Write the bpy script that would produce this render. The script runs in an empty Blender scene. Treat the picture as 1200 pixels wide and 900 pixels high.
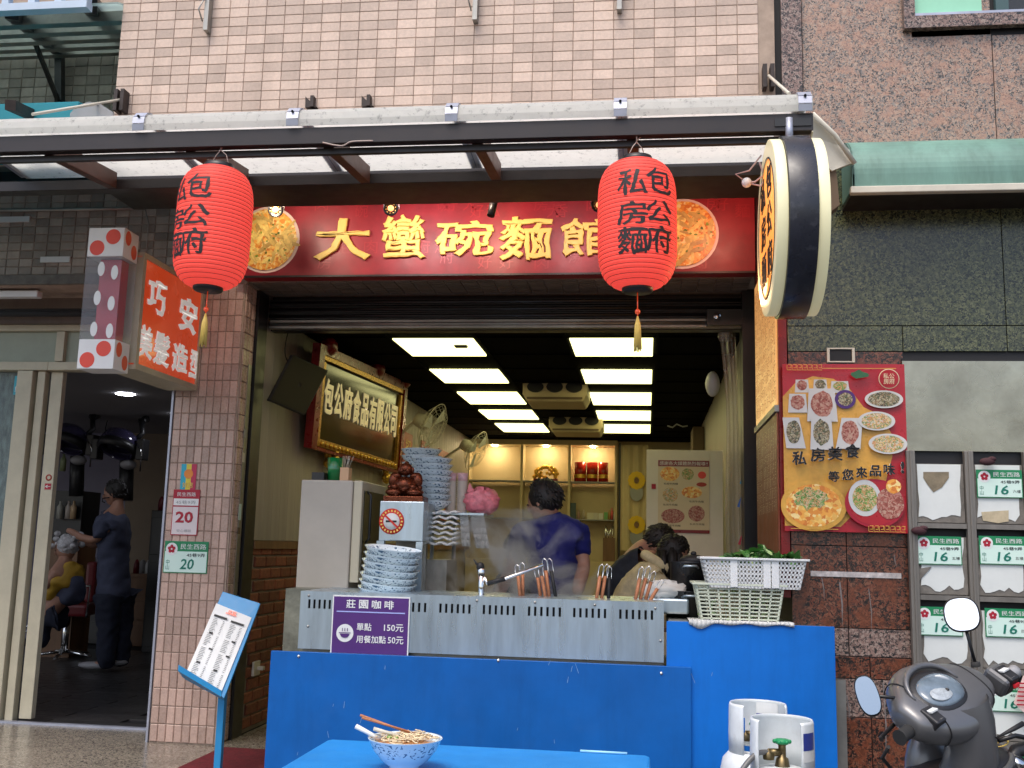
import bpy, bmesh, math, random
from mathutils import Vector, Matrix
random.seed(7)
S = bpy.context.scene
C = S.collection
rad = math.radians
# ---------------------------------------------------------------- camera, world, sun, exposure
YAW, PITCH, ROLL, FPX, CH = rad(7.57), rad(8.96), rad(1.44), 1208.0, 1.2
CAM = Vector((0, -6.05, CH))
cy, sy, cp, sp = math.cos(YAW), math.sin(YAW), math.cos(PITCH), math.sin(PITCH)
FW = Vector((-sy*cp, cy*cp, sp)); r0 = Vector((cy, sy, 0)); u0 = r0.cross(FW)
RT = math.cos(ROLL)*r0 + math.sin(ROLL)*u0; UP = -math.sin(ROLL)*r0 + math.cos(ROLL)*u0
cam = bpy.data.cameras.new('camera'); co = bpy.data.objects.new('camera', cam); C.objects.link(co)
cam.sensor_width = 36; cam.lens = 36*FPX/1200; cam.clip_end = 500; cam.clip_start = 0.05
M = Matrix((RT, UP, -FW)).transposed().to_4x4(); M.translation = CAM; co.matrix_world = M
S.camera = co
SUN_EL, SUN_ROT = rad(62), rad(200)
w = bpy.data.worlds.new('World'); S.world = w; w.use_nodes = True
nt = w.node_tree; bg = nt.nodes['Background']; sk = nt.nodes.new('ShaderNodeTexSky')
sk.sky_type = 'NISHITA'; sk.sun_disc = False; sk.sun_elevation = SUN_EL; sk.sun_rotation = SUN_ROT
sk.air_density = 1.0; sk.dust_density = 4.0; sk.ozone_density = 1.0
nt.links.new(sk.outputs[0], bg.inputs[0]); bg.inputs[1].default_value = 0.15
sl = bpy.data.lights.new('sun', 'SUN'); sl.energy = 0.85; sl.angle = rad(25); sl.color = (1, .96, .9)
so = bpy.data.objects.new('sun', sl); C.objects.link(so)
sd = Vector((math.sin(SUN_ROT)*math.cos(SUN_EL), math.cos(SUN_ROT)*math.cos(SUN_EL), math.sin(SUN_EL)))
so.rotation_euler = sd.to_track_quat('Z', 'Y').to_euler(); so.location = (0, -8, 12)
S.view_settings.view_transform = 'Standard'; S.view_settings.look = 'None'
S.view_settings.exposure = 0.78; S.view_settings.gamma = 1
S.render.engine = 'CYCLES'
S.cycles.use_denoising = True
S.cycles.max_bounces = 8; S.cycles.transparent_max_bounces = 12
S.cycles.sample_clamp_indirect = 8

# ---------------------------------------------------------------- helpers
def ray(u, v): return FW + RT*((u-600)/FPX) - UP*((v-450)/FPX)
def P(u, v, y): d = ray(u, v); return CAM + d*((y-CAM.y)/d.y)
def PX(u, v, x): d = ray(u, v); return CAM + d*((x-CAM.x)/d.x)
def PZ(u, v, z): d = ray(u, v); return CAM + d*((z-CAM.z)/d.z)
def lerp_(a_, b_, f): return a_*(1-f)+b_*f
X3, Y3, Z3 = Vector((1, 0, 0)), Vector((0, 1, 0)), Vector((0, 0, 1))

class MB:
    def __init__(s): s.v = []; s.f = []; s.sm = []
    def add(s, vs, fs, smooth=False):
        n = len(s.v); s.v += [Vector(q) for q in vs]
        for f in fs: s.f.append([i+n for i in f]); s.sm.append(smooth)
        return s
    def box(s, x0, x1, y0, y1, z0, z1):
        vs = [(x, y, z) for z in (z0, z1) for y in (y0, y1) for x in (x0, x1)]
        return s.add(vs, [(0, 2, 3, 1), (4, 5, 7, 6), (0, 1, 5, 4), (2, 6, 7, 3), (0, 4, 6, 2), (1, 3, 7, 5)])
    def obox(s, c, ax, ay, az, hx, hy, hz, tz=1.0):
        c = Vector(c); vs = []
        for k in (-1, 1):
            t = tz if k > 0 else 1
            for j in (-1, 1):
                for i in (-1, 1): vs.append(c + ax*(i*hx*t) + ay*(j*hy*t) + az*(k*hz))
        return s.add(vs, [(0, 2, 3, 1), (4, 5, 7, 6), (0, 1, 5, 4), (2, 6, 7, 3), (0, 4, 6, 2), (1, 3, 7, 5)])
    def bar(s, a, b, w, h=None, up=None):
        a = Vector(a); b = Vector(b); d = (b-a); L = d.length; d.normalize(); h = h or w
        up = up or (Z3 if abs(d.z) < .9 else Y3); sx = d.cross(up).normalized(); uz = sx.cross(d)
        return s.obox((a+b)/2, sx, d, uz, w/2, L/2, h/2)
    def prism(s, pts, d):
        n = len(pts); pts = [Vector(p) for p in pts]; d = Vector(d)
        return s.add(pts + [p+d for p in pts], [list(range(n))[::-1], [n+i for i in range(n)]] + [(i, (i+1) % n, n+(i+1) % n, n+i) for i in range(n)])
    def quad(s, a, b, c, d): return s.add([a, b, c, d], [(0, 1, 2, 3)])
    def tube(s, path, r, n=8, smooth=True, cap=True):
        path = [Vector(p) for p in path]; m = len(path); rs = r if isinstance(r, (list, tuple)) else [r]*m
        vs = []; ref = None
        for i, p in enumerate(path):
            t = (path[min(i+1, m-1)] - path[max(i-1, 0)]).normalized()
            if ref is None: ref = t.orthogonal().normalized()
            ref = (ref - t*ref.dot(t)).normalized(); b = t.cross(ref)
            for k in range(n):
                a = 2*math.pi*k/n; vs.append(p + (ref*math.cos(a) + b*math.sin(a))*rs[i])
        fs = [(i*n+k, i*n+(k+1) % n, (i+1)*n+(k+1) % n, (i+1)*n+k) for i in range(m-1) for k in range(n)]
        s.add(vs, fs, smooth)
        if cap:
            o = len(s.v)-len(vs)
            s.f.append([o+k for k in range(n)][::-1]); s.sm.append(False)
            s.f.append([o+(m-1)*n+k for k in range(n)]); s.sm.append(False)
        return s
    def lathe(s, c, prof, n=24, ax=None, smooth=True, a0=0, a1=2*math.pi, sx=1.0):
        c = Vector(c); ax = (ax or Z3).normalized()
        e1 = X3 if abs(ax.x) < .9 else Y3
        e1 = (e1 - ax*e1.dot(ax)).normalized(); e2 = ax.cross(e1)
        full = abs(a1-a0-2*math.pi) < 1e-6; m = n if full else n+1
        vs = [c + ax*z + (e1*math.cos(a0+(a1-a0)*k/n)*sx + e2*math.sin(a0+(a1-a0)*k/n))*max(r, 1e-5) for r, z in prof for k in range(m)]
        fs = []
        for i in range(len(prof)-1):
            for k in range(n):
                k2 = (k+1) % m if full else k+1
                fs.append((i*m+k, i*m+k2, (i+1)*m+k2, (i+1)*m+k))
        return s.add(vs, fs, smooth)
    def ell(s, c, rx, ry, rz, n=16, m=10, rot=None, e=1.0):
        vs = []; fs = []; c = Vector(c)
        for i in range(m+1):
            th = math.pi*i/m
            for k in range(n):
                a = 2*math.pi*k/n
                f = lambda q: math.copysign(abs(q)**e, q)
                p = Vector((rx*f(math.sin(th))*f(math.cos(a)), ry*f(math.sin(th))*f(math.sin(a)), rz*f(math.cos(th))))
                vs.append(c + (rot @ p if rot else p))
        for i in range(m):
            for k in range(n): fs.append((i*n+k, (i+1)*n+k, (i+1)*n+(k+1) % n, i*n+(k+1) % n))
        return s.add(vs, fs, True)
    def disc(s, c, ex, ez, rx, rz, n=28, t=0, jit=0):
        c = Vector(c); pts = [c + ex*math.cos(2*math.pi*k/n)*rx*(1+random.uniform(-jit, jit)) + ez*math.sin(2*math.pi*k/n)*rz*(1+random.uniform(-jit, jit)) for k in range(n)]
        if t: return s.prism(pts, ex.cross(ez)*-t)
        return s.add(pts, [list(range(n))])
    def build(s, name, mat, parent=None, origin=None, bev=0, sub=0, solid=0, **kw):
        lo = [min(v[i] for v in s.v) for i in range(3)]; hi = [max(v[i] for v in s.v) for i in range(3)]
        if parent is not None:
            L = wl(parent)
        else: L = Vector(origin) if origin is not None else Vector(((lo[0]+hi[0])/2, (lo[1]+hi[1])/2, lo[2]))
        me = bpy.data.meshes.new(name); me.from_pydata([v-L for v in s.v], [], s.f); me.validate()
        if len(me.polygons) == len(s.sm): me.polygons.foreach_set('use_smooth', s.sm)
        bm = bmesh.new(); bm.from_mesh(me); bmesh.ops.recalc_face_normals(bm, faces=bm.faces); bm.to_mesh(me); bm.free()
        if mat: me.materials.append(mat)
        o = bpy.data.objects.new(name, me); C.objects.link(o)
        if parent is not None: o.parent = parent
        else: o.location = L
        if solid:
            m = o.modifiers.new('solid', 'SOLIDIFY'); m.thickness = solid; m.offset = 0
        if bev:
            m = o.modifiers.new('bevel', 'BEVEL'); m.width = bev; m.segments = 2; m.limit_method = 'ANGLE'; m.angle_limit = rad(40)
        if sub:
            m = o.modifiers.new('sub', 'SUBSURF'); m.levels = sub; m.render_levels = sub
        for k, v in kw.items(): o[k] = v
        return o
WL = {}
def wl(o):
    p = Vector((0, 0, 0))
    while o is not None: p = p + Vector(o.location); o = o.parent
    return p
def thing(name, label, cat, loc=(0, 0, 0), group=None):
    o = bpy.data.objects.new(name, None); C.objects.link(o); o.location = loc; o.empty_display_size = .1
    o['label'] = label; o['category'] = cat
    if group: o['group'] = group
    return o
def tag(o, label, cat, group=None):
    o['label'] = label; o['category'] = cat
    if group: o['group'] = group
    return o
def struct(o): o['kind'] = 'structure'; return o
def copy_tree(o, parent=None, shift=None):
    c = o.copy(); C.objects.link(c)
    if parent is not None: c.parent = parent
    if shift is not None: c.location = Vector(o.location) + Vector(shift)
    for ch in list(o.children): copy_tree(ch, c)
    return c

# ---------------------------------------------------------------- materials
def mat(name, col, rough=.5, metal=0, var=.0, scale=6, bump=0, bscale=60, dirt=0, dcol=(.05, .045, .04), spec=.5, emit=0, ecol=None, trans=0, coat=0, rand=0, stretch=None, alpha=1, wpos=0, stain=0):
    m = bpy.data.materials.new(name); m.use_nodes = True; t = m.node_tree; N = t.nodes; L = t.links
    b = N['Principled BSDF']; col = (*col[:3], 1)
    b.inputs['Roughness'].default_value = rough; b.inputs['Metallic'].default_value = metal
    b.inputs['Specular IOR Level'].default_value = spec
    b.inputs['Transmission Weight'].default_value = trans; b.inputs['Coat Weight'].default_value = coat
    b.inputs['Alpha'].default_value = alpha
    tc = N.new('ShaderNodeTexCoord'); src = tc.outputs['Object']
    if wpos: gw = N.new('ShaderNodeNewGeometry'); src = gw.outputs['Position']
    if stretch:
        mp = N.new('ShaderNodeMapping'); mp.inputs['Scale'].default_value = stretch; L.new(src, mp.inputs[0]); src = mp.outputs[0]
    cur = None
    def mixc(fac, a, bb, mode='MIX'):
        x = N.new('ShaderNodeMix'); x.data_type = 'RGBA'; x.blend_type = mode
        if isinstance(fac, float): x.inputs[0].default_value = fac
        else: L.new(fac, x.inputs[0])
        for i, q in ((6, a), (7, bb)):
            if isinstance(q, tuple): x.inputs[i].default_value = q
            else: L.new(q, x.inputs[i])
        return x.outputs[2]
    cur = col
    if rand:
        oi = N.new('ShaderNodeObjectInfo'); ge = N.new('ShaderNodeNewGeometry'); ad = N.new('ShaderNodeMath'); ad.operation = 'ADD'
        L.new(oi.outputs['Random'], ad.inputs[0]); L.new(ge.outputs['Random Per Island'], ad.inputs[1])
        fr = N.new('ShaderNodeMath'); fr.operation = 'FRACT'; L.new(ad.outputs[0], fr.inputs[0])
        cr = N.new('ShaderNodeValToRGB'); e = cr.color_ramp.elements
        e[0].color = tuple(c*(1-rand) for c in col[:3])+(1,); e[1].color = tuple(min(1, c*(1+rand*.7)) for c in col[:3])+(1,)
        L.new(fr.outputs[0], cr.inputs[0]); cur = cr.outputs[0]
    if var:
        n = N.new('ShaderNodeTexNoise'); n.inputs['Scale'].default_value = scale; n.inputs['Detail'].default_value = 6; n.inputs['Roughness'].default_value = .65
        L.new(src, n.inputs[0]); rp = N.new('ShaderNodeMapRange'); rp.inputs[1].default_value = .3; rp.inputs[2].default_value = .7
        rp.inputs[3].default_value = 1-var; rp.inputs[4].default_value = 1+var*.5; L.new(n.outputs[0], rp.inputs[0])
        cb = N.new('ShaderNodeCombineColor')
        for i in range(3): L.new(rp.outputs[0], cb.inputs[i])
        cur = mixc(1.0, cur, cb.outputs[0], 'MULTIPLY')
    if stain:
        gs = N.new('ShaderNodeNewGeometry'); mp2 = N.new('ShaderNodeMapping'); mp2.inputs['Scale'].default_value = (3.2, 3.2, .45); L.new(gs.outputs['Position'], mp2.inputs[0])
        n = N.new('ShaderNodeTexNoise'); n.inputs['Scale'].default_value = 2.2; n.inputs['Detail'].default_value = 8; n.inputs['Roughness'].default_value = .7; L.new(mp2.outputs[0], n.inputs[0])
        rp = N.new('ShaderNodeMapRange'); rp.inputs[1].default_value = .48; rp.inputs[2].default_value = .78; rp.inputs[4].default_value = stain; L.new(n.outputs[0], rp.inputs[0])
        cur = mixc(rp.outputs[0], cur, (col[0]*.35, col[1]*.33, col[2]*.3, 1))
    if dirt:
        n = N.new('ShaderNodeTexNoise'); n.inputs['Scale'].default_value = scale*2.3; n.inputs['Detail'].default_value = 10; n.inputs['Roughness'].default_value = .75
        L.new(src, n.inputs[0]); rp = N.new('ShaderNodeMapRange'); rp.inputs[1].default_value = .55; rp.inputs[2].default_value = .75
        rp.inputs[3].default_value = 0; rp.inputs[4].default_value = dirt; L.new(n.outputs[0], rp.inputs[0])
        cur = mixc(rp.outputs[0], cur, (*dcol, 1))
    if isinstance(cur, tuple): b.inputs['Base Color'].default_value = cur
    else: L.new(cur, b.inputs['Base Color'])
    if var:
        rr = N.new('ShaderNodeMapRange'); rr.inputs[3].default_value = max(0, rough-.12); rr.inputs[4].default_value = min(1, rough+.12)
        n2 = N.new('ShaderNodeTexNoise'); n2.inputs['Scale'].default_value = scale*3; L.new(src, n2.inputs[0]); L.new(n2.outputs[0], rr.inputs[0]); L.new(rr.outputs[0], b.inputs['Roughness'])
    if bump:
        n3 = N.new('ShaderNodeTexNoise'); n3.inputs['Scale'].default_value = bscale; n3.inputs['Detail'].default_value = 4; L.new(src, n3.inputs[0])
        bp = N.new('ShaderNodeBump'); bp.inputs['Strength'].default_value = bump; bp.inputs['Distance'].default_value = .004
        L.new(n3.outputs[0], bp.inputs['Height']); L.new(bp.outputs[0], b.inputs['Normal'])
    if emit:
        b.inputs['Emission Strength'].default_value = emit; b.inputs['Emission Color'].default_value = (*(ecol or col[:3]), 1)
    return m
def speckle(name, cols, scale=60, rough=.4, big=0.0, bigcol=(.3, .1, .06), bump=.1, stain=0):
    """stone made of small grains: voronoi cells coloured through a ramp"""
    m = mat(name, (.5, .5, .5), rough, bump=bump, bscale=90); t = m.node_tree; N = t.nodes; L = t.links; b = N['Principled BSDF']
    tc = N['Texture Coordinate'] if 'Texture Coordinate' in N else N.new('ShaderNodeTexCoord')
    vo = N.new('ShaderNodeTexVoronoi'); vo.inputs['Scale'].default_value = scale
    nz = N.new('ShaderNodeTexNoise'); nz.inputs['Scale'].default_value = scale*.5; nz.inputs['Detail'].default_value = 5
    mx = N.new('ShaderNodeMix'); mx.data_type = 'RGBA'; mx.blend_type = 'LINEAR_LIGHT'; mx.inputs[0].default_value = .02
    L.new(tc.outputs['Object'], mx.inputs[6]); L.new(tc.outputs['Object'], nz.inputs[0]); L.new(nz.outputs['Color'], mx.inputs[7]); L.new(mx.outputs[2], vo.inputs[0])
    sx = N.new('ShaderNodeSeparateColor'); L.new(vo.outputs['Color'], sx.inputs[0])
    cr = N.new('ShaderNodeValToRGB'); cr.color_ramp.interpolation = 'CONSTANT'; el = cr.color_ramp.elements
    while len(el) < len(cols): el.new(.5)
    for i, (p, c) in enumerate(cols): el[i].position = p; el[i].color = (*c, 1)
    L.new(sx.outputs[0], cr.inputs[0]); out = cr.outputs[0]
    for k, (amt, colr, sc, lo, hi) in enumerate([(big, bigcol, scale*.12, .52, .62), (stain, (.03, .03, .028), 1.6, .5, .75)]):
        if not amt: continue
        n = N.new('ShaderNodeTexNoise'); n.inputs['Scale'].default_value = sc; n.inputs['Detail'].default_value = 3
        mp = N.new('ShaderNodeMapping'); mp.inputs['Scale'].default_value = (1, 1, 1) if k == 0 else (2.2, 2.2, .6)
        L.new(tc.outputs['Object'], mp.inputs[0]); L.new(mp.outputs[0], n.inputs[0])
        r = N.new('ShaderNodeMapRange'); r.inputs[1].default_value = lo; r.inputs[2].default_value = hi; r.inputs[4].default_value = amt; L.new(n.outputs[0], r.inputs[0])
        x = N.new('ShaderNodeMix'); x.data_type = 'RGBA'; L.new(r.outputs[0], x.inputs[0]); L.new(out, x.inputs[6]); x.inputs[7].default_value = (*colr, 1); out = x.outputs[2]
    L.new(out, b.inputs['Base Color'])
    return m
def food(name, cols, scale=60, rough=.4): return speckle(name, [(i/len(cols), c) for i, c in enumerate(cols)], scale, rough, bump=.3)
def sheet(name, col, tr=.5, dirt=0, rough=.5, em=0, sc=3):
    """thin plastic or paper that lets light through"""
    m = mat(name, col, rough, var=.06, scale=sc, dirt=dirt, dcol=(.12, .12, .12)); t = m.node_tree; N = t.nodes; L = t.links; b = N['Principled BSDF']
    tb = N.new('ShaderNodeBsdfTranslucent'); tb.inputs[0].default_value = (*col, 1); ms = N.new('ShaderNodeMixShader'); ms.inputs[0].default_value = tr
    if b.inputs['Base Color'].is_linked: L.new(b.inputs['Base Color'].links[0].from_socket, tb.inputs[0])
    if em: b.inputs['Emission Color'].default_value = (*col, 1); b.inputs['Emission Strength'].default_value = em
    L.new(b.outputs[0], ms.inputs[1]); L.new(tb.outputs[0], ms.inputs[2]); L.new(ms.outputs[0], N['Material Output'].inputs[0]); return m
def clear(name, col, a=.3, rough=.1):
    m = mat(name, col, rough); t = m.node_tree; N = t.nodes; L = t.links
    tb = N.new('ShaderNodeBsdfTransparent'); tb.inputs[0].default_value = (*[min(1, .6+c) for c in col], 1); ms = N.new('ShaderNodeMixShader'); ms.inputs[0].default_value = 1-a
    L.new(N['Principled BSDF'].outputs[0], ms.inputs[1]); L.new(tb.outputs[0], ms.inputs[2]); L.new(ms.outputs[0], N['Material Output'].inputs[0]); return m

K = dict(
 black=mat('black_metal', (.012, .012, .013), .35, var=.2, scale=5), blackp=mat('black_plastic', (.015, .015, .016), .4),
 beam=mat('dark_brown_steel', (.02, .013, .012), .4, var=.3, scale=4, dirt=.2, dcol=(.07, .04, .03)), rust=mat('reddish_rafter', (.09, .028, .014), .45, var=.3, scale=6, dirt=.3),
 ink=mat('black_ink', (.008, .008, .01), .6), white=mat('white_paint', (.78, .78, .76), .5, var=.05), paper=mat('paper', (.8, .8, .78), .8, var=.04),
 pink=mat('pink_tile', (.62, .475, .385), .6, rand=.22, wpos=1, stain=.3, bump=.25, bscale=220, var=.12, scale=60), grout=mat('grout', (.42, .32, .25), .9, var=.25, scale=12),
 ptile=mat('pillar_tile', (.55, .38, .31), .28, rand=.22, wpos=1, stain=.3, bump=.15, bscale=160, var=.14, scale=25, dirt=.18, dcol=(.12, .09, .07)), dtile=mat('brown_wall_tile', (.36, .30, .25), .5, wpos=1, stain=.35, rand=.38, var=.15, scale=20, bump=.2, bscale=120), soft=mat('soffit_tile', (.17, .13, .10), .5, wpos=1, stain=.3, rand=.2, var=.2, scale=9),
 brick=mat('wall_brick', (.24, .07, .035), .75, wpos=1, rand=.4, var=.4, scale=30, bump=.6, bscale=60, dirt=.35, dcol=(.3, .2, .15)), mortar=mat('mortar', (.3, .25, .2), .9, var=.2),
 plank=mat('beige_wall_plank', (.36, .325, .275), .5, var=.16, scale=10, stretch=(1, 1, .1), rand=.08),
 steel=mat('brushed_steel', (.50, .60, .68), .3, metal=.85, var=.3, scale=7, dirt=.1, dcol=(.25, .2, .14), bump=.12, bscale=50, stretch=(1, 1, .12)), steeld=mat('worn_steel', (.36, .35, .32), .42, metal=.8, var=.3, scale=4, dirt=.35, dcol=(.15, .13, .1)), chrome=mat('chrome', (.7, .7, .7), .12, metal=1), alu=mat('aluminium', (.42, .44, .52), .4, metal=.5, var=.2),
 cream=mat('cream_aluminium', (.52, .47, .34), .45, var=.12, scale=8, dirt=.1), blue=mat('blue_board', (.002, .105, .40), .45, spec=.3, var=.22, scale=2.2, stain=.35, dirt=.06, dcol=(.1, .2, .4), bump=.02), blueR=mat('bright_blue_board', (.002, .15, .58), .5, spec=.3, var=.16, scale=2.2, stain=.3, dirt=.10, dcol=(.02, .16, .5)), bluet=mat('blue_table_plastic', (.008, .22, .62), .5, var=.14, scale=4, dirt=.12, dcol=(.1, .35, .6), bump=.5, bscale=260), blues=mat('blue_paint', (.02, .26, .56), .4, var=.1, scale=8),
 red=mat('banner_red', (.27, .006, .016), .45, var=.5, scale=3), redm=mat('faint_red_print', (.34, .016, .025), .4), gold=mat('gold_letter', (.80, .56, .13), .5, metal=0, var=.1, scale=12), goldm=mat('gold_carving', (.75, .45, .08), .3, metal=.8, var=.3, scale=30, bump=.8, bscale=70), redw=mat('red_lacquer', (.2, .006, .008), .3, var=.25, scale=8),
 signred=mat('salon_sign_red', (.74, .075, .03), .25, var=.12, scale=2, coat=.4, emit=.16, ecol=(1, .10, .02)), dot=mat('red_dot', (.75, .06, .03), .4), wplas=mat('white_plastic', (.72, .73, .72), .35, var=.06), wgreen=mat('pale_basket_plastic', (.62, .66, .52), .4, var=.12), grey=mat('grey_plastic', (.3, .3, .31), .45),
 fridge=mat('beige_fridge', (.42, .38, .32), .45, var=.08), dglass=mat('dark_glass', (.02, .018, .015), .06, coat=.3), purple=mat('purple_board', (.075, .02, .16), .4, var=.15, scale=5), green=mat('plaque_green', (.008, .21, .08), .4), plaq=mat('plaque_pale', (.60, .78, .70), .35), plqd=mat('plaque_digit', (.0, .16, .11), .4), crim=mat('crimson', (.38, .006, .025), .5),
 ceil=mat('black_ceiling', (.003, .003, .003), .9, spec=.05), wood=mat('wood', (.2, .1, .045), .5, var=.35, scale=8, stretch=(1, 1, .15)), chop=mat('orange_wood_handle', (.42, .16, .07), .5, var=.3, scale=30), shelf=mat('cream_shelf', (.62, .5, .3), .6, var=.06), skin=mat('skin', (.42, .22, .15), .5, var=.12, scale=20), hair=mat('black_hair', (.012, .01, .009), .5, var=.5, scale=60, bump=.8, bscale=150), navy=mat('navy_shirt', (.008, .012, .16), .8, var=.35, scale=9, bump=.3, bscale=25), jean=mat('dark_trousers', (.012, .016, .035), .85, var=.3, scale=9), gshirt=mat('grey_blue_shirt', (.06, .07, .12), .85, var=.3, scale=9, bump=.3, bscale=25), beige=mat('beige_jacket', (.82, .70, .42), .9, var=.35, scale=12, bump=.5, bscale=30), djack=mat('dark_jacket', (.018, .025, .04), .8, var=.3, scale=10, bump=.5, bscale=30), cape=mat('yellow_cape', (.5, .3, .03), .6, var=.3, scale=8), foam=mat('shampoo_foam', (.6, .6, .62), .8, var=.5, scale=40, bump=1, bscale=60),
 glassg=mat('green_window_glass', (.35, .72, .50), .15, var=.1, scale=2), copper=mat('green_canopy_paint', (.15, .29, .235), .5, var=.4, scale=3, stain=.6, dirt=.6, dcol=(.12, .2, .18), stretch=(1, 1, .35)), ivory=mat('ivory_trim', (.62, .58, .48), .5, var=.15, dirt=.2), bracket=mat('rusty_bracket', (.035, .022, .018), .6, var=.4, scale=20),
 sal=mat('salon_wall', (.26, .25, .33), .7, var=.08), salb=mat('salon_side_wall', (.27, .21, .15), .7, var=.08), salf=mat('salon_floor_plank', (.035, .033, .033), .35, rand=.3, var=.3, scale=6), redv=mat('red_vinyl', (.12, .008, .012), .35), brass=mat('brass', (.16, .12, .06), .35, metal=.9), pot=mat('black_pot', (.03, .03, .032), .3, metal=.6, var=.2), leaf=mat('leafy_green', (.05, .17, .03), .45, rand=.6), leafp=mat('pale_leaf_stem', (.4, .55, .25), .45, rand=.4), scoot=mat('scooter_grey_paint', (.15, .15, .155), .34, metal=.45, var=.06, coat=.25), scootd=mat('scooter_black_plastic', (.02, .02, .023), .45, var=.2), lens=mat('instrument_lens', (.16, .21, .26), .16, coat=.6, var=.4, scale=14), mirr=mat('mirror_glass', (.85, .88, .9), .03, metal=1),
 bronze=mat('bronze_red', (.17, .045, .02), .28, metal=.75, var=.5, scale=30, bump=.5, bscale=60), cloth=mat('white_cloth', (.6, .6, .58), .85, var=.15, bump=.5, bscale=20), pinkb=mat('pink_bag', (.72, .2, .24), .4, var=.35, scale=30, bump=1, bscale=40), couplet=mat('red_couplet', (.38, .04, .02), .5, var=.2), rubber=mat('rubber', (.02, .02, .02), .8), hose=mat('grey_hose', (.12, .12, .12), .4),
 matred=mat('red_mat', (.14, .006, .014), .95, var=.4, scale=30, bump=1, bscale=150), cyl=mat('gas_cylinder_paint', (.66, .70, .72), .35, var=.15, scale=8, dirt=.3, dcol=(.3, .25, .2)), vgreen=mat('valve_green', (.01, .25, .09), .4), cage=mat('pale_blue_rail', (.5, .6, .72), .5, var=.1), cbox=mat('cardboard', (.16, .11, .07), .8, var=.1), gcup=mat('green_glass', (.005, .16, .04), .1, coat=.5), bone=mat('torn_board', (.17, .155, .135), .8, var=.4, scale=14, bump=1, bscale=30), sheetw=mat('torn_white_sheet', (.66, .69, .67), .4, var=.06, scale=9, dirt=.1, dcol=(.45, .44, .4)), frame=mat('weathered_frame', (.20, .185, .165), .45, metal=.3, var=.3, scale=12, stretch=(1, 1, .15)))
K['granite'] = speckle('pink_granite', [(0, (.05, .05, .05)), (.2, (.2, .17, .15)), (.42, (.38, .235, .165)), (.72, (.45, .32, .24)), (.9, (.26, .23, .2))], 150, .38, .45, (.46, .25, .17), stain=.3)
K['granited'] = speckle('weathered_shaded_granite', [(0, (.010, .014, .010)), (.25, (.045, .055, .032)), (.5, (.085, .095, .042)), (.78, (.14, .15, .075))], 140, .22, .35, (.045, .055, .035), stain=.3)  # weathered granite with canopy shade and green bounce put into its colour
K['graniter'] = speckle('red_brown_granite', [(0, (.012, .011, .01)), (.28, (.055, .03, .022)), (.5, (.15, .045, .025)), (.8, (.20, .085, .05))], 130, .3, .6, (.17, .05, .022), stain=.45)
K['granitep'] = speckle('grey_pink_granite', [(0, (.02, .02, .02)), (.25, (.12, .08, .07)), (.5, (.25, .16, .13)), (.8, (.32, .24, .2))], 130, .35, stain=.2)
K['terraz'] = speckle('terrazzo_paving', [(0, (.07, .06, .05)), (.18, (.22, .19, .15)), (.5, (.30, .26, .21)), (.8, (.38, .33, .27))], 140, .22, stain=.25)
K['asphalt'] = speckle('asphalt', [(0, (.03, .03, .03)), (.4, (.05, .05, .05)), (.8, (.08, .08, .078))], 160, .8)
K['roofw'] = sheet('white_roof_sheet', (.88, .88, .83), .6, dirt=.85, sc=14); K['rooft'] = sheet('teal_roof_sheet', (.05, .42, .50), .5); K['curtain'] = clear('clear_curtain', (.5, .47, .4), .42, .2)
K['litwhite'] = mat('lit_white_letter', (.75, .75, .73), .4, emit=.16, ecol=(1, .95, .9))
K['glass'] = clear('door_glass', (.3, .33, .33), .15, .05)
K['lantern'] = sheet('red_lantern_paper', (.90, .12, .09), .5, em=.46, rough=.6, dirt=.18, sc=5)
K['panel'] = mat('lit_ceiling_panel', (1, 1, .8), .5, emit=1.6, ecol=(1, .94, .40)); K['down'] = mat('downlight', (1, 1, 1), .5, emit=130, ecol=(1, .8, .45)); K['downw'] = mat('cool_downlight', (1, 1, 1), .5, emit=20, ecol=(.88, .9, 1)); K['spotg'] = mat('spot_glow', (1, .5, .2), .4, emit=1.2, ecol=(1, .35, .12))
K['signor'] = mat('lit_orange_sign', (.8, .35, .08), .4, var=.4, scale=5, emit=.55, ecol=(1, .33, .06)); K['rim'] = mat('cream_rim', (.78, .74, .48), .4, var=.05, emit=.12, ecol=(1, .9, .5))
K['f1'] = food('noodle_photo', [(.85, .38, .06), (.9, .55, .13), (.65, .2, .03), (.9, .68, .28), (.8, .45, .1), (.75, .28, .04)], 60); K['f2'] = food('green_food_photo', [(.08, .2, .03), (.2, .35, .08), (.6, .3, .12), (.65, .5, .3)], 160); K['f3'] = food('meat_photo', [(.35, .1, .07), (.45, .2, .15), (.25, .06, .04), (.5, .3, .22)], 120); K['f4'] = food('dark_dish_photo', [(.03, .03, .03), (.1, .12, .05), (.3, .2, .1), (.5, .45, .3)], 200); K['f5'] = food('mixed_dish_photo', [(.6, .55, .45), (.6, .25, .1), (.15, .25, .08), (.7, .5, .2)], 180)
K['posty'] = mat('poster_yellow', (.72, .38, .06), .3, var=.3, scale=9); K['postr'] = mat('poster_red', (.42, .012, .025), .3, var=.15); K['postc'] = mat('poster_cream', (.66, .55, .35), .4, var=.05)
K['platew'] = mat('plate_white', (.6, .6, .58), .3)
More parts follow.
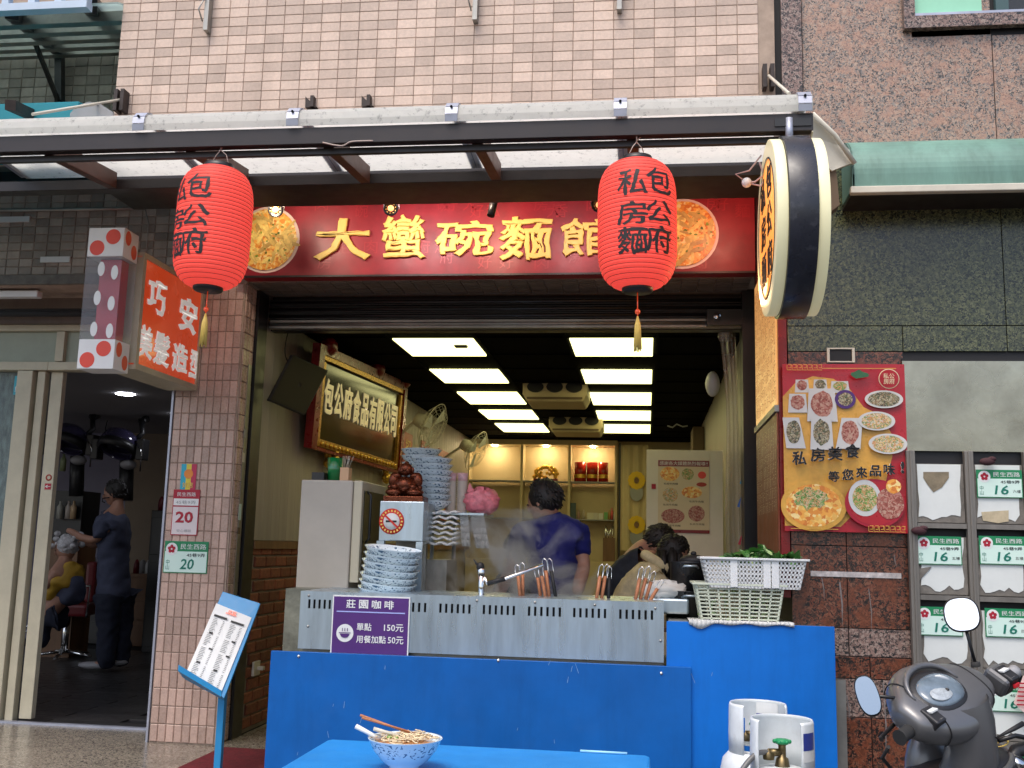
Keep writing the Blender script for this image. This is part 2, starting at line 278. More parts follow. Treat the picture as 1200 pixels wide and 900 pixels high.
def bowl_mat():
    m = mat('blue_patterned_bowl', (.72, .80, .84), .18, coat=.5); t = m.node_tree; N = t.nodes; L = t.links; b = N['Principled BSDF']
    tc = N.new('ShaderNodeTexCoord'); mp = N.new('ShaderNodeMapping'); mp.inputs['Scale'].default_value = (1, 1, 1.6); mp.inputs['Rotation'].default_value = (.5, .7, 0); L.new(tc.outputs['Object'], mp.inputs[0])
    n = N.new('ShaderNodeTexNoise'); n.inputs['Scale'].default_value = 38; n.inputs['Detail'].default_value = 2; n.inputs['Distortion'].default_value = 1.4; L.new(mp.outputs[0], n.inputs[0])
    r = N.new('ShaderNodeMapRange'); r.inputs[1].default_value = .56; r.inputs[2].default_value = .6; L.new(n.outputs[0], r.inputs[0])
    sx = N.new('ShaderNodeSeparateXYZ'); L.new(tc.outputs['Object'], sx.inputs[0]); m1 = N.new('ShaderNodeMath'); m1.operation = 'LESS_THAN'; m1.inputs[1].default_value = -.008; L.new(sx.outputs[2], m1.inputs[0])
    m2 = N.new('ShaderNodeMath'); m2.operation = 'GREATER_THAN'; m2.inputs[1].default_value = -.06; L.new(sx.outputs[2], m2.inputs[0])
    a = N.new('ShaderNodeMath'); a.operation = 'MULTIPLY'; L.new(m1.outputs[0], a.inputs[0]); L.new(m2.outputs[0], a.inputs[1]); a2 = N.new('ShaderNodeMath'); a2.operation = 'MULTIPLY'; L.new(a.outputs[0], a2.inputs[0]); L.new(r.outputs[0], a2.inputs[1])
    x = N.new('ShaderNodeMix'); x.data_type = 'RGBA'; L.new(a2.outputs[0], x.inputs[0]); x.inputs[6].default_value = (.68, .78, .83, 1); x.inputs[7].default_value = (.06, .13, .22, 1); L.new(x.outputs[2], b.inputs['Base Color']); return m
K['bowl'] = bowl_mat()

# ---------------------------------------------------------------- text
_tc = {}
def glyph(s, bold=0.0, ext=0.0, bev=0.0):
    bold = 0.0
    k = (s, bold, ext, bev)
    if k in _tc: return _tc[k]
    cu = bpy.data.curves.new('t', 'FONT'); cu.body = s; cu.size = 1; cu.offset = bold; cu.resolution_u = 2; cu.extrude = ext; cu.bevel_depth = bev; cu.space_line = .95
    o = bpy.data.objects.new('t', cu); C.objects.link(o); bpy.context.view_layer.update()
    me = o.evaluated_get(bpy.context.evaluated_depsgraph_get()).to_mesh()
    vs = [v.co.copy() for v in me.vertices]; fs = [tuple(p.vertices) for p in me.polygons]
    bpy.data.objects.remove(o); bpy.data.curves.remove(cu)
    _tc[k] = (vs, fs); return _tc[k]
def text(name, s, m, parent, o, ex, ez, w, h, bold=.0, ext=0, bev=0, mapf=None, shear=0, brush=0, **kw):
    """letters fitted into a w x h box whose lower-left corner is o, on the plane ex,ez"""
    bev = bev or (min(bold, .06)*.8 if len(s) < 7 else 0)
    vs, fs = glyph(s, 0, ext, bev)
    if not vs: return None
    if brush: vs, fs = brushy(vs, fs, brush, seed=sum(map(ord, s)) % 17)
    x0 = min(v.x for v in vs); x1 = max(v.x for v in vs); y0 = min(v.y for v in vs); y1 = max(v.y for v in vs)
    o = Vector(o); nrm = ex.cross(ez); sx = w/(x1-x0); szz = h/(y1-y0)
    b = MB(); q = []
    for v in vs:
        a = (v.x-x0)*sx; c = (v.y-y0)*szz; a += shear*c
        q.append(mapf(a, c) if mapf else o + ex*a + ez*c + nrm*(v.z*szz))
    b.add(q, fs); return b.build(name, m, parent, **kw)

from mathutils import noise as mnoise
def brushy(vs, fs, amp=.035, fr=4.0, seed=0, cuts=2, thick=0):
    """hand-painted look: split the outline finely and let it wander; strokes swell and thin"""
    bm = bmesh.new(); vv = [bm.verts.new(v) for v in vs]
    for f in fs:
        try: bm.faces.new([vv[i] for i in f])
        except ValueError: pass
    bmesh.ops.remove_doubles(bm, verts=bm.verts[:], dist=.0004)
    bmesh.ops.triangulate(bm, faces=[f for f in bm.faces if len(f.verts) > 4])
    for k in range(cuts):
        le = [e for e in bm.edges if e.calc_length() > .05]
        if le: bmesh.ops.subdivide_edges(bm, edges=le, cuts=1)
    if thick:
        mv = {}
        for e in bm.edges:
            if len(e.link_faces) == 1:
                f = e.link_faces[0]; a_, b_ = e.verts; d = (b_.co-a_.co); nn_ = Vector((d.y, -d.x, 0))
                if nn_.length < 1e-7: continue
                nn_.normalize()
                if nn_.dot(f.calc_center_median()-(a_.co+b_.co)/2) > 0: nn_ = -nn_
                for v in (a_, b_): mv[v] = mv.get(v, Vector((0, 0, 0)))+nn_
        for v, q in mv.items():
            if q.length > .2: v.co += q.normalized()*thick
    for v in bm.verts:
        p = Vector((v.co.x*fr+seed*7.3, v.co.y*fr, 0)); q = Vector((v.co.x*fr*3+seed*3.1, v.co.y*fr*3, 5))
        v.co.x += amp*mnoise.noise(p)+amp*.35*mnoise.noise(q)+.05*(v.co.y-.4)*(v.co.y-.4)
        v.co.y += amp*mnoise.noise(p+Vector((31, 7, 3)))+amp*.35*mnoise.noise(q+Vector((9, 4, 3)))
    bm.verts.index_update(); out = ([v.co.copy() for v in bm.verts], [[v.index for v in f.verts] for f in bm.faces]); bm.free(); return out
# skinned body meshes
from mathutils import noise as mnoise
def skin(name, js, m, parent, sub=2):
    clothing = name in ('top', 'trousers', 'polo_shirt', 'jacket', 'jumper', 'cape'); sub = 3 if clothing else sub
    """js: list of (pos, radius or (rx, ry), parent index)"""
    me = bpy.data.meshes.new(name); L = wl(parent) if parent else Vector((0, 0, 0))
    me.from_pydata([Vector(j[0])-L for j in js], [(j[2], i) for i, j in enumerate(js) if j[2] is not None], [])
    o = bpy.data.objects.new(name, me); C.objects.link(o)
    md = o.modifiers.new('skin', 'SKIN'); md.use_smooth_shade = True
    for i, j in enumerate(js):
        r = j[1] if isinstance(j[1], tuple) else (j[1], j[1]); me.skin_vertices[0].data[i].radius = r
        me.skin_vertices[0].data[i].use_root = (j[2] is None)
    ms = o.modifiers.new('sub', 'SUBSURF'); ms.levels = sub; ms.render_levels = sub
    bpy.context.view_layer.update()
    n = bpy.data.meshes.new_from_object(o.evaluated_get(bpy.context.evaluated_depsgraph_get()))
    o.modifiers.clear(); o.data = n; n.materials.clear(); n.materials.append(m)
    for p in n.polygons: p.use_smooth = True
    if clothing:
        nr = [v.normal.copy() for v in n.vertices]
        for v, q in zip(n.vertices, nr):
            w_ = Vector((v.co.x*9+v.co.z*5, v.co.y*9, v.co.z*13-v.co.x*4)); v.co += q*(.016*(1-2*abs(mnoise.noise(w_)))+.008*mnoise.noise(w_*.5)-.004)
    if parent: o.parent = parent
    return o

def tile_mesh(w, h, t, axis='y', bev=.004, name='tile'):
    """a chamfered tile centred on the origin, face towards -y (or +x / -z)"""
    vs = []
    for (dx, dz, d) in ((w/2, h/2, 0), (w/2, h/2, -t*.6), (w/2-bev, h/2-bev, -t)):
        for (i, j) in ((-1, -1), (1, -1), (1, 1), (-1, 1)):
            a, b_, c = i*dx, d, j*dz
            vs.append({'y': (a, b_, c), 'x': (-b_, a, c), 'z': (a, c, b_), '-x': (b_, a, c)}[axis])
    fs = [(8, 9, 10, 11)] + [(k*4+i, k*4+(i+1) % 4, (k+1)*4+(i+1) % 4, (k+1)*4+i) for k in (0, 1) for i in range(4)]
    me = bpy.data.meshes.new(name); me.from_pydata(vs, [], fs)
    bm = bmesh.new(); bm.from_mesh(me); bmesh.ops.recalc_face_normals(bm, faces=bm.faces)
    nv = {'y': -Y3, 'x': X3, 'z': -Z3, '-x': -X3}[axis]
    bm.normal_update(); bm.faces.ensure_lookup_table()
    if bm.faces[0].normal.dot(nv) < 0: bmesh.ops.reverse_faces(bm, faces=bm.faces)
    bm.to_mesh(me); bm.free(); return me
def lay(parent, centers, me, m, name='tile', limit=300, jit=.004):
    if not me.materials: me.materials.append(m)
    L = wl(parent)
    for c in centers[:limit]:
        o = bpy.data.objects.new(name, me); C.objects.link(o); o.parent = parent; o.location = Vector(c)-L
        o.rotation_euler = (random.uniform(-jit, jit), random.uniform(-jit, jit)*.3, random.uniform(-jit, jit))
    if len(centers) > limit:
        b = MB()
        for c in centers[limit:]: b.add([Vector(c)+v.co for v in me.vertices], [tuple(p.vertices) for p in me.polygons])
        b.build(name+'_field', m, parent, kind='stuff')

# ================================================================ SETTING
YF = -1.1     # the plane of the upper facade and of the granite building
RZ = -.25     # road level
struct(MB().box(-30, 30, -40, -3.2, RZ-.1, RZ).build('road', K['asphalt']))
struct(MB().box(-30, 30, -3.2, -1.45, RZ-.1, RZ+.004).build('road_edge', K['asphalt']))
struct(MB().box(-12, 6, -1.3, .36, RZ, 0).build('pavement', K['terraz']))
struct(MB().box(-12, 6, -1.45, -1.303, RZ, .0).build('kerb', K['granitep'], bev=.01))
struct(MB().box(-2.5, .66, .363, 8.8, RZ, -.002).build('shop_floor', K['terraz']))
fl = struct(MB().box(-10, -2.96, .4, 6.5, RZ, -.012).build('salon_floor', K['ink']))
pm = tile_mesh(.9, .14, .012, 'z'); pm = None
b = None
me = bpy.data.meshes.new('plank'); mb = MB().box(-.45, .45, -.069, .069, 0, .012); me.from_pydata([tuple(v) for v in mb.v], [], mb.f); me.materials.append(K['salf'])
for j in range(30):
    for i in range(6):
        x = -3.42-.91*i-(.45 if j % 2 else 0)
        if x < -9: continue
        o = bpy.data.objects.new('plank', me); C.objects.link(o); o.parent = fl; o.location = Vector((x, .5+.142*j, -.012))-wl(fl)
struct(MB().box(-4.6, -2.99, .355, .395, 0, .012).build('salon_threshold', K['alu']))
tag(MB().box(-2.42, -1.95, -1.15, -.12, .002, .02).build('floor_mat', K['matred'], bev=.004), 'red coir mat on the paving beside the blue counter', 'mat')

# ---- upper pink tiled wall of the noodle shop
uw = thing('tiled_wall', 'pink and beige tiled upper wall above the white awning', 'wall', (-1.1, YF, 3.05))
MB().box(-2.87, .625, YF+.008, .3, 3.4, 5.2).build('backing', K['grout'], uw)
MB().box(-2.87, .625, YF-.0, YF+.3, 3.02, 3.38).build('edge_beam', K['beam'], uw)
TW, TH = .1035, .0535
cs = [(-2.87+TW/2+TW*i, YF+.008, 3.40+TH/2+TH*j) for j in range(11) for i in range(int(3.495/TW))]
cs = sorted(cs, key=lambda c: c[2] if c[2] > 3.44 else 9)
lay(uw, cs, tile_mesh(TW-.0024, TH-.0022, .006, bev=.0022), K['pink'])
cs2 = [(-2.87+TW/2+TW*i, YF+.008, 3.40+TH/2+TH*j) for j in range(11, 24) for i in range(int(3.495/TW))]
b = MB(); tm = tile_mesh(TW-.0024, TH-.0022, .006, bev=.0022)
for c in cs2: b.add([Vector(c)+v.co for v in tm.vertices], [tuple(p.vertices) for p in tm.polygons])
b.build('upper_tile_field', K['pink'], uw, kind='stuff')
# left return of the pink wall
for (u, v) in ((245, 36), (558, 24), (726, 12)):
    p = P(u, v, YF)
    o = MB().box(p.x-.012, p.x+.012, YF-.05, YF+.0, p.z-.02, p.z+.28).tube([p+Vector((-.02, -.045, .03)), p+Vector((-.035, -.07, .09)), p+Vector((-.01, -.06, .16))], .004).build('wall_hook', K['steeld'])
    tag(o, {245: 'leftmost metal hook bracket high on the pink tiled wall', 558: 'middle metal hook bracket high on the pink tiled wall', 726: 'rightmost metal hook bracket high on the pink tiled wall'}[u], 'bracket', 'hook brackets on the pink wall')

# ---- lower left wall (over the salon) and pillar
lw = thing('tiled_wall', 'grey brown tiled wall above the hair salon doorway', 'wall', (-4.5, .05, 2.8))
MB().box(-9, -2.505, .01, .36, 2.8, 3.62).build('backing', K['grout'], lw)
DW, DH = .092, .0545
xs = [-2.505-DW/2-DW*i for i in range(22)]
cs = [(x, .01, 2.895+DH*j) for j in range(12) for x in xs]
lay(lw, cs, tile_mesh(DW-.004, DH-.004, .008), K['dtile'])
MB().box(-6, -2.9, -.02, .002, 2.8, 2.862).build('ledge_strip', K['bone'], lw)
MB().box(-6, -2.6, -.03, .002, 3.5, 3.6).build('ledge_top', K['bone'], lw)
MB().box(-6, -2.7, .3605, .6, 2.62, 2.95).build('soffit', K['soft'], lw)
p = P(175, 246, 0); tag(MB().tube([P(-40, 247, -.03), P(170, 244, -.03)], .012).tube([P(170, 244, -.03), P(174, 262, -.01), P(171, 300, -.01)], .004).build('conduit_pipe', K['steeld']), 'thin grey conduit running along the brown tiled wall', 'pipe')
for (a, bb, v, l) in ((0, 36, 257, 'upper pale label strip stuck on the brown tiles'), (48, 83, 304, 'lower pale label strip stuck on the brown tiles')):
    p = P(a, v+4, 0); q = P(bb, v-3, 0); tag(MB().box(p.x, q.x, -.012, .0, p.z, q.z).build('label_strip', K['wplas']), l, 'strip')
p = P(0, 352, .1); q = P(46, 343, .1); tag(MB().box(p.x-.3, q.x, .08, .14, 2.74, 2.785).build('tube_lamp', K['wplas'], bev=.006), 'unlit white tube lamp under the salon soffit', 'lamp')
tag(MB().tube([(-6, .2, 2.66), (-2.9, .2, 2.65)], .02).tube([(-6, .24, 2.69), (-2.9, .24, 2.685)], .012).build('cable_bundle', K['rubber']), 'black cable bundle along the top of the salon doorframe', 'cable')

pl = thing('tiled_pillar', 'pink tiled pillar between the hair salon and the noodle shop', 'pillar', (-2.74, .15, 0))
MB().box(-2.93, -2.515, .01, .35, 0, 2.8).build('core', K['grout'], pl)
PW, PH = .0505, .1035
cs = [(-2.93+PW/2+PW*i+.003, .01, .055+PH*j) for j in range(27) for i in range(8)]
lay(pl, cs, tile_mesh(PW-.004, PH-.004, .008), K['ptile'])
cs = [(-2.515, .02+PW/2+.055*i, .055+PH*j) for j in range(27) for i in range(3)]
lay(pl, cs, tile_mesh(PW, PH-.004, .008, 'x'), K['ptile'], name='side_tile')
MB().box(-2.945, -2.932, -.004, .36, 0, 2.5).build('corner_strip', K['alu'], pl)
MB().box(-2.52, -2.49, .19, .35, 0, 2.8).build('shutter_rail', K['black'], pl)
MB().box(-2.509, -2.503, .11, .165, .3, 2.3).build('edge_trim', K['steeld'], pl)

# ---- lintel with soffit tiles, roller shutter
li = thing('lintel', 'tiled lintel over the noodle shop opening behind the red banner', 'lintel', (-.9, .2, 2.8))
MB().box(-2.5, .66, .005, .6, 2.812, 3.65).build('beam', K['grout'], li)
cs = [(-2.44+.1035*i, .045+.0*j+.0535*j, 2.812) for j in range(6) for i in range(30)]
lay(li, [(x+(.03 if 0 else 0), y, z) for x, y, z in cs], tile_mesh(.0995, .0495, .008, 'z'), K['soft'])
MB().box(-2.5, .66, -.004, .006, 3.36, 3.6).build('cream_strip', K['ivory'], li)
sh = thing('roller_shutter', 'rolled up black steel shutter across the shop opening', 'shutter', (-.9, .4, 2.55))
for k, (z0, z1, y) in enumerate(((2.735, 2.775, .345), (2.69, 2.73, .355), (2.645, 2.684, .350), (2.585, 2.64, .36))):
    MB().tube([(-2.48, y, (z0+z1)/2), (.58, y, (z0+z1)/2)], .012, 8).box(-2.48, .58, y+.003, y+.06, z0, z1).build('slat', K['black'] if k < 3 else K['steeld'], sh)
MB().box(-2.49, .62, .42, .5, 2.58, 2.81).build('housing', K['black'], sh)
MB().box(.58, .66, .3, .5, 0, 2.81).build('guide_rail', K['black'], sh)
p = P(840, 371, .3); MB().lathe(p, [(.0, -.02), (.022, -.02), (.022, .02), (.0, .02)], 14, Y3).build('motor_cap', K['chrome'], sh)
MB().box(p.x-.06, .6, .31, .36, p.z-.05, p.z+.05).build('motor_box', K['black'], sh)

# ---- interior of the shop
iw = thing('panelled_wall', 'left inner shop wall with beige planks above a brick wainscot', 'wall', (-2.55, 4, 0))
MB().box(-2.7, -2.512, .36, 8.6, 0, 2.95).build('backing', K['mortar'], iw)
me = MB().box(-2.512, -2.5, -.073, .073, 1.2, 2.7)
m0 = bpy.data.meshes.new('wall_plank'); m0.from_pydata([Vector((v.x+2.512, v.y, v.z-1.2)) for v in me.v], [], me.f); m0.materials.append(K['plank'])
for i in range(54):
    o = bpy.data.objects.new('wall_plank', m0); C.objects.link(o); o.parent = iw; o.location = Vector((-2.512, .44+.15*i, 1.2))-wl(iw)
MB().box(-2.512, -2.485, .36, 8.5, 1.145, 1.197).build('dado_rail', K['wood'], iw)
BW, BH = .195, .077
cs = []
for j in range(15):
    for i in range(9): cs.append((-2.512, .36+.1+BW*i+(BW/2 if j % 2 else 0)-.04, .03+BH*j+.03))
lay(iw, cs, tile_mesh(BW-.012, BH-.012, .014, 'x', .006, 'brick'), K['brick'], name='brick', jit=.012)
p = PX(300, 783, -2.49); tag(MB().box(-2.497, -2.48, p.y-.06, p.y+.05, p.z-.045, p.z+.045).box(-2.48, -2.44, p.y-.01, p.y+.03, p.z-.012, p.z+.012).build('wall_socket', K['ivory'], bev=.004), 'cream power socket with a plug on the brick wainscot', 'socket')
rw = tag(MB().box(.66, .8, .3, 8.6, 0, 2.95).build('side_wall', K['plank']), 'right inner wall of the noodle shop', 'wall')
ce = thing('ceiling', 'black ceiling of the noodle shop with square lit panels', 'ceiling', (-.9, 4, 2.7)); struct(ce)
MB().box(-2.7, .8, .5, 8.8, 2.712, 2.78).build('ceiling_slab', K['ceil'], ce)
b = MB()
for x in (-1.90, -1.24, -.59, .07): b.box(x-.012, x+.012, .5, 8.5, 2.698, 2.71)
for k in range(12): b.box(-2.5, .66, .58+.67*k-.01, .58+.67*k+.01, 2.7, 2.709)
b.build('grid_bars', K['ceil'], ce)
bounds = [(1.25, 1.92), (2.58, 3.28), (3.90, 4.70), (5.24, 6.0), (6.5, 7.35)]
for cx, side in ((-1.57, 'left'), (-.26, 'right')):
    for k, (a, e) in enumerate(bounds):
        o = MB().box(cx-.30, cx+.30, a, e, 2.69, 2.705).build('lit_panel', K['panel'])
        tag(o, '%s square lit ceiling panel from the front in the %s row' % (['first', 'second', 'third', 'fourth', 'fifth'][k], side), 'ceiling light', 'lit panels in the black ceiling')
def ac(u0, v0, u1, v1, y, lab):
    a = P(u0, v1, y); b_ = P(u1, v0, y); t = thing('air_conditioner', lab, 'air conditioner', ((a.x+b_.x)/2, y+.3, a.z), 'ceiling hung air conditioners')
    w_ = b_.x-a.x; h = b_.z-a.z
    prof = [(a.x+.04, y+.02, a.z), (b_.x-.04, y+.02, a.z), (b_.x, y, a.z+h*.35), (b_.x, y, b_.z), (a.x, y, b_.z), (a.x, y, a.z+h*.35)]
    MB().prism(prof, (0, .55, 0)).build('casing', K['shelf'], t, bev=.015)
    for k, f in enumerate((.2, .5, .8)):
        c = Vector((a.x+w_*f, y-.006, a.z+h*.72))
        (MB().disc(c, X3, Z3, w_*.13, h*.28, 20, t=.012)).build('intake', K['blackp'], t)
    MB().box(a.x+w_*.07, b_.x-w_*.07, y+.0, y+.03, a.z+h*.12, a.z+h*.22).build('louvre', K['cbox'], t)
ac(612, 447, 688, 470, 3.4, 'nearer cream air conditioner hung from the black ceiling')
ac(643, 488, 706, 506, 5.9, 'farther cream air conditioner hung from the black ceiling')
p = P(541, 394, 1.5); tag(MB().box(p.x-.05, p.x+.05, 1.45, 1.52, p.z-.09, p.z+.09).build('ceiling_speaker', K['blackp'], bev=.01), 'small black camera box hanging in front of the first left lit panel', 'camera')

bw = thing('back_wall', 'cream rear wall of the noodle shop behind the shelves', 'wall', (-.9, 8.7, 0))
MB().box(-2.5, .66, 8.62, 8.8, 0, 2.75).build('wall_face', K['shelf'], bw)
# shelf unit
YB = 8.3
su = thing('wall_shelf', 'cream built in shelf unit with downlights at the back of the shop', 'shelf', (-1.6, YB+.15, 0))
def bx(b, u0, v0, u1, v1, y, d=.02):
    a = P(u0, v1, y); c = P(u1, v0, y); return b.box(a.x, c.x, y, y+d, a.z, c.z)
xr = P(723, 600, YB).x
MB().box(-2.5, xr, YB+.3, YB+.31, .9, 2.69).build('back_panel', K['shelf'], su)
MB().box(-2.5, xr, YB-.02, YB+.29, 0, 1.03).build('base_cabinet', K['shelf'], su, bev=.004)
MB().box(-2.5, xr, YB-.03, YB+.29, 2.62, 2.69).build('top_rail', K['shelf'], su)
for u in (548, 611, 667, 722):
    x = P(u, 560, YB).x; MB().box(x-.018, x+.018, YB, YB+.29, 1.03, 2.62).build('divider', K['shelf'], su)
for v in (564, 608):
    z = P(640, v, YB).z; MB().box(-2.5, xr-.02, YB+.02, YB+.28, z-.008, z+.008).build('glass_shelf', K['grey'], su)
for u in (580, 640, 695):
    p = P(u, 519, YB+.1); MB().lathe((p.x, YB+.1, 2.605), [(0, 0), (.035, 0), (.035, .014), (0, .014)], 14).build('downlight', K['down'], su)
# goods on shelf
def shelfz(v): return P(640, v, YB).z+.009
p = P(640, 552, YB+.1); z = shelfz(564)
t = thing('ornament', 'carved gold and red ornament on the top shelf', 'ornament', (p.x, YB+.1, z))
MB().box(p.x-.17, p.x+.17, YB+.04, YB+.16, z, z+.03).build('base', K['redw'], t)
b = MB()
for k in range(22):
    a = math.pi*k/21; b.ell((p.x-.15*math.cos(a)+random.uniform(-.02, .02), YB+.1, z+.06+.14*math.sin(a)), .032, .03, .03, 8, 6)
for k in range(14): b.ell((p.x+random.uniform(-.12, .12), YB+.09, z+.05+random.uniform(0, .12)), .025, .03, .025, 8, 6)
b.build('carving', K['goldm'], t)
for u, wd, l in ((680, .10, 'left red gift tin on the top shelf'), (694, .09, 'middle red gift tin on the top shelf'), (707, .08, 'right red gift tin on the top shelf')):
    p = P(u, 560, YB+.1); t = thing('gift_tin', l, 'tin', (p.x, YB+.1, z), 'red gift tins')
    MB().lathe((p.x, YB+.1, z), [(0, 0), (wd*.85, 0), (wd*.85, .27), (0, .27)], 16).build('tin', mat('tin_red', (.4, .02, .01), .15, var=.5, scale=14), t)
    MB().lathe((p.x, YB+.1, z+.05), [(wd*.86, 0), (wd*.865, .03), (wd*.86, .05)], 16).build('gold_band', K['goldm'], t)
z = shelfz(608)
cols = [(.05, .08, .08), (.5, .3, .25), (.6, .5, .4), (.7, .65, .5), (.65, .6, .5), (.7, .68, .6), (.15, .4, .12), (.5, .3, .1), (.6, .1, .1), (.6, .6, .6)]
nm_ = ['dark green tin', 'pink bottle', 'cream bottle', 'long white box', 'second white box', 'low white box', 'green carton', 'brown jar', 'red jar', 'white jar']
for i, (u, hh, ww) in enumerate(((671, .22, .045), (678, .12, .02), (684, .13, .02), (692, .09, .045), (698, .09, .03), (704, .085, .03), (710, .10, .025), (714, .13, .018), (717, .16, .018), (720, .1, .014))):
    p = P(u, 605, YB+.08); b = MB()
    if ww > .024: b.box(p.x-ww, p.x+ww, YB+.05, YB+.12, z, z+hh)
    else: b.lathe((p.x, YB+.08, z), [(0, 0), (ww, 0), (ww, hh*.7), (ww*.5, hh*.85), (ww*.5, hh), (0, hh)], 10)
    tag(b.build('shelf_goods', mat('goods', cols[i], .4)), nm_[i]+' on the lower shelf at the back', 'container', 'small goods on the lower shelf')
p = P(713, 655, YB-.25); t = thing('chopstick_holder', 'wooden box of cutlery standing before the rear shelf', 'holder', (p.x, YB-.2, 1.03))
zc = P(713, 657, YB-.1).z
MB().box(p.x-.08, p.x+.08, YB-.15, YB-.03, 1.033, 1.35).build('box', K['wood'], t)
MB().box(p.x-.12, p.x+.12, YB-.2, YB-.021, .9, 1.032).build('ledge', K['shelf'], t)
b = MB()
for k in range(9): x = p.x-.06+.014*k; b.tube([(x, YB-.09, 1.3), (x+random.uniform(-.05, .05), YB-.09, 1.47+random.uniform(0, .06))], .006, 6)
b.build('utensils', K['chrome'], t, kind='stuff')
# fabric with sunflowers
a = P(727, 645, 8.1); c = P(760, 522, 8.1)
t = thing('door_curtain', 'pale door curtain printed with two yellow sunflowers', 'curtain', ((a.x+c.x)/2, 8.1, a.z))
b = MB(); n = 16
for i in range(n):
    x0 = a.x+(c.x-a.x)*i/n; x1 = a.x+(c.x-a.x)*(i+1)/n; y0 = 8.1+.02*math.sin(i*1.1); y1 = 8.1+.02*math.sin((i+1)*1.1)
    b.quad((x0, y0, a.z), (x1, y1, a.z), (x1, y1, c.z), (x0, y0, c.z))
b.build('fabric', K['shelf'], t, solid=.004)
yel = mat('sunflower_yellow', (.75, .48, .03), .7); 
for v in (563, 615):
    q = P(746, v, 8.06); b = MB()
    for k in range(12):
        an = k*math.pi/6; b.disc(q+Y3*-.0006*k+X3*math.cos(an)*.075+Z3*math.sin(an)*.085, X3, Z3, .045, .04, 10, t=.002)
    b.build('sunflower', yel, t); MB().disc(q+Y3*-.014, X3, Z3, .035, .035, 14, t=.002).build('sunflower_heart', K['wood'], t)
    MB().disc(P(746, v+14, 8.058), X3, Z3, .09, .12, 18, t=.002).build('sunflower_pot', K['grey'], t)
tag(MB().box(P(723, 600, 8.2).x+.02, a.x-.01, 8.2, 8.26, 0, 2.65).build('door_jamb', K['blackp']), 'dark jamb between shelf unit and sunflower curtain', 'jamb')
a = P(812, 530, 6.0); c = P(843, 500, 6.0); tag(MB().box(a.x, min(c.x, .655), 6.0, 6.6, a.z-.1, c.z).build('wall_box', K['cbox'], bev=.01), 'brown box unit high on the right inner wall', 'box')
tag(MB().tube([P(782, 499, 5.), P(788, 501, 5.), P(793, 497, 5.), P(800, 500, 5.), P(806, 499, 5.)], .008).build('ceiling_cable', K['grey']), 'loose grey cable below the black ceiling', 'cable')
# partition with menu poster
YP = 2.35
a = P(757, 665, YP); c = P(847, 528, YP)
tag(MB().box(a.x, c.x, YP, YP+.06, 0, c.z).build('partition', mat('partition_board', (.72, .67, .55), .5, var=.06), bev=.004), 'cream partition board standing inside on the right', 'partition')
a = P(771, 624, YP-.004); c = P(831, 540, YP-.004); W_ = c.x-a.x; H_ = c.z-a.z
t = thing('menu_poster', 'cream dish poster with red title bar on the partition', 'poster', ((a.x+c.x)/2, YP-.004, a.z))
MB().box(a.x, c.x, YP-.006, YP-.001, a.z, c.z).build('poster_sheet', K['postc'], t)
MB().box(a.x, c.x, YP-.008, YP-.0065, c.z-H_*.085, c.z).build('title_bar', K['redw'], t)
MB().box(a.x, c.x, YP-.008, YP-.0065, a.z, a.z+H_*.045).build('bottom_bar', K['redw'], t)
text('lettering', '感謝各大媒體熱烈報導!!', K['white'], t, (a.x+W_*.03, YP-.0095, c.z-H_*.07), X3, Z3, W_*.94, H_*.055, .01)
for (fx, fz, rx, rz, k) in ((.23, .81, .19, .1, 'f1'), (.58, .81, .12, .08, 'f2'), (.24, .52, .15, .1, 'f5'), (.66, .56, .2, .08, 'f1'), (.29, .23, .23, .1, 'f3'), (.75, .27, .16, .11, 'f3'), (.86, .8, .08, .05, 'dot'), (.85, .67, .1, .03, 'couplet')):
    q = Vector((a.x+W_*fx, YP-.0075, a.z+H_*fz)); MB().disc(q, X3, Z3, W_*rx, H_*rz, 20, t=.0012).build('dish_photo', K[k], t)
for (fx, fz) in ((.25, .66), (.24, .37), (.75, .42), (.3, .085), (.76, .11)):
    text('caption', '私房牛肉麵', K['ink'], t, (a.x+W_*(fx-.14), YP-.008, a.z+H_*fz), X3, Z3, W_*.28, H_*.028)
q = P(766, 570, YP-.003); tag(MB().box(q.x-.017, q.x+.017, YP-.004, YP-.001, q.z-.02, q.z+.02).build('sticker', K['crim']), 'small red square sticker on the cream partition', 'sticker')

# ================================================================ AWNING
AY = -1.8
aw = thing('awning', 'white polycarbonate awning with black front beam across the shop', 'awning', (-1.2, -1.45, 2.93))
XL, XR = -3.6, .69
MB().box(XL, XR, AY, AY+.05, 2.965, 3.043).build('front_beam', K['beam'], aw, bev=.002)
MB().box(XL, XR-.12, AY+.05, AY+.075, 2.935, 2.962).build('beam_flange', K['beam'], aw)
MB().box(XL, XR-.1, YF-.1, YF-.02, 2.995, 3.048).build('rear_beam', K['beam'], aw, bev=.002)
prof = [(AY-.012, 3.046), (AY-.018, 3.075), (AY-.012, 3.108), (AY+.010, 3.132), (AY+.04, 3.142), (AY+.12, 3.135), (AY+.25, 3.12), (YF-.025, 3.09)]
strips = [-3.32, -2.323, -1.589, -.862, -.121, .655]
xs_ = [XL]+strips+[XR]
for i in range(len(xs_)-1):
    x0, x1 = xs_[i]+.002, xs_[i+1]-.002; b = MB()
    ext = YF-.03 if x1 > -2.9 else -.9
    for k in range(len(prof)-1 if x1 > -2.9 else 5):
        (ya, za), (yb, zb) = prof[k], prof[k+1]
        b.add([(x0, ya, za), (x1, ya, za), (x1, yb, zb), (x0, yb, zb)], [(0, 1, 2, 3)], True)
    b.build('roof_panel', K['roofw'], aw)
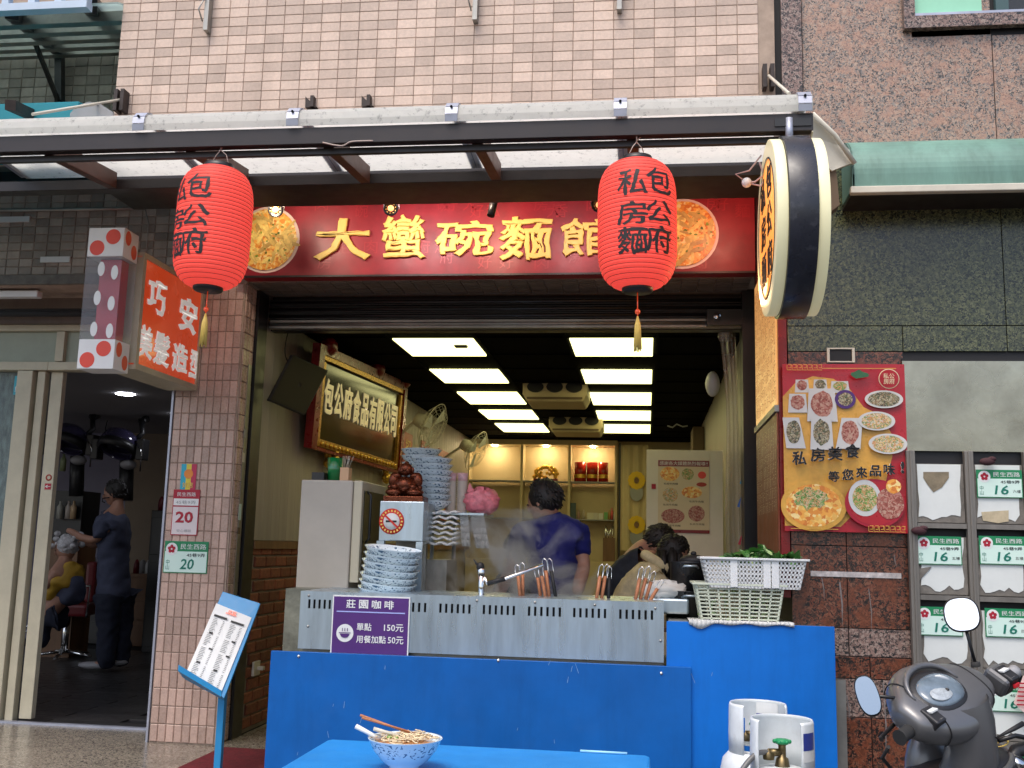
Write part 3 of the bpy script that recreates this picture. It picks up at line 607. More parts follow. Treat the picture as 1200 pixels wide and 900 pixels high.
for x in strips:
    b = MB()
    for k in range(len(prof)-1):
        (ya, za), (yb, zb) = prof[k], prof[k+1]; o1 = -.007 if k < 3 else 0; o2 = .0 if k < 2 else .007; 
        n0 = Vector((0, -(zb-za), (yb-ya))).normalized()*.006
        b.prism([(x-.028, ya+n0.y, za+n0.z), (x+.028, ya+n0.y, za+n0.z), (x+.028, yb+n0.y, zb+n0.z), (x-.028, yb+n0.y, zb+n0.z)], n0*.6)
    b.build('batten', K['alu'], aw)
    MB().lathe((x, AY-.026, 3.11), [(0, -.004), (.006, -.003), (.006, .004)], 8, -Y3).build('screw', K['black'], aw)
for (xf, xb) in ((-2.80, -2.78), (-2.10, -2.06), (-1.44, -1.42), (-.755, -.75), (-.07, -.065), (.585, .585)):
    MB().bar((xf, AY+.055, 3.0), (xb, YF-.1, 3.04), .05, .085).build('rafter', K['rust'], aw, bev=.003)
MB().prism([(.69, AY, 2.96), (.69, AY+.05, 3.045), (.69, YF, 3.1), (.69, YF, 2.8), (.69, YF-.05, 2.8)], (-.006, 0, 0)).build('end_plate', K['ivory'], aw)
# lattice of wires
wc = mat('bare_wire', (.45, .35, .3), .5)
def wire(pts, r, m, label, name='wire'):
    P4 = [Vector(p) for p in pts]; out = []
    for i in range(len(P4)-1):
        p0 = P4[max(i-1, 0)]; p1 = P4[i]; p2 = P4[i+1]; p3 = P4[min(i+2, len(P4)-1)]
        for k in range(5):
            t_ = k/5; out.append(.5*((2*p1)+(-p0+p2)*t_+(2*p0-5*p1+4*p2-p3)*t_*t_+(-p0+3*p1-3*p2+p3)*t_**3))
    out.append(P4[-1]); o = MB().tube(out, r, 6).build(name, m); return tag(o, label, 'wire')
wire([P(378, 167, AY-.01), P(400, 171, AY-.01), P(412, 166, AY-.012), P(437, 165, AY-.01)], .0035, wc, 'loose twisted wire dangling on the middle of the awning beam')
# tension rods and wall brackets
for (u, v, e, lab) in ((143, 120, (38, 134), 'left'), (900, 92, (925, 110), 'right')):
    p = P(u, v, YF-.02)
    t = thing('stay_bracket', 'black wall bracket with stay rod at the %s end of the awning' % lab, 'bracket', p, 'stay brackets of the awning')
    MB().box(p.x-.028, p.x-.008, YF-.06, YF, p.z-.06, p.z+.06).box(p.x+.008, p.x+.028, YF-.06, YF, p.z-.06, p.z+.06).build('plate', K['bracket'], t)
    q = P(e[0], e[1], AY+.05); MB().tube([p+Vector((0, -.03, 0)), q], .0075, 8).build('stay_rod', K['ivory'], t)
for (u, v) in ((364, 119), (430, 118)):
    p = P(u, v, YF-.03); tag(MB().prism([p+Vector((-.03, 0, .03)), p+Vector((-.028, 0, -.03)), p+Vector((.035, 0, -.03)), p+Vector((.01, 0, -.01))], (0, .03, 0)).box(p.x+.0, p.x+.018, p.y-.01, p.y+.03, p.z-.03, p.z+.03).build('angle_bracket', K['bracket']), 'small dark bracket on the pink wall just above the awning, %s' % ('left one' if u == 364 else 'right one'), 'bracket', 'small brackets above the awning')
# neighbour awning, blue
na = thing('awning', 'teal translucent awning of the neighbour behind the white awning', 'awning', (-4, -.7, 3.2))
MB().box(-6.5, -2.95, -1.3, -1.29, 3.2, 3.44).build('front_lip', K['rooft'], na)
MB().quad((-6.5, -1.28, 3.44), (-2.95, -1.28, 3.44), (-2.95, -.01, 3.62), (-6.5, -.01, 3.62)).build('roof_sheet', K['rooft'], na, solid=.006)
MB().bar(P(12, 123, -1.6), P(38, 135, -1.25), .05, .05).build('side_arm', K['bracket'], na)
MB().box(-6.5, -2.9, -.06, -.03, 3.45, 3.55).build('rear_rail', K['black'], na)
t_ = clear('grey_sheet', (.4, .4, .4), .6, .3)
b = MB(); q0 = [P(82, 133, -1.31), P(90, 124, -1.31), (P(104, 119, -1.31)), P(118, 122, -1.31), P(132, 131, -1.31), P(132, 136, -1.31), P(82, 137, -1.31)]
tag(b.prism(q0, (0, .02, 0)).build('folded_sheet', t_), 'crumpled grey plastic sheet lying on the neighbour awning', 'sheet')

# neighbour upper wall, recessed, and its metal cage
nw = thing('tiled_wall', 'shaded brown tiled wall far up left under the metal balcony', 'wall', (-4, .4, 3.6))
MB().box(-8, -2.87, .35, .5, 3.6, 6.0).build('backing', K['grout'], nw)
cs = [(-2.9-.098*i, .35, 3.72+.072*j) for j in range(13) for i in range(23)]
lay(nw, cs, tile_mesh(.094, .068, .008), K['dtile'])
MB().box(-2.86, -2.83, -1.08, .36, 3.4, 5.2).build('return_edge', K['grout'], nw)
cg = thing('metal_balcony', 'steel framed balcony with pale blue rail above the neighbour wall', 'balcony', (-4, -.6, 4.2))
ra = P(0, 10, -1.2); rb = P(104, 3, -1.2)
zr = (ra.z+rb.z)/2
MB().box(-6, rb.x, -1.22, -1.16, zr-.03, zr+.012).build('rail', K['cage'], cg)
for k in range(16):
    x = rb.x-.02-.155*k; MB().box(x-.02, x+.02, -1.21, -1.17, zr+.012, zr+.5).build('baluster', K['cage'], cg)
zbk = P(70, 56, .3).z
MB().prism([(-6, -1.15, zr+.02), (-2.87, -1.15, zr+.02), (-2.87, .34, zbk+.02), (-6, .34, zbk+.02)], (0, 0, .01)).build('deck_sheet', sheet('corrugated_sheet', (.6, .68, .66), .85), cg)
for k in range(5):
    zj = zr+(zbk-zr)*(.1+.2*k); MB().box(-6, -2.9, -1.0+.3*k, -.95+.3*k, zj-.05, zj+.01).build('joist', K['steeld'], cg)
for (u, v, u2, v2) in ((14, 13, 70, 58), (106, 6, 142, 42)):
    MB().bar(P(u, v, -1.12), P(u2, v2, .28), .07, .09).build('bracket_arm', K['black'], cg)
MB().bar(P(70, 55, .28), P(70, 122, .28), .05).build('post', K['black'], cg)
MB().bar(P(33, 30, -.4), P(68, 118, .25), .025).build('brace', K['black'], cg)

# ================================================================ BANNER
BY = -.1
a = P(283, 327, BY); c = P(886, 219, BY); zb, zt = 2.806, 3.325
bn = thing('shop_banner', 'long red shop banner with gold characters and two noodle bowls', 'sign', (-.93, BY, zb))
MB().box(-2.5, .62, BY, -.01, zb, zt).build('board', K['red'], bn)
MB().box(-2.5, .62, BY-.008, BY, zb-.0, zb+.012).build('edge_trim', K['beam'], bn)
MB().box(-2.5, .62, -.3, -.005, 3.37, 3.385).build('top_shelf', mat('pale_wood', (.4, .27, .12), .5, var=.2), bn)
chs = [('大', 366, 436, 254, 305), ('蠻', 445, 500, 250, 303), ('碗', 508, 579, 257, 300), ('麵', 583, 648, 252, 305), ('館', 656, 716, 254, 300)]
for ch, u0_, u1_, v0_, v1_ in chs:
    p = P(u0_, v1_, BY-.03); q = P(u1_, v0_, BY-.03)
    text('character', ch, K['gold'], bn, (p.x, BY-.012, p.z), X3, Z3, q.x-p.x, q.z-p.z, .022, .015, .020, brush=.05)
random.seed(3)
pool = '包公府私房麵大碗牛肉湯香味好'
b = None
for k in range(46):
    u = random.uniform(365, 880); v = random.choice((240, 248, 302, 308, 290, 270)); p = P(u, v+7, BY-.0015); 
    text('faint_print', random.choice(pool), K['redm'], bn, (p.x, BY-.0015, p.z), X3, Z3, .085, .085)
def bowlphoto(u, v, r, parent):
    p = P(u, v, BY); MB().disc((p.x, BY-.002, p.z), X3, Z3, r, r*1.02, 40, t=.006).build('bowl_print', mat('print_rim', (.72, .55, .47), .4), parent)
    MB().disc((p.x, BY-.009, p.z), X3, Z3, r*.92, r*.94, 40, t=.002).build('broth_print', K['f1'], parent)
    b = MB(); random.seed(int(u))
    for k in range(60):
        a0 = random.uniform(0, 6.28); rr = r*.8*math.sqrt(random.random()); c0 = Vector((p.x+rr*math.cos(a0), BY-.0115-.00003*k, p.z+rr*math.sin(a0)*.95)); an = random.uniform(0, 3.1)
        e1 = X3*math.cos(an)+Z3*math.sin(an); b.disc(c0, e1, Y3.cross(e1), random.uniform(.03, .075), random.uniform(.006, .016), 12, jit=.12)
    b.build('noodle_print', mat('noodle_yellow', (.9, .55, .15), .4, rand=.45, var=.3, scale=40), parent, kind='stuff')
    b = MB()
    for k in range(26):
        a0 = random.uniform(0, 6.28); rr = r*.85*math.sqrt(random.random()); b.disc((p.x+rr*math.cos(a0), BY-.0145-.00002*k, p.z+rr*math.sin(a0)*.95), X3, Z3, random.uniform(.004, .012), random.uniform(.003, .009), 7, jit=.3)
    b.build('herb_print', mat('herb_green', (.2, .28, .03), .4, rand=.6), parent, kind='stuff')
bowlphoto(313, 281, .21, bn); bowlphoto(800, 274, .21, bn)
# spot lamps
for (u, v, lab) in ((323, 246, 'first'), (458, 244, 'second'), (578, 240, 'third'), (702, 240, 'fourth')):
    y = -.55; p = P(u, v, y); top = P(u-4, 222, y+.0)
    t = thing('spot_lamp', '%s black spot lamp from the left over the red banner' % lab, 'lamp', p, 'spot lamps over the banner')
    MB().box(top.x-.05, top.x+.02, y-.02, y+.02, top.z-.01, top.z+.03).box(top.x-.02, top.x+.0, y-.01, y+.2, top.z+.02, top.z+.04).build('mount', K['black'], t)
    if lab == 'third':
        MB().tube([top+Vector((-.0, 0, 0)), P(580, 232, y), P(575, 253, y-.02)], .012, 8).tube([P(580, 232, y), P(575, 253, y-.02)], .022, 10).build('head', K['black'], t)
        continue
    ax = Vector((.1, -.6, -.25)).normalized()
    MB().lathe(p, [(0, -.09), (.02, -.09), (.035, -.04), (.043, -.01), (.043, .012), (.034, .012), (.03, .0), (0, .0)], 18, ax).build('head', K['black'], t)
    MB().lathe(p+ax*.002, [(0, 0), (.018, 0), (.018, .004), (0, .004)], 14, ax).build('led', K['spotg'], t)
    b = MB()
    for k in range(10):
        an = k*math.pi/5; e1 = ax.orthogonal().normalized(); e2 = ax.cross(e1); q = p+ax*.008+(e1*math.cos(an)+e2*math.sin(an))*.028; b.ell(q, .004, .004, .004, 6, 4)
    b.build('led_dots', K['gold'], t, kind='stuff')
    MB().tube([top, top+Vector((.01, 0, -.03)), p+Vector((.04, .02, .03)), p+Vector((.045, .02, 0))], .003, 6).tube([top, top+Vector((-.02, 0, -.03)), p+Vector((-.045, .02, .03)), p+Vector((-.045, .02, 0))], .003, 6).build('yoke', K['steeld'], t)
# lamp light thrown on banner: spots spread along it, several added beyond the lamps there
for u, e, col in ((318, 15, (1, .82, .65)), (430, 6, (1, .78, .72)), (480, 9, (1, .78, .76)), (560, 11, (1, .72, .55)), (650, 6, (1, .78, .75)), (730, 4, (1, .7, .6)), (850, 6, (1, .45, .3))):
    p = P(u, 232, -.62); l = bpy.data.lights.new('banner_wash_light', 'SPOT'); l.energy = e; l.color = col; l.spot_size = rad(120); l.spot_blend = 1; l.shadow_soft_size = .06
    o = bpy.data.objects.new('banner_wash_light', l); C.objects.link(o); o.location = p; tg = Vector((p.x+.05, -.1, 3.0)); o.rotation_euler = (p-tg).to_track_quat('Z', 'Y').to_euler()

# ================================================================ LANTERNS
def lantern(c, R, Hh, ang, lab):
    t = thing('paper_lantern', lab, 'lantern', c, 'red paper lanterns under the awning')
    nr = 30; prof = []
    def rad_at(f):   # f 0..1 from bottom
        q = abs(2*f-1); return .064 + (R-.064)*(1-q**4.8)**.58
    for k in range(nr*3+1):
        f = k/(nr*3); rip = (.0026 if k % 3 else -.0016); prof.append((rad_at(f)+rip, f*Hh))
    MB().lathe(c, prof, 40).build('paper_shade', K['lantern'], t)
    b = MB()
    for k in range(1, nr):
        f = k/nr; r = rad_at(f)-.0005; pts = [c+Vector((r*math.cos(a*math.pi/16), r*math.sin(a*math.pi/16), f*Hh)) for a in range(33)]
        b.tube(pts, .0011, 4, cap=False)
    b.build('hoops', K['redw'], t, kind='stuff')
    MB().lathe(c, [(0, -.018), (.058, -.018), (.066, -.01), (.066, .012), (.05, .012)], 24).build('bottom_ring', K['blackp'], t)
    MB().lathe(c+Z3*Hh, [(.05, -.01), (.066, -.01), (.066, .022), (.058, .022), (.058, 0)], 24).build('top_ring', K['blackp'], t)
    # writing, wrapped on the shade
    for col, s in ((0, '包公府'), (-41, '私房麵')):
        for i, ch in enumerate(s):
            h = .118 if i != 1 else .10; w_ = .128; z0 = Hh-.078-.112-i*.126+(-.01 if col else 0)
            def mp(a, cc, z0=z0, col=col, w_=w_):
                th = (a-w_/2)/R + rad(col); z = z0+cc; f = min(max(z/Hh, 0), 1); r = rad_at(f)+.0045
                return Vector((c.x+r*math.sin(th), c.y-r*math.cos(th), c.z+z))
            vs, fs = glyph(ch); vs, fs = brushy(vs, fs, .055, seed=ord(ch) % 13, thick=.016)
            x0 = min(v.x for v in vs); x1 = max(v.x for v in vs); y0 = min(v.y for v in vs); y1 = max(v.y for v in vs)
            bm = bmesh.new(); vv = [bm.verts.new(((v.x-x0)*w_/(x1-x0), 0, (v.y-y0)*h/(y1-y0))) for v in vs]
            for f in fs:
                try: bm.faces.new([vv[i2] for i2 in f])
                except ValueError: pass
            for k in range(1, 8): bmesh.ops.bisect_plane(bm, geom=bm.verts[:]+bm.edges[:]+bm.faces[:], plane_co=(w_*k/8, 0, 0), plane_no=(1, 0, 0))
            for k in range(1, 6): bmesh.ops.bisect_plane(bm, geom=bm.verts[:]+bm.edges[:]+bm.faces[:], plane_co=(0, 0, h*k/6), plane_no=(0, 0, 1))
            bm.verts.index_update(); b = MB().add([mp(v.co.x, v.co.z) for v in bm.verts], [[v.index for v in f.verts] for f in bm.faces]); bm.free()
            b.build('character', K['ink'], t)
    # hanger wires and tassel
    tp = c+Z3*(Hh+.02)
    MB().tube([tp+Vector((-.05, 0, -.01)), tp+Vector((-.02, 0, .05)), tp+Vector((0, 0, .075))], .0022, 5).tube([tp+Vector((.05, 0, -.01)), tp+Vector((.03, 0, .05)), tp+Vector((0, 0, .075))], .0022, 5).tube([tp+Vector((0, 0, .07)), tp+Vector((0, .0, .13))], .003, 5).tube([tp+Vector((0, 0, .08)), tp+Vector((.05, 0, .13)), tp+Vector((.09, -.01, .16))], .0025, 5).build('hanger_wire', wc, t)
    MB().tube([c+Z3*-.018, c+Z3*-.12], .0025, 6).ell(c+Z3*-.10, .012, .012, .012, 8, 6).build('cord', K['signred'], t)
    b = MB(); 
    for k in range(14):
        a_ = k*math.pi/7; b.tube([c+Vector((0, 0, -.12)), c+Vector((.010*math.cos(a_), .010*math.sin(a_), -.16)), c+Vector((.014*math.cos(a_), .014*math.sin(a_), -.25-.01*(k % 3)))], .0035, 5)
    b.build('tassel', K['gold'], t)
    t.rotation_euler = (0, 0, ang)
    t.rotation_euler.y = rad(1.2 if ang < 0 else -.8)
    return t
cl = P(244, 335, AY+.02); cl.z = 2.31
lantern(cl, .164, .55, rad(-24+19.5) - .0 + rad(22)*0, 'left red paper lantern hanging beside the salon sign')
cr_ = P(747, 342, AY+.02); cr_.z = 2.29
lantern(cr_, .166, .555, rad(35), 'right red paper lantern hanging before the banner')

# ================================================================ ROUND SIGN
rc = P(927, 268, AY); R_ = .365
rs = thing('round_sign', 'round double faced lit sign with black band at the awning end', 'sign', rc)
def drum(x0, x1, r0_, r1_, m, name, n=64): MB().lathe(rc+X3*0, [(r0_, x0), (r1_, x0), (r1_, x1), (r0_, x1), (r0_, x0)], n, X3).build(name, m, rs, bev=.002)
drum(-.055, .055, .3, R_+.012, mat('black_band', (.018, .02, .03), .3, var=.2, scale=8, dirt=.12, dcol=(.5, .5, .55)), 'band')
drum(-.10, -.057, .29, R_, K['rim'], 'rim'); drum(.057, .10, .29, R_, K['rim'], 'rim')
for sx_ in (-1, 1):
    MB().lathe(rc, [(0, sx_*.092), (.295, sx_*.092), (.295, sx_*.098), (0, sx_*.098)], 56, X3).build('sign_face', K['signor'], rs)
    MB().lathe(rc, [(.288, sx_*.0985), (.295, sx_*.0985), (.295, sx_*.1025), (.288, sx_*.1025)], 56, X3).build('face_ring', K['ink'], rs)
    ex = Vector((0, -sx_*-1, 0)) if sx_ < 0 else Y3
    ex = Vector((0, -1, 0)) if sx_ < 0 else Vector((0, 1, 0))
    for j, s in enumerate(('包公府', '私房麵')):
        for i, ch in enumerate(s):
            o0 = rc + X3*(sx_*.1) + ex*((.02 if j == 0 else -.19)) + Z3*(.11-.165*i)
            text('character', ch, K['ink'], rs, o0, ex, Z3, .16, .14, .015)
pt = rc+Z3*(R_+.01)
MB().tube([pt, pt+Z3*.11], .016, 12).lathe(pt+Z3*.0, [(.04, 0), (.04, .01), (0, .01)], 12).build('hanging_pipe', K['alu'], rs)
MB().box(rc.x-.06, rc.x+.09, AY-.006, AY, 2.985, 3.02).build('fixing_plate', K['blackp'], rs)
p = P(875, 214, AY+.12); t = thing('junction_box', 'round white junction box with tangled wires near the round sign', 'electrical box', p)
MB().ell(p, .022, .022, .022, 14, 10).build('box', K['wplas'], t)
for pts in ([p, P(862, 204, AY+.1), P(878, 200, AY+.1), P(892, 182, AY+.1)], [p, P(885, 213, AY+.1), P(895, 205, AY+.1), P(890, 190, AY+.1)], [p, P(892, 218, AY+.1), P(898, 205, AY+.1), P(897, 195, AY+.1)]):
    MB().tube(pts, .004, 6).build('wire', mat('pale_wire', (.6, .42, .4), .5), t)

# ================================================================ SALON SIGN with dice box
sg = thing('salon_sign', 'red projecting hair salon sign with white spotted dice column', 'sign', (-2.88, -.5, 2.1))
sx0, sx1 = -2.98, -2.78
yN, yFar, z0, z1 = -.80, -.005, 2.115, 2.77
MB().box(sx0+.01, sx1-.012, yN, yFar, z0+.02, z1-.02).build('light_box', K['signred'], sg)
b = MB(); 
for (ya, yb, za, zb_) in ((yN, yFar, z0-.005, z0+.028), (yN, yFar, z1-.028, z1), (yN-.004, yN+.03, z0+.028, z1-.028), (yFar-.02, yFar, z0+.028, z1-.028)): b.box(sx0, sx1, ya, yb, za, zb_)
b.build('frame', K['cream'], sg)
for ch, u0_, v0_, u1_, v1_ in (('巧', 174, 322, 196, 371), ('安', 211, 343, 232, 393), ('美', 163, 375, 180, 423), ('髮', 181, 384, 200, 432), ('造', 203, 397, 221, 440), ('型', 223, 405, 239, 447)):
    a = PX(u0_, (v0_+v1_)/2+14, sx1+.0); c = PX(u1_, (v0_+v1_)/2+14, sx1); zc_ = (PX((u0_+u1_)/2, v0_, sx1).z+PX((u0_+u1_)/2, v1_, sx1).z)/2; hh_ = PX(u0_, v0_, sx1).z-PX(u0_, v1_, sx1).z
    text('character', ch, K['litwhite'], sg, (sx1-.0105, a.y, zc_-hh_*.45), Y3, Z3, c.y-a.y, hh_*.85, .04, brush=.045)
# dice column in front
dx0, dx1, dy0, dy1 = -3.005, -2.80, -1.0, -.84
for (za, zb_, nm2) in ((2.075, 2.235, 'dice_block'), (2.69, 2.85, 'dice_block')):
    MB().box(dx0, dx1, dy0, dy1, za, zb_).build(nm2, K['white'], sg, bev=.003)
    for (fx, fz) in ((.27, .3), (.7, .68)):
        MB().disc((dx0+(dx1-dx0)*fx, dy0-.0015, za+.16*fz), X3, Z3, .042, .042, 24, t=.001).build('red_spot', K['dot'], sg)
        MB().disc((dx1+.0015, dy0+(dy1-dy0)*(fx+.02), za+.16*(1-fz)), Y3, Z3, .03, .04, 24, t=.001).build('red_spot', K['dot'], sg)
gl = clear('acrylic', (.45, .5, .55), .2, .1)
MB().box(dx0, dx1, dy0, dy1, 2.237, 2.688).build('acrylic_case', gl, sg)
MB().box(dx0+.055, dx1-.03, dy0+.05, dy1-.03, 2.24, 2.685).build('inner_column', mat('crimson_tube', (.5, .02, .05), .4, var=.2), sg)
for (fx, z) in ((.44, 2.62), (.4, 2.46), (.38, 2.29), (.82, 2.6), (.8, 2.43), (.82, 2.28)):
    MB().disc((dx0+(dx1-dx0)*fx, dy0-.0015, z), X3, Z3, .02, .04, 18, t=.001).build('white_spot', K['white'], sg)

# ================================================================ PILLAR PLAQUES
def plaque(u0_, v0_, u1_, v1_, y, num, lab=None, parent=None, name='address_plate', extra=None, sub=False):
    a = P(u0_, v1_, y); c = P(u1_, v0_, y); w_ = c.x-a.x; h = c.z-a.z
    if parent is None: t = thing(name, lab, 'sign', ((a.x+c.x)/2, y, a.z)); par = t; MB().box(a.x, c.x, y-.004, y, a.z, c.z).build('plate', K['green'], t, bev=.002)
    else: par = MB().box(a.x, c.x, y-.004, y, a.z, c.z).build('address_plate', K['green'], parent)
    yy = y-.0055
    MB().box(a.x+w_*.02, c.x-w_*.02, yy, y-.0042, a.z+h*.03, a.z+h*.68).build('lower_field', K['plaq'], par)
    MB().disc((a.x+w_*.17, yy-.001, c.z-h*.25), X3, Z3, w_*.135, w_*.135, 22, t=.001).build('emblem_ground', K['wplas'], par)
    b = MB()
    for k in range(5):
        an = math.pi/2+k*2*math.pi/5; b.disc((a.x+w_*.17+math.cos(an)*w_*.055, yy-.0025, c.z-h*.25+math.sin(an)*w_*.055), X3, Z3, w_*.038, w_*.038, 10)
    b.build('emblem', K['crim'], par)
    text('lettering', '民生西路', K['wplas'], par, (a.x+w_*.37, y-.0052, c.z-h*.25), X3, Z3, w_*.58, h*.17, .0)
    text('lettering', '45巷9弄', K['ink'], par, (a.x+w_*.52, yy-.001, a.z+h*.51), X3, Z3, w_*.42, h*.12, .01)
    text('lettering', num, K['plqd'], par, (a.x+w_*.38, yy-.001, a.z+h*.12), X3, Z3, w_*.30, h*.33, .02, shear=.15)
    if extra: text('lettering', extra, K['ink'], par, (a.x+w_*.78, yy-.001, a.z+h*.18), X3, Z3, w_*.17, h*.11)
    text('lettering', '中\n山', K['plqd'], par, (a.x+w_*.06, yy-.001, a.z+h*.1), X3, Z3, w_*.08, h*.32)
    return par
plaque(191, 635, 245, 671, -.001, '20', 'green and white house number plate 20 on the pink pillar')
a = P(200, 627, -.001); c = P(235, 574, -.001); w_, h = c.x-a.x, c.z-a.z
t = thing('number_sign', 'white and dark red number 20 sign on the pink pillar', 'sign', ((a.x+c.x)/2, 0, a.z))
MB().box(a.x, c.x, -.005, -.001, a.z, c.z).build('plate', K['crim'], t)
MB().box(a.x+w_*.03, c.x-w_*.03, -.0065, -.0052, a.z+h*.02, a.z+h*.62).build('field', mat('pinkish_white', (.7, .62, .62), .4), t)
MB().box(a.x+w_*.03, c.x-w_*.03, -.0065, -.0052, a.z+h*.65, a.z+h*.80).build('band', K['white'], t)
text('lettering', '民生西路', K['white'], t, (a.x+w_*.15, -.0062, a.z+h*.85), X3, Z3, w_*.7, h*.09)
text('lettering', '45巷9弄', K['grey'], t, (a.x+w_*.12, -.0075, a.z+h*.68), X3, Z3, w_*.76, h*.08)
text('lettering', '20', K['crim'], t, (a.x+w_*.15, -.0075, a.z+h*.27), X3, Z3, w_*.66, h*.25, .035)
text('lettering', '安心標誌', K['grey'], t, (a.x+w_*.22, -.0075, a.z+h*.07), X3, Z3, w_*.55, h*.06)
a = P(211, 574, -.001); c = P(231, 544, -.001); w_, h = c.x-a.x, c.z-a.z
t = thing('sticker', 'small blue yellow red sticker with orange figure above the number sign', 'sticker', ((a.x+c.x)/2, 0, a.z))
for k, cc in enumerate(((.02, .4, .55), (.75, .6, .05), (.5, .02, .08))): MB().box(a.x+w_*k/3, a.x+w_*(k+1)/3, -.004, -.001, a.z, c.z).build('stripe', mat('stripe', cc, .4), t)
MB().disc(((a.x+c.x)/2, -.0052, a.z+h*.62), X3, Z3, w_*.3, w_*.3, 18, t=.001).build('round_print', mat('orange_print', (.8, .25, .03), .4), t)
text('lettering', '好店', K['gold'], t, (a.x+w_*.15, -.0062, a.z+h*.08), X3, Z3, w_*.7, h*.22, .02)

# ================================================================ SALON
sl_ = thing('sliding_door', 'cream framed sliding glass door of the hair salon', 'door', (-4.2, .4, 0))
def strip(u0_, v0_, u1_, v1_, wpx, y, name, m, d=.04, par=None):
    a = P(u0_, v0_, y); b_ = P(u1_, v1_, y); wd = wpx*(y+6.05)/FPX
    return MB().prism([(a.x, y, a.z), (a.x+wd, y, a.z), (b_.x+wd, y, b_.z), (b_.x, y, b_.z)], (0, d, 0)).build(name, m, par or sl_, bev=.004)
zf = 2.30
xo = P(70, 600, .36).x
dxx = [P(u, 440, .37).x for u in (20, 38, 41, 50, 55, 69)]
MB().box(dxx[0], dxx[1], .37, .45, 0, zf).build('frame_post', K['cream'], sl_, bev=.004)
MB().box(dxx[2], dxx[3], .40, .46, 0, zf).build('frame_post', K['cream'], sl_, bev=.004)
MB().box(dxx[4], dxx[5], .42, .47, .02, zf).build('door_stile', K['cream'], sl_, bev=.004)
MB().box(dxx[4]+.001, -3.1, .37, .47, zf+.003, zf+.06).build('head_rail', K['cream'], sl_, bev=.003)
MB().box(-6, dxx[4]-.001, .37, .47, zf+.003, zf+.06).build('head_rail', K['cream'], sl_, bev=.003)
MB().box(-6, -3.0, .37, .47, 2.575, 2.618).build('top_rail', K['cream'], sl_, bev=.003)
for x in (-3.96, -4.8): MB().box(x-.03, x+.03, .375, .465, zf+.064, 2.572).build('mullion', K['cream'], sl_, bev=.003)
MB().box(-6, -3.0, .41, .415, zf+.06, 2.58).build('transom_pane', mat('frosted_glass', (.30, .33, .25), .4, var=.1), sl_)
MB().box(-5.9, dxx[0]-.002, .43, .436, .06, zf).build('glass_pane', K['glass'], sl_)
MB().box(-5.9, dxx[0]-.002, .47, .48, .05, zf).build('lace_curtain', mat('lace_curtain', (.3, .35, .34), .9, var=.6, scale=40, stretch=(1, 1, .3)), sl_)
MB().box(-3.115, -3.095, .37, .47, 0, zf+.0).build('side_jamb', K['alu'], sl_)
p = P(46, 573, .36)
sxx = (dxx[4]+dxx[5])/2+.01
tag(MB().box(sxx-.022, sxx+.022, .417, .419, 1.50, 1.54).build('door_sticker', K['crim']), 'small red arrow sticker on the cream door stile', 'sticker')
t = thing('door_sticker', 'small round no smoking sticker above the red arrow sticker', 'sticker', (sxx, .41, 1.57))
MB().lathe((sxx, .4185, 1.58), [(.013, -.001), (.022, -.001), (.022, .001), (.013, .001)], 18, Y3).build('ring', K['couplet'], t)
text('lettering', '←', K['white'], bpy.data.objects['door_sticker'], (sxx-.02, .4160, 1.51), X3, Z3, .04, .02, .02)
t = thing('glass_sticker', 'cyan and red sticker at the top left on the salon glass', 'sticker', (-4.12, .36, 2.2))
q = P(13, 462, .40); MB().box(q.x, q.x+.045, .422, .426, q.z, q.z+.13).build('sticker_left', mat('cyan', (.02, .35, .45), .4), t); MB().box(q.x+.046, q.x+.09, .422, .426, q.z, q.z+.13).build('sticker_right', K['crim'], t)
text('lettering', '好店', K['white'], t, (q.x+.01, .4205, q.z+.02), X3, Z3, .07, .04, .02)
# salon room
sr = thing('salon_wall', 'pale lilac rear wall of the hair salon', 'wall', (-5.5, 4.4, 0))
xsp = P(149, 560, 5.5).x
MB().box(-10, xsp, 5.5, 5.6, 0, 2.6).build('wall_face', K['sal'], sr)
MB().box(xsp, -3.0, 5.5, 5.6, 0, 2.6).build('tan_wall_face', K['salb'], sr)
struct(MB().box(-10, -2.97, .5, 5.6, 2.42, 2.5).build('salon_ceiling', mat('salon_ceiling', (.30, .29, .3), .8)))
tag(MB().box(-2.99, -2.94, .36, 5.5, 0, 2.5).build('salon_side_wall', K['salb']), 'tan side wall inside the salon behind the pillar', 'wall')
tag(MB().box(-10.1, -10, .5, 5.5, 0, 2.5).build('salon_far_wall', K['sal']), 'lilac far side wall inside the salon', 'wall')
p = PZ(147, 462, 2.415); tag(MB().lathe(p, [(0, -.004), (.07, -.004), (.08, .0), (.08, .004)], 20).build('ceiling_downlight', K['downw']), 'round lit downlight in the salon ceiling', 'ceiling light')
for k, (x, y) in enumerate(((-6.2, 1.6), (-7.4, 3.2), (-5.4, 1.2), (-4.6, 3.6))):  # unseen downlights added to brighten the salon
    tag(MB().lathe((x, y, 2.415), [(0, -.004), (.07, -.004), (.08, .0), (.08, .004)], 20).build('ceiling_downlight', K['downw']), ['first', 'second', 'third', 'fourth'][k]+' extra salon downlight, unseen, added to brighten the room', 'ceiling light', 'added salon downlights')
def pts_p(l, y): return [P(u, v, y) for u, v in l]
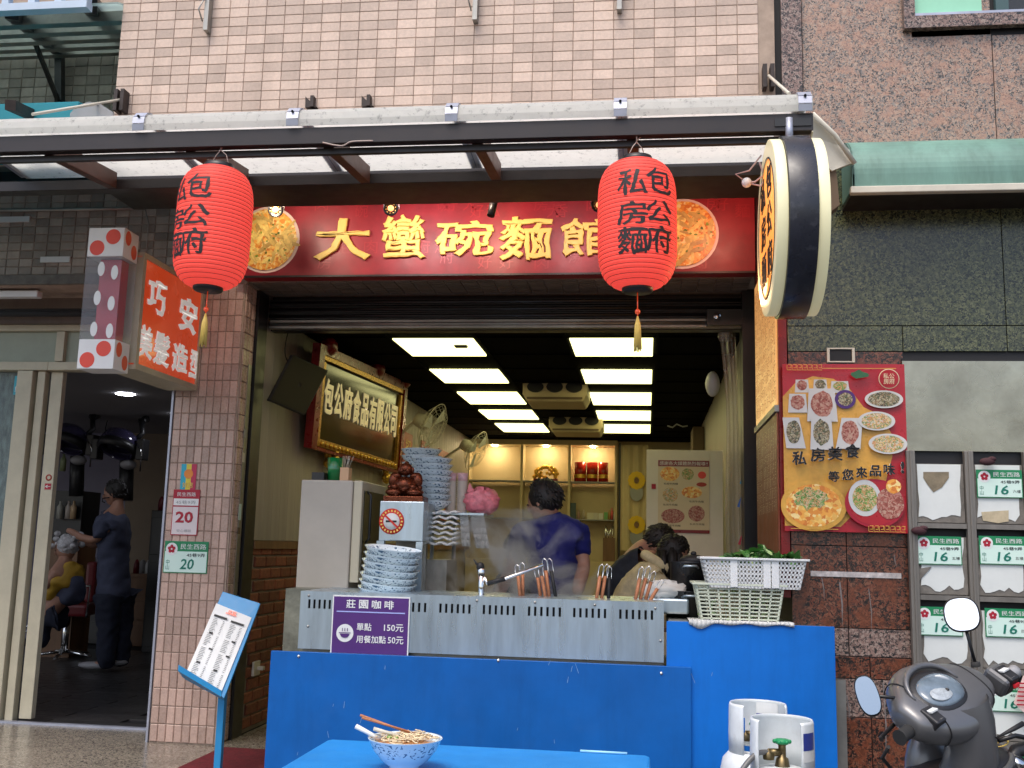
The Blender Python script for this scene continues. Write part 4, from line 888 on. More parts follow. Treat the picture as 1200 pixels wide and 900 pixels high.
def dryer(u, v, s, y, lab):
    c = P(u, v, y); k = (y+6.05)/FPX*s
    t = thing('hair_dryer_hood', lab, 'hood dryer', c, 'hood hair dryers in the salon')
    o = MB(); o.lathe(c, [(21*k, -10*k), (24*k, -2*k), (22*k, 8*k), (12*k, 16*k), (0, 18*k)], 20, Vector((.1, .55, .8)), sx=1.0); o.build('hood', mat('violet_hood', (.04, .035, .08), .15, coat=1), t, solid=.006)
    b = MB(); b.lathe(c, [(21*k, -12*k), (25*k, -10*k), (25*k, -2*k), (21*k, -2*k)], 24, Vector((.1, .4, .9))); b.build('ring', K['blackp'], t)
    b = MB(); b.tube([c+Vector((20*k, .02, 5*k)), c+Vector((26*k, .05, 14*k)), c+Vector((20*k, .1, 32*k))], 3.5*k, 8).tube([c+Vector((20*k, .1, 30*k)), c+Vector((20*k, .2, 34*k))], 5*k, 8); b.build('arm', K['blackp'], t)
    for sx in (-1, 1): MB().box(c.x+sx*30*k-5*k, c.x+sx*30*k+5*k, y-.05, y+.08, c.z-20*k, c.z+6*k).build('side_pad', K['blackp'], t, bev=.01)
    MB().tube([c+Vector((26*k, -.05, 0)), c+Vector((34*k, -.05, -12*k)), c+Vector((30*k, 0, -34*k))], 1*k, 6).build('chrome_tube', K['chrome'], t)
    MB().ell(c+Vector((14*k, 0, -26*k)), 10*k, 10*k, 6*k).build('motor_cover', K['grey'], t)
    MB().tube([c+Vector((5*k, .1, -20*k)), c+Vector((8*k, .1, -70*k))], 9*k, 10).build('stand', K['blackp'], t)
dryer(140, 520, 1.0, 3.6, 'right violet hood hair dryer behind the hairdresser')
dryer(82, 515, 1.0, 3.6, 'left violet hood hair dryer next to the door stile')
wire([P(129, 462, 4.2), P(130, 480, 4.2), P(124, 500, 4.2), P(124, 515, 4.2)], .006, K['rubber'], 'black cord hanging on the lilac salon wall')
t = thing('trolley', 'dark salon trolley loaded with bottles by the left dryer', 'trolley', P(72, 640, 3.9))
q = P(72, 700, 3.9); MB().box(q.x-.25, q.x+.16, 3.85, 4.2, 0, 1.15).build('cabinet', K['wood'], t)
MB().box(q.x-.25, q.x+.16, 3.86, 4.2, 1.151, 1.65).build('rack', K['blackp'], t)
for i, (u, col) in enumerate(((68, (.4, .4, .35)), (78, (.45, .4, .35)), (84, (.5, .35, .2)), (88, (.4, .02, .03)), (72, (.25, .3, .15)))):
    q = P(u, 608 if i < 3 else (565 if i == 3 else 552), 3.78); tag(MB().lathe((q.x, 3.80, q.z), [(0, 0), (.03, 0), (.03, .12), (.012, .15), (.012, .18), (0, .18)], 10).build('product_bottle', mat('bottle', col, .3)), ['grey shampoo bottle', 'second pale shampoo bottle', 'tan shampoo bottle', 'red spray bottle', 'olive bottle'][i]+' on the salon trolley', 'bottle', 'bottles on the salon trolley')
for (u0_, u1_, y, v_, lab, m_) in ((86, 128, 5.2, 668, 'low black salon cabinet left of the hairdresser', 'blackp'), (150, 178, 5.1, 672, 'dark wooden salon cabinet right of the hairdresser', 'wood'), (178, 215, 4.6, 598, 'tall dark shelf of salon goods by the pillar', 'blackp')):
    a = P(u0_, v_, y); c = P(u1_, v_, y); t = thing('salon_cabinet', lab, 'cabinet', ((a.x+c.x)/2, y, 0))
    MB().box(a.x, c.x, y, y+.35, 0, a.z).build('body', K[m_], t, bev=.006)
    for k in range(3): MB().box(a.x+.02, c.x-.02, y-.012, y-.001, a.z*(k+.12)/3.1, a.z*(k+.95)/3.1).build('drawer', K[m_], t, bev=.004)
    for k in range(4): x = a.x+(c.x-a.x)*(k+.5)/4; MB().lathe((x, y+.12, a.z), [(0, 0), (.035, 0), (.035, .10+.03*(k % 2)), (.015, .15), (0, .16)], 10).build('goods', K[['redv', 'grey', 'wplas', 'wood'][k]], t)
# wash / salon chairs
def chair(x, y, ang, lab):
    t = thing('salon_chair', lab, 'chair', (x, y, 0), 'salon chairs')
    B = Vector((x, y, 0))
    MB().box(x-.25, x+.25, y-.25, y+.25, .42, .54).build('seat', K['redv'], t, bev=.03)
    MB().box(x-.24, x+.24, y+.2, y+.3, .56, .95).build('backrest', K['redv'], t, bev=.03)
    for s_ in (-1, 1):
        MB().tube([B+Vector((s_*.27, .25, .42)), B+Vector((s_*.29, .27, .72)), B+Vector((s_*.29, -.2, .72)), B+Vector((s_*.27, -.25, .5))], .012, 8).build('armrest', K['chrome'], t)
        MB().tube([B+Vector((s_*.2, -.2, .42)), B+Vector((s_*.12, -.4, .25)), B+Vector((s_*.12, -.5, .2))], .01, 8).build('footrest_arm', K['chrome'], t)
    MB().tube([B+Vector((0, 0, .06)), B+Vector((0, 0, .42))], .035, 12).build('gas_lift', K['chrome'], t)
    for k in range(5):
        a_ = k*2*math.pi/5; MB().tube([B+Vector((0, 0, .08)), B+Vector((.3*math.cos(a_), .3*math.sin(a_), .035))], [.022, .012], 8).build('leg', K['chrome'], t)
    MB().tube([B+Vector((-.12, -.5, .2)), B+Vector((.12, -.5, .2))], .012, 8).build('footrest', K['chrome'], t)
    t.rotation_euler = (0, 0, ang); return t
wf = PZ(74, 772, 0)
chair(wf.x, wf.y, rad(-75), 'salon chair with the seated customer in a yellow cape')
w2 = PZ(172, 745, 0); chair(w2.x+.1, w2.y+.4, rad(-70), 'empty red salon chair behind the hairdresser')

def head(c, r, face, hairm, parent, hairpts=None, long=False, skinm=None, tilt=0):
    """head with nose, eyes, ears; face = horizontal unit vector the face looks to"""
    f = Vector(face).normalized(); s = Z3.cross(f).normalized(); u_ = f.cross(s) if f.cross(s).z > 0 else -f.cross(s); u_.normalize()
    rot = Matrix((f, s, u_)).transposed(); b = MB()
    b.ell(c, r*.86, r*.74, r*1.08, 20, 14, rot)
    b.ell(c+f*r*.18-u_*r*.55, r*.6, r*.52, r*.5, 14, 10, rot)
    b.ell(c+f*r*.90-u_*r*.15, r*.16, r*.12, r*.24, 8, 6, rot)
    for k in (-1, 1): b.ell(c+s*(k*r*.76)-u_*r*.1-f*r*.05, r*.12, r*.08, r*.22, 8, 6, rot)
    o = b.build('head', skinm or K['skin'], parent)
    b = MB()
    for k in (-1, 1): b.ell(c+f*r*.80+s*(k*r*.3)+u_*r*.02, r*.06, r*.11, r*.06, 8, 6, rot)
    b.ell(c+f*r*.76-u_*r*.55, r*.05, r*.24, r*.05, 8, 6, rot); b.build('face_features', mat('eyes_and_mouth', (.08, .03, .03), .5), parent)
    b = MB(); b.ell(c-f*r*.18+u_*r*.2, r*.92, r*.86, r*.98, 22, 16, rot); n = len(b.v)
    random.seed(int(abs(c.x)*100))
    for v in b.v:
        d = (v-c); 
        v += d.normalized()*random.uniform(-.02, .05)*r
    for k in range(0 if hairm == K['foam'] else 170):
        d = Vector((random.gauss(0, 1), random.gauss(0, 1), random.gauss(0, 1))).normalized()
        if d.dot(f) > .25 and d.dot(u_) < .55: continue
        if d.dot(u_) < -.6: continue
        q = c-f*r*.18+u_*r*.2+(f*(d.dot(f)*r*.90)+s*(d.dot(s)*r*.84)+u_*(d.dot(u_)*r*.96)); dn = (-u_*.9-f*.3+d*.35+Vector((random.uniform(-.3, .3), random.uniform(-.3, .3), 0))).normalized()
        b.tube([q-dn*r*.12, q+dn*r*.12+d*r*.01, q+dn*r*.26-d*r*.02], [r*.08, r*.06, r*.01], 5)
    hb = b.build('hair', hairm, parent)
    return o
# hairdresser
wy = 3.0
hd = thing('person', 'hairdresser in grey blue top and dark trousers washing hair, standing', 'person', PZ(120, 783, 0))
def J(u, v, y): return P(u, v, y)
body = [(J(133, 690, wy), (.13, .11), None), (J(133, 660, wy), (.12, .10), 0), (J(134, 630, wy), (.15, .12), 1), (J(136, 606, wy), (.13, .10), 2), (J(138, 594, wy), .055, 3), (J(137, 580, wy), .055, 4),
        (J(122, 612, wy-.16), .055, 3), (J(113, 634, wy-.18), .042, 6), (J(95, 630, wy-.2), .034, 7), (J(84, 623, wy-.2), .03, 8), (J(78, 621, wy-.2), .02, 9),
        (J(128, 612, wy+.2), .055, 3), (J(113, 640, wy+.18), .042, 11), (J(98, 634, wy+.1), .034, 12), (J(86, 626, wy+.1), .028, 13),
        (J(126, 705, wy-.09), .095, 0), (J(125, 742, wy-.09), .06, 15), (J(122, 776, wy-.09), .042, 16), (J(109, 781, wy-.12), .03, 17),
        (J(144, 705, wy+.09), .095, 0), (J(142, 740, wy+.09), .06, 19), (J(141, 772, wy+.09), .042, 20), (J(132, 776, wy+.05), .03, 21)]
skin('body', body, K['skin'], hd)
skin('top', [(J(133, 716, wy), (.185, .165), None), (J(133, 660, wy), (.155, .13), 0), (J(134, 632, wy), (.185, .15), 1), (J(136, 609, wy), (.16, .13), 2), (J(138, 598, wy), .08, 3), (J(122, 613, wy-.17), .075, 3), (J(114, 632, wy-.18), .06, 5), (J(129, 613, wy+.2), .075, 3), (J(116, 636, wy+.18), .06, 7)], K['gshirt'], hd)
skin('trousers', [(J(133, 680, wy), (.17, .15), None), (J(127, 706, wy-.09), .125, 0), (J(126, 742, wy-.09), .09, 1), (J(124, 785, wy-.09), .08, 2), (J(143, 706, wy+.09), .125, 0), (J(143, 740, wy+.09), .09, 4), (J(142, 783, wy+.09), .078, 5)], K['jean'], hd)
head(J(134, 578, wy), .105, (-1, -.25, -.25), K['hair'], hd)
for (u, v, y) in ((106, 783, wy-.1), (130, 779, wy+.05)):
    p = J(u, v, y); b = MB(); b.ell(p+Vector((0.02, 0, .025)), .14, .05, .035); b.build('shoe', K['grey'], hd)
MB().tube([J(128, 583, wy-.09), J(120, 584, wy-.09), J(120, 588, wy-.1), J(123, 589, wy-.1)], .006, 6).build('glasses', K['ink'], hd)
# seated client
cu_ = thing('person', 'salon customer with foamy hair sitting under a yellow cape', 'person', PZ(68, 770, 0))
cyy = wy-.15
skin('body', [(J(70, 715, cyy), .14, None), (J(74, 690, cyy), .13, 0), (J(76, 664, cyy), .14, 1), (J(77, 652, cyy), .05, 2), (J(77, 645, cyy), .05, 3), (J(64, 672, cyy-.15), .05, 2), (J(52, 690, cyy-.2), .04, 5), (J(50, 720, cyy-.1), .08, 0), (J(46, 755, cyy-.1), .05, 7)], K['skin'], cu_)
skin('cape', [(J(80, 692, cyy), .13, None), (J(80, 674, cyy), (.17, .14), 0), (J(79, 660, cyy), .09, 1), (J(64, 684, cyy-.12), .09, 1), (J(54, 702, cyy-.12), .06, 3), (J(98, 668, cyy+.12), .07, 1)], K['cape'], cu_)
skin('trousers', [(J(84, 716, cyy), .15, None), (J(66, 722, cyy-.1), .10, 0), (J(50, 726, cyy-.1), .08, 1), (J(48, 760, cyy-.1), .06, 2), (J(64, 720, cyy+.1), .10, 0), (J(54, 726, cyy+.1), .07, 4)], K['jean'], cu_)
skin('jumper', [(J(82, 712, cyy), .15, None), (J(80, 686, cyy), .15, 0), (J(79, 672, cyy), .13, 1)], K['gshirt'], cu_)
head(J(77, 643, cyy), .10, (-1, -.2, -.3), K['foam'], cu_)
b = MB(); random.seed(5); hc = J(78, 636, cyy)
for k in range(26): b.ell(hc+Vector((random.uniform(-.1, .12), random.uniform(-.08, .08), random.uniform(-.06, .09))), .03, .03, .025, 8, 6)
b.build('foam', K['foam'], cu_)

# ================================================================ GRANITE BUILDING on the right
gb = thing('granite_wall', 'granite clad wall of the building on the right', 'wall', (1.8, YF+.3, 0))
MB().box(.665, 6, YF+.012, .0, 0, 6).build('core', K['ink'], gb)
MB().box(.625, .665, YF+.04, .0, 2.7, 6).build('joint_gap', K['ink'], gb)
def gp(x0, x1, z0, z1, m, y=YF, nm_='granite_panel'):
    return MB().box(x0+.002, x1-.002, y, y+.012, z0+.002, z1-.002).build(nm_, m, gb, bev=.0012)
gp(.652, .755, 3.05, 5, K['granitep'], YF-.025)
xm = 1.212
for (x0, x1) in ((.757, 1.656), (1.656, 2.6), (2.6, 3.5)):
    gp(x0, x1, 3.12, 3.72 if x0 > .8 else 5, K['granite'])
gp(1.28, 1.656, 3.72, 3.80, K['granite']); 
zlow = P(1000, 382, YF).z
for (x0, x1) in ((.662, 1.656), (1.656, 2.6), (2.6, 3.5)):
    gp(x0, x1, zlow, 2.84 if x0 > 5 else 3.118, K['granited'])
zs1 = P(1000, 412, YF).z
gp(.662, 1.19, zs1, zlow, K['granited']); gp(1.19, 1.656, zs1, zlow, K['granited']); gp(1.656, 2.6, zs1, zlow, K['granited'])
rows = [zs1, P(990, 640, YF).z, P(990, 736, YF).z, P(990, 769, YF).z, P(990, 795, YF).z, P(990, 840, YF).z, .25, .0]
mats = ['graniter', 'graniter', 'granitep', 'graniter', 'granitep', 'graniter', 'graniter']
for i in range(7):
    xx = [.662, .91, 1.19] if i < 3 else ([.662, 1.0, 1.19] if i % 2 else [.662, 1.19])
    for j in range(len(xx)-1): gp(xx[j], xx[j+1], rows[i+1], rows[i], K[mats[i]])
wd_ = mat('white_drip', (.22, .19, .18), .8, var=.5, scale=30)
for k, (u, v0_, v1_) in enumerate(((963, 677, 705), (984, 682, 735), (1018, 690, 745), (1048, 650, 665), (992, 815, 848), (1035, 800, 900), (985, 870, 899))):
    q0, q1 = P(u, v0_, YF-.0015), P(u+3, v1_, YF-.0015); w0 = random.uniform(.002, .004)
    m_ = lerp_(q0, q1, .5)+X3*random.uniform(-.008, .008)
    tag(MB().prism([q0-X3*w0, m_-X3*w0, q1, m_+X3*w0, q0+X3*w0], (0, .001, 0)).build('lime_drip', wd_), ['short lime streak right of the upper basket', 'long pale streak down the red granite seam', 'pale streak right of the long one on the granite', 'tiny streak under the poster corner', 'slanted scratch on granite beside the blue board', 'long scratch on granite behind the left mirror', 'grey scrape low on granite beside the blue board'][k], 'stain', 'pale streaks on the red brown granite')
# repair strip
p = P(950, 672, YF-.004); q = P(1056, 670, YF-.004); tag(MB().box(p.x, q.x, YF-.006, YF-.001, p.z-.012, p.z+.012).build('adhesive_strip', mat('white_streaks', (.55, .5, .48), .7, var=.5, scale=30)), 'white strip of old adhesive on the red brown granite', 'strip')
# window
gw = thing('window', 'green glazed window with stone frame at the top right', 'window', (1.9, YF, 3.75))
a = P(1058, 38, YF); zf0 = P(1100, 36, YF).z; zf1 = P(1100, 22, YF).z; xw0 = P(1057, 20, YF).x; xw1 = P(1070, 20, YF).x
MB().box(xw0, 3, YF-.04, YF, zf0, zf1).build('sill', K['granitep'], gw)
MB().box(xw0, xw1, YF-.04, YF, zf1+.001, 4.8).build('side_frame', K['granitep'], gw)
MB().box(xw1, P(1150, 10, YF).x, YF-.006, YF+.004, zf1+.02, 4.8).build('pane', K['glassg'], gw)
MB().box(xw1, 3, YF-.03, YF-.0, zf1+.001, zf1+.018).build('track', K['alu'], gw)
MB().box(P(1165, 10, YF).x, P(1180, 10, YF).x, YF-.025, YF+.004, zf1+.02, 4.8).build('sash', mat('dark_sash', (.05, .1, .1), .4), gw)
MB().box(P(1180, 10, YF).x, 3, YF-.005, YF+.004, zf1+.02, 4.8).build('pane', K['dglass'], gw)
# green canopy
gc = thing('canopy', 'weathered green barrel canopy projecting from the granite wall', 'canopy', (2.2, YF-.2, 2.83))
x0 = .93; b = MB(); prof2 = []
yz = [(YF-.26*math.sin(k*math.pi/2/14), 2.93+.235*math.cos(k*math.pi/2/14)) for k in range(15)]+[(YF-.26, 2.87)]
CP = []
for (y, z) in yz: CP.append((y, z))
for i in range(len(CP)-1):
    b.add([(x0, *CP[i]), (4, *CP[i]), (4, *CP[i+1]), (x0, *CP[i+1])], [(0, 1, 2, 3)], True)
b.build('shell', K['copper'], gc)
MB().prism([(x0+.002, y, z) for y, z in CP]+[(x0+.002, YF, 2.87)], (.008, 0, 0)).build('end_plate', K['copper'], gc)
MB().box(x0-.01, 4, YF-.275, YF-.235, 2.835, 2.868).build('gutter', K['ivory'], gc, bev=.004)
MB().box(x0, 4, YF-.23, YF-.0, 2.84, 2.85).build('soffit', K['beam'], gc)
# beige cover between awning and canopy
a0 = [P(925, 150, YF-.35), P(952, 135, YF-.35), P(995, 175, YF-.28), P(1001, 190, YF-.28), P(975, 200, YF-.3), P(940, 172, YF-.33)]
cvr = thing('flashing_cover', 'cream flashing sheet between the awning end and green canopy', 'flashing', P(960, 180, YF-.3))
MB().prism(a0, (0, .02, 0)).build('sheet', K['ivory'], cvr)
MB().tube([P(952, 133, YF-.37), P(978, 158, YF-.33), P(1002, 192, YF-.3)], .012, 8).build('rolled_edge', K['ivory'], cvr)
MB().prism([P(960, 178, YF-.29), P(978, 180, YF-.29), P(984, 240, YF-.27), P(968, 252, YF-.27)], (0, .1, 0)).build('inner_board', K['cbox'], cvr)
p = P(969, 425, YF-.001); q = P(1001, 408, YF-.001)
t = thing('outlet_box', 'empty cream outlet frame above the food poster', 'outlet', ((p.x+q.x)/2, YF, p.z))
b = MB(); tt = .006; b.box(p.x, q.x, YF-.012, YF-.001, p.z, p.z+tt).box(p.x, q.x, YF-.012, YF-.001, q.z-tt, q.z).box(p.x, p.x+.012, YF-.012, YF-.001, p.z+tt, q.z-tt).box(q.x-.012, q.x, YF-.012, YF-.001, p.z+tt, q.z-tt); b.build('frame', K['ivory'], t)
MB().box(p.x+.013, q.x-.013, YF-.004, YF-.001, p.z+tt, q.z-tt).build('recess', K['ink'], t)

# food poster
a = P(913, 622, YF-.003); c = P(1060, 428, YF-.003); a.x = .622+.01; c.x = P(1061, 520, YF).x; W_ = c.x-a.x; H_ = c.z-a.z
fp = thing('food_poster', 'red and yellow food poster with brush lettering on the granite wall', 'poster', ((a.x+c.x)/2, YF, a.z))
Y0 = YF-.030
MB().box(a.x, c.x, YF-.030, YF-.0265, a.z, c.z).build('poster_sheet', K['postr'], fp)
lay_n = [0]
def pp(fx, fz): return Vector((a.x+W_*fx, Y0-.0008*lay_n[0], a.z+H_*fz))
def nxt(): lay_n[0] += 1
nxt(); ypts = [(.0, .03), (.0, .80), (.1, .88), (.25, .925), (.42, .91), (.55, .85), (.66, .74), (.8, .69), (.88, .58), (.88, .45), (.82, .3), (.65, .18), (.52, .08), (.45, .03)]
MB().prism([pp(*q) for q in ypts], (0, .0006, 0)).build('yellow_field', K['posty'], fp)
def dish(fx, fz, rx, rz, k, rim='platew', rs_=.82, name='dish_photo'):
    nxt(); MB().disc(pp(fx, fz), X3, Z3, W_*rx, W_*rz, 30).build(name, K[rim], fp); nxt(); MB().disc(pp(fx, fz), X3, Z3, W_*rx*rs_, W_*rz*rs_, 26, jit=.03).build('food_print', K[k], fp)
def tray(fx, fz, rx, rz, k, tilt=0):
    nxt(); e1 = (X3+Z3*tilt*.2).normalized(); cc = pp(fx, fz); q = [cc+X3*(W_*(i*rx+tilt*j*.02))+Z3*(W_*j*rz) for i, j in ((-1, -1), (1, -1), (.85, 1), (-.85, 1))]
    MB().add(q, [(0, 1, 2, 3)]).build('tray_photo', K['platew'], fp); nxt(); MB().disc(pp(fx, fz+.005), X3, Z3, W_*rx*.72, W_*rz*.78, 22, jit=.08).build('food_print', K[k], fp)
tray(.16, .865, .06, .055, 'f3'); tray(.31, .87, .06, .05, 'f4'); tray(.47, .86, .08, .05, 'f2'); tray(.12, .76, .08, .08, 'f3'); tray(.32, .75, .125, .14, 'f3'); dish(.51, .785, .085, .08, 'f4', 'purple', .7)
tray(.08, .58, .08, .13, 'f4', -1); tray(.31, .58, .095, .14, 'f4'); tray(.54, .58, .10, .13, 'f3', 1)
dish(.82, .785, .155, .075, 'f4'); dish(.755, .655, .15, .08, 'f5'); dish(.84, .52, .155, .085, 'f5')
dish(.23, .15, .265, .21, 'f1', 'posty', .84); nxt(); MB().disc(pp(.21, .19), X3, Z3, W_*.13, W_*.09, 20, jit=.25).build('herb_print', K['f2'], fp)
dish(.72, .17, .24, .20, 'postr', 'crim', .9); dish(.64, .2, .13, .15, 'f2', 'platew', .75); nxt(); MB().disc(pp(.84, .17), X3, Z3, W_*.11, W_*.13, 20, jit=.05).build('meat_print', K['f3'], fp); nxt(); MB().disc(pp(.87, .27), X3, Z3, W_*.06, W_*.06, 16, jit=.05).build('egg_print', K['f1'], fp)
nxt(); MB().disc(pp(.62, .93), X3, Z3, W_*.07, W_*.035, 12, jit=.3).build('leaf_print', mat('leaf_print', (.03, .13, .05), .4), fp)
nxt(); yy = Y0-.0008*lay_n[0]
for ch, fx, fz, s_ in (('私', .06, .385, .12), ('房', .21, .405, .12), ('美', .35, .415, .12), ('食', .49, .43, .12), ('等', .35, .29, .09), ('您', .46, .30, .095), ('來', .57, .315, .095), ('品', .68, .325, .095), ('味', .79, .335, .095), ('!', .93, .345, .03)):
    text('character_edge', ch, K['wplas'], fp, (a.x+W_*fx, yy, a.z+H_*fz), X3, Z3, W_*s_, W_*(s_ if s_ > .05 else .1), .045, brush=.05)
    text('character', ch, K['ink'], fp, (a.x+W_*fx, yy-.0055, a.z+H_*fz), X3, Z3, W_*s_, W_*(s_ if s_ > .05 else .1), .028, brush=.05)
nxt(); nxt(); nxt(); q = pp(.86, .905); b = MB().lathe(q, [(W_*.078, 0), (W_*.084, 0), (W_*.084, .001), (W_*.078, .001)], 28, Y3); b.build('seal_ring', K['postc'], fp)
text('seal_lettering', '私公\n房府', K['postc'], fp, q+Vector((-W_*.045, -.001, -W_*.045)), X3, Z3, W_*.09, W_*.09, .02)
b = MB()
for (fx, fz, w_, h) in [(.32, .965, .6, .003)]+[(.42, .012, -.38, .003)]: b.box(min(a.x+W_*fx, a.x+W_*(fx+w_)), max(a.x+W_*fx, a.x+W_*(fx+w_)), q.y-.001, q.y, a.z+H_*fz, a.z+H_*fz+.003)
for base, fz in ((.03, .955), (.66, .005)):
    for k in range(7):
        xk = a.x+W_*(base+.042*k); zk = a.z+H_*fz
        for (i0, i1, j0, j1) in ((0, .035, 0, .003), (0, .003, 0, .03), (.01, .035, .03, .033), (.03, .033, .012, .03), (.012, .03, .012, .015)): b.box(xk+i0*W_*1.1, xk+max(i1*W_*1.1, i0*W_*1.1+.002), q.y-.001, q.y, zk+j0*.85, zk+j1*.85)
b.build('border_print', K['posty'], fp, kind='stuff')

# red side panel in the passage
sp_ = thing('side_panel', 'red and gold illuminated price panel on the passage side wall', 'sign', (.64, -.5, 1.4))
MB().box(.62, .66, YF+.012, -.12, 1.0, 2.79).build('wall_face', K['redw'], sp_)
MB().box(.610, .618, -1.07, -.14, 1.90, 2.70).build('upper_board', mat('lit_gold_board', (.42, .2, .08), .3, var=.5, scale=3, emit=.35, ecol=(1, .5, .16)), sp_)
MB().box(.610, .618, -1.07, -.14, 1.15, 1.86).build('lower_board', mat('wood_red_board', (.22, .05, .02), .4, var=.3), sp_)
MB().box(.60, .62, -1.08, -.13, 1.865, 1.895).build('rail', K['steeld'], sp_)
random.seed(9); pool2 = '牛肉麵湯乾拌私房包公府大碗小菜元'
for k in range(15):
    col_ = '\n'.join(random.choice(pool2) for _i in range(11)); text('lettering', col_, mat('price_red', (.35, .03, .015), .5) if k == 0 else bpy.data.materials['price_red'], sp_, (.6085, -.17-.06*k, 1.93), -Y3, Z3, .04, .72)
for k in range(13):
    col_ = '\n'.join(random.choice(pool2) for _i in range(7)); text('lettering', col_, K['postc'], sp_, (.6085, -.17-.068*k, 1.40), -Y3, Z3, .04, .42)
l = bpy.data.lights.new('sign_glow', 'POINT'); l.energy = 2.2; l.color = (1, .55, .25); l.shadow_soft_size = .05; o = bpy.data.objects.new('sign_glow', l); C.objects.link(o); o.location = (rc.x-.13, AY+.35, rc.z-.2)

# steel sheet and mail cabinet
cb = thing('mail_cabinet', 'weathered metal mailbox cabinet with torn white door sheets', 'cabinet', (1.6, YF, .3))
xc0 = P(1062, 600, YF).x; zc1 = P(1100, 424, YF).z; zc2 = P(1100, 529, YF).z
MB().box(xc0, 2.6, YF-.02, YF-.004, zc2, zc1).build('steel_fascia', mat('dull_steel', (.40, .38, .30), .28, metal=.85, var=.4, scale=2.5, dirt=.4, dcol=(.16, .14, .10), bump=.5, bscale=5), cb)
MB().box(xc0, 2.6, YF-.006, YF-.001, .0, zc1+.015).build('back', K['ink'], cb)
wcell = P(1134, 600, YF).x-P(1066, 600, YF).x
colx = [P(1066, 600, YF).x, P(1134, 600, YF).x, P(1134, 600, YF).x+wcell, P(1134, 600, YF).x+2*wcell]
for x in colx: MB().box(x-.019, x+.019, YF-.055, YF-.022, 0, zc2-.001).box(x-.005, x+.005, YF-.062, YF-.056, 0, zc2-.001).build('post', K['frame'], cb, bev=.002)
rowv = [531, 616, 700, 784, 868, 952]
zr_ = [P(1100, v, YF-.03).z for v in rowv]
doors = {}
random.seed(21)
for r in range(5):
    zt_, zb2 = zr_[r], zr_[r+1]
    for ccol in range(3):
        xa, xb = colx[ccol]+.021, colx[ccol+1]-.021
        MB().box(xa, xb, YF-.05, YF-.024, zb2-.012, zb2+.002+.008).build('shelf_bar', K['frame'], cb) 
        d = MB().box(xa, xb, YF-.036, YF-.028, zb2+.012, zt_-.05).build('mail_door', K['bone'], cb, bev=.003)
        x0_, x1_ = xa+.008, xb-.012; zt2, zb3 = zt_-.052, zb2+.04
        pts = [(x0_, zt2), (x1_, zt2)]
        for k in range(4): pts.append((x1_-random.uniform(0, .012), zt2-(zt2-zb3)*(k+1)/5))
        nseg = 9
        for k in range(nseg+1): pts.append((x1_-.01-(x1_-x0_-.01)*k/nseg, zb3+random.uniform(-.016, .014)+(.012 if k in (0, nseg) else 0)))
        for k in range(3): pts.append((x0_+random.uniform(0, .008), zb3+(zt2-zb3)*(k+1)/4))
        MB().prism([(x, YF-.0385, z) for x, z in pts], (0, .002, 0)).build('white_sheet', K['sheetw'], d)
b = MB(); pts = [(1082, 553), (1112, 553), (1112, 560), (1104, 571), (1094, 577), (1087, 568), (1082, 560)]
MB().prism([P(u, v, YF-.0405) for u, v in pts], (0, .001, 0)).build('peeled_patch', mat('brown_paper', (.22, .18, .12), .8, var=.3, scale=30), cb)
MB().prism([P(u, v, YF-.0405) for u, v in ((1150, 600), (1182, 598), (1182, 611), (1170, 613), (1152, 610))], (0, .001, 0)).build('peeled_patch', mat('cream_paper', (.5, .42, .28), .8, var=.2, scale=30), cb)
MB().prism([P(u, v, YF-.043) for u, v in ((1073, 667), (1092, 664), (1086, 671), (1074, 684))], (0, .001, 0)).build('peeled_patch', K['bone'], cb)
for (u, v, ex_) in ((1145, 551, '六樓'), (1074, 629, '五樓'), (1148, 629, '五樓'), (1075, 712, '三樓'), (1155, 714, '四樓'), (1156, 801, '二樓'), (1172, 888, '一樓')):
    plaque(u, v, u+52, v+32, YF-.043, '16', parent=cb, extra=ex_)
for (u, v) in ((1157, 541), (1077, 622)):
    q = P(u, v, YF-.07); MB().ell(q, .035, .015, .018, 10, 8).ell(q+Vector((.02, 0, .012)), .02, .012, .012, 8, 6).build('hinge_lump', mat('dark_rag', (.05, .015, .02), .8), cb)
q0 = [P(1188, 824, YF-.11), P(1199, 792, YF-.10), P(1215, 790, YF-.1), P(1212, 846, YF-.1)]
lf = thing('leaflet', 'pink and yellow leaflet hanging at the right edge on the mailboxes', 'leaflet', q0[0])
MB().prism(q0, (0, .002, 0)).build('sheet', mat('leaflet_print', (.75, .55, .5), .6, var=.2, scale=30), lf)
b = MB()
for k in range(6): 
    a1 = P(1193-k*.5, 800+5*k, YF-.104-.0); b.box(a1.x, a1.x+.05, a1.y-.0095, a1.y-.0085, a1.z-.004, a1.z+.002)
b.build('print_lines', K['crim'], lf, kind='stuff')

# ================================================================ COUNTER
CY = -1.2
bt = thing('food_counter', 'stall counter with slotted steel front and blue boards', 'counter', (-.6, CY+.3, 0))
zS1 = P(560, 700, CY).z; zS0 = P(560, 768, CY).z; xS0 = P(351, 720, CY).x; xS1 = P(778, 745, CY).x
print('steel', zS1, zS0, xS0, xS1)
b = MB()
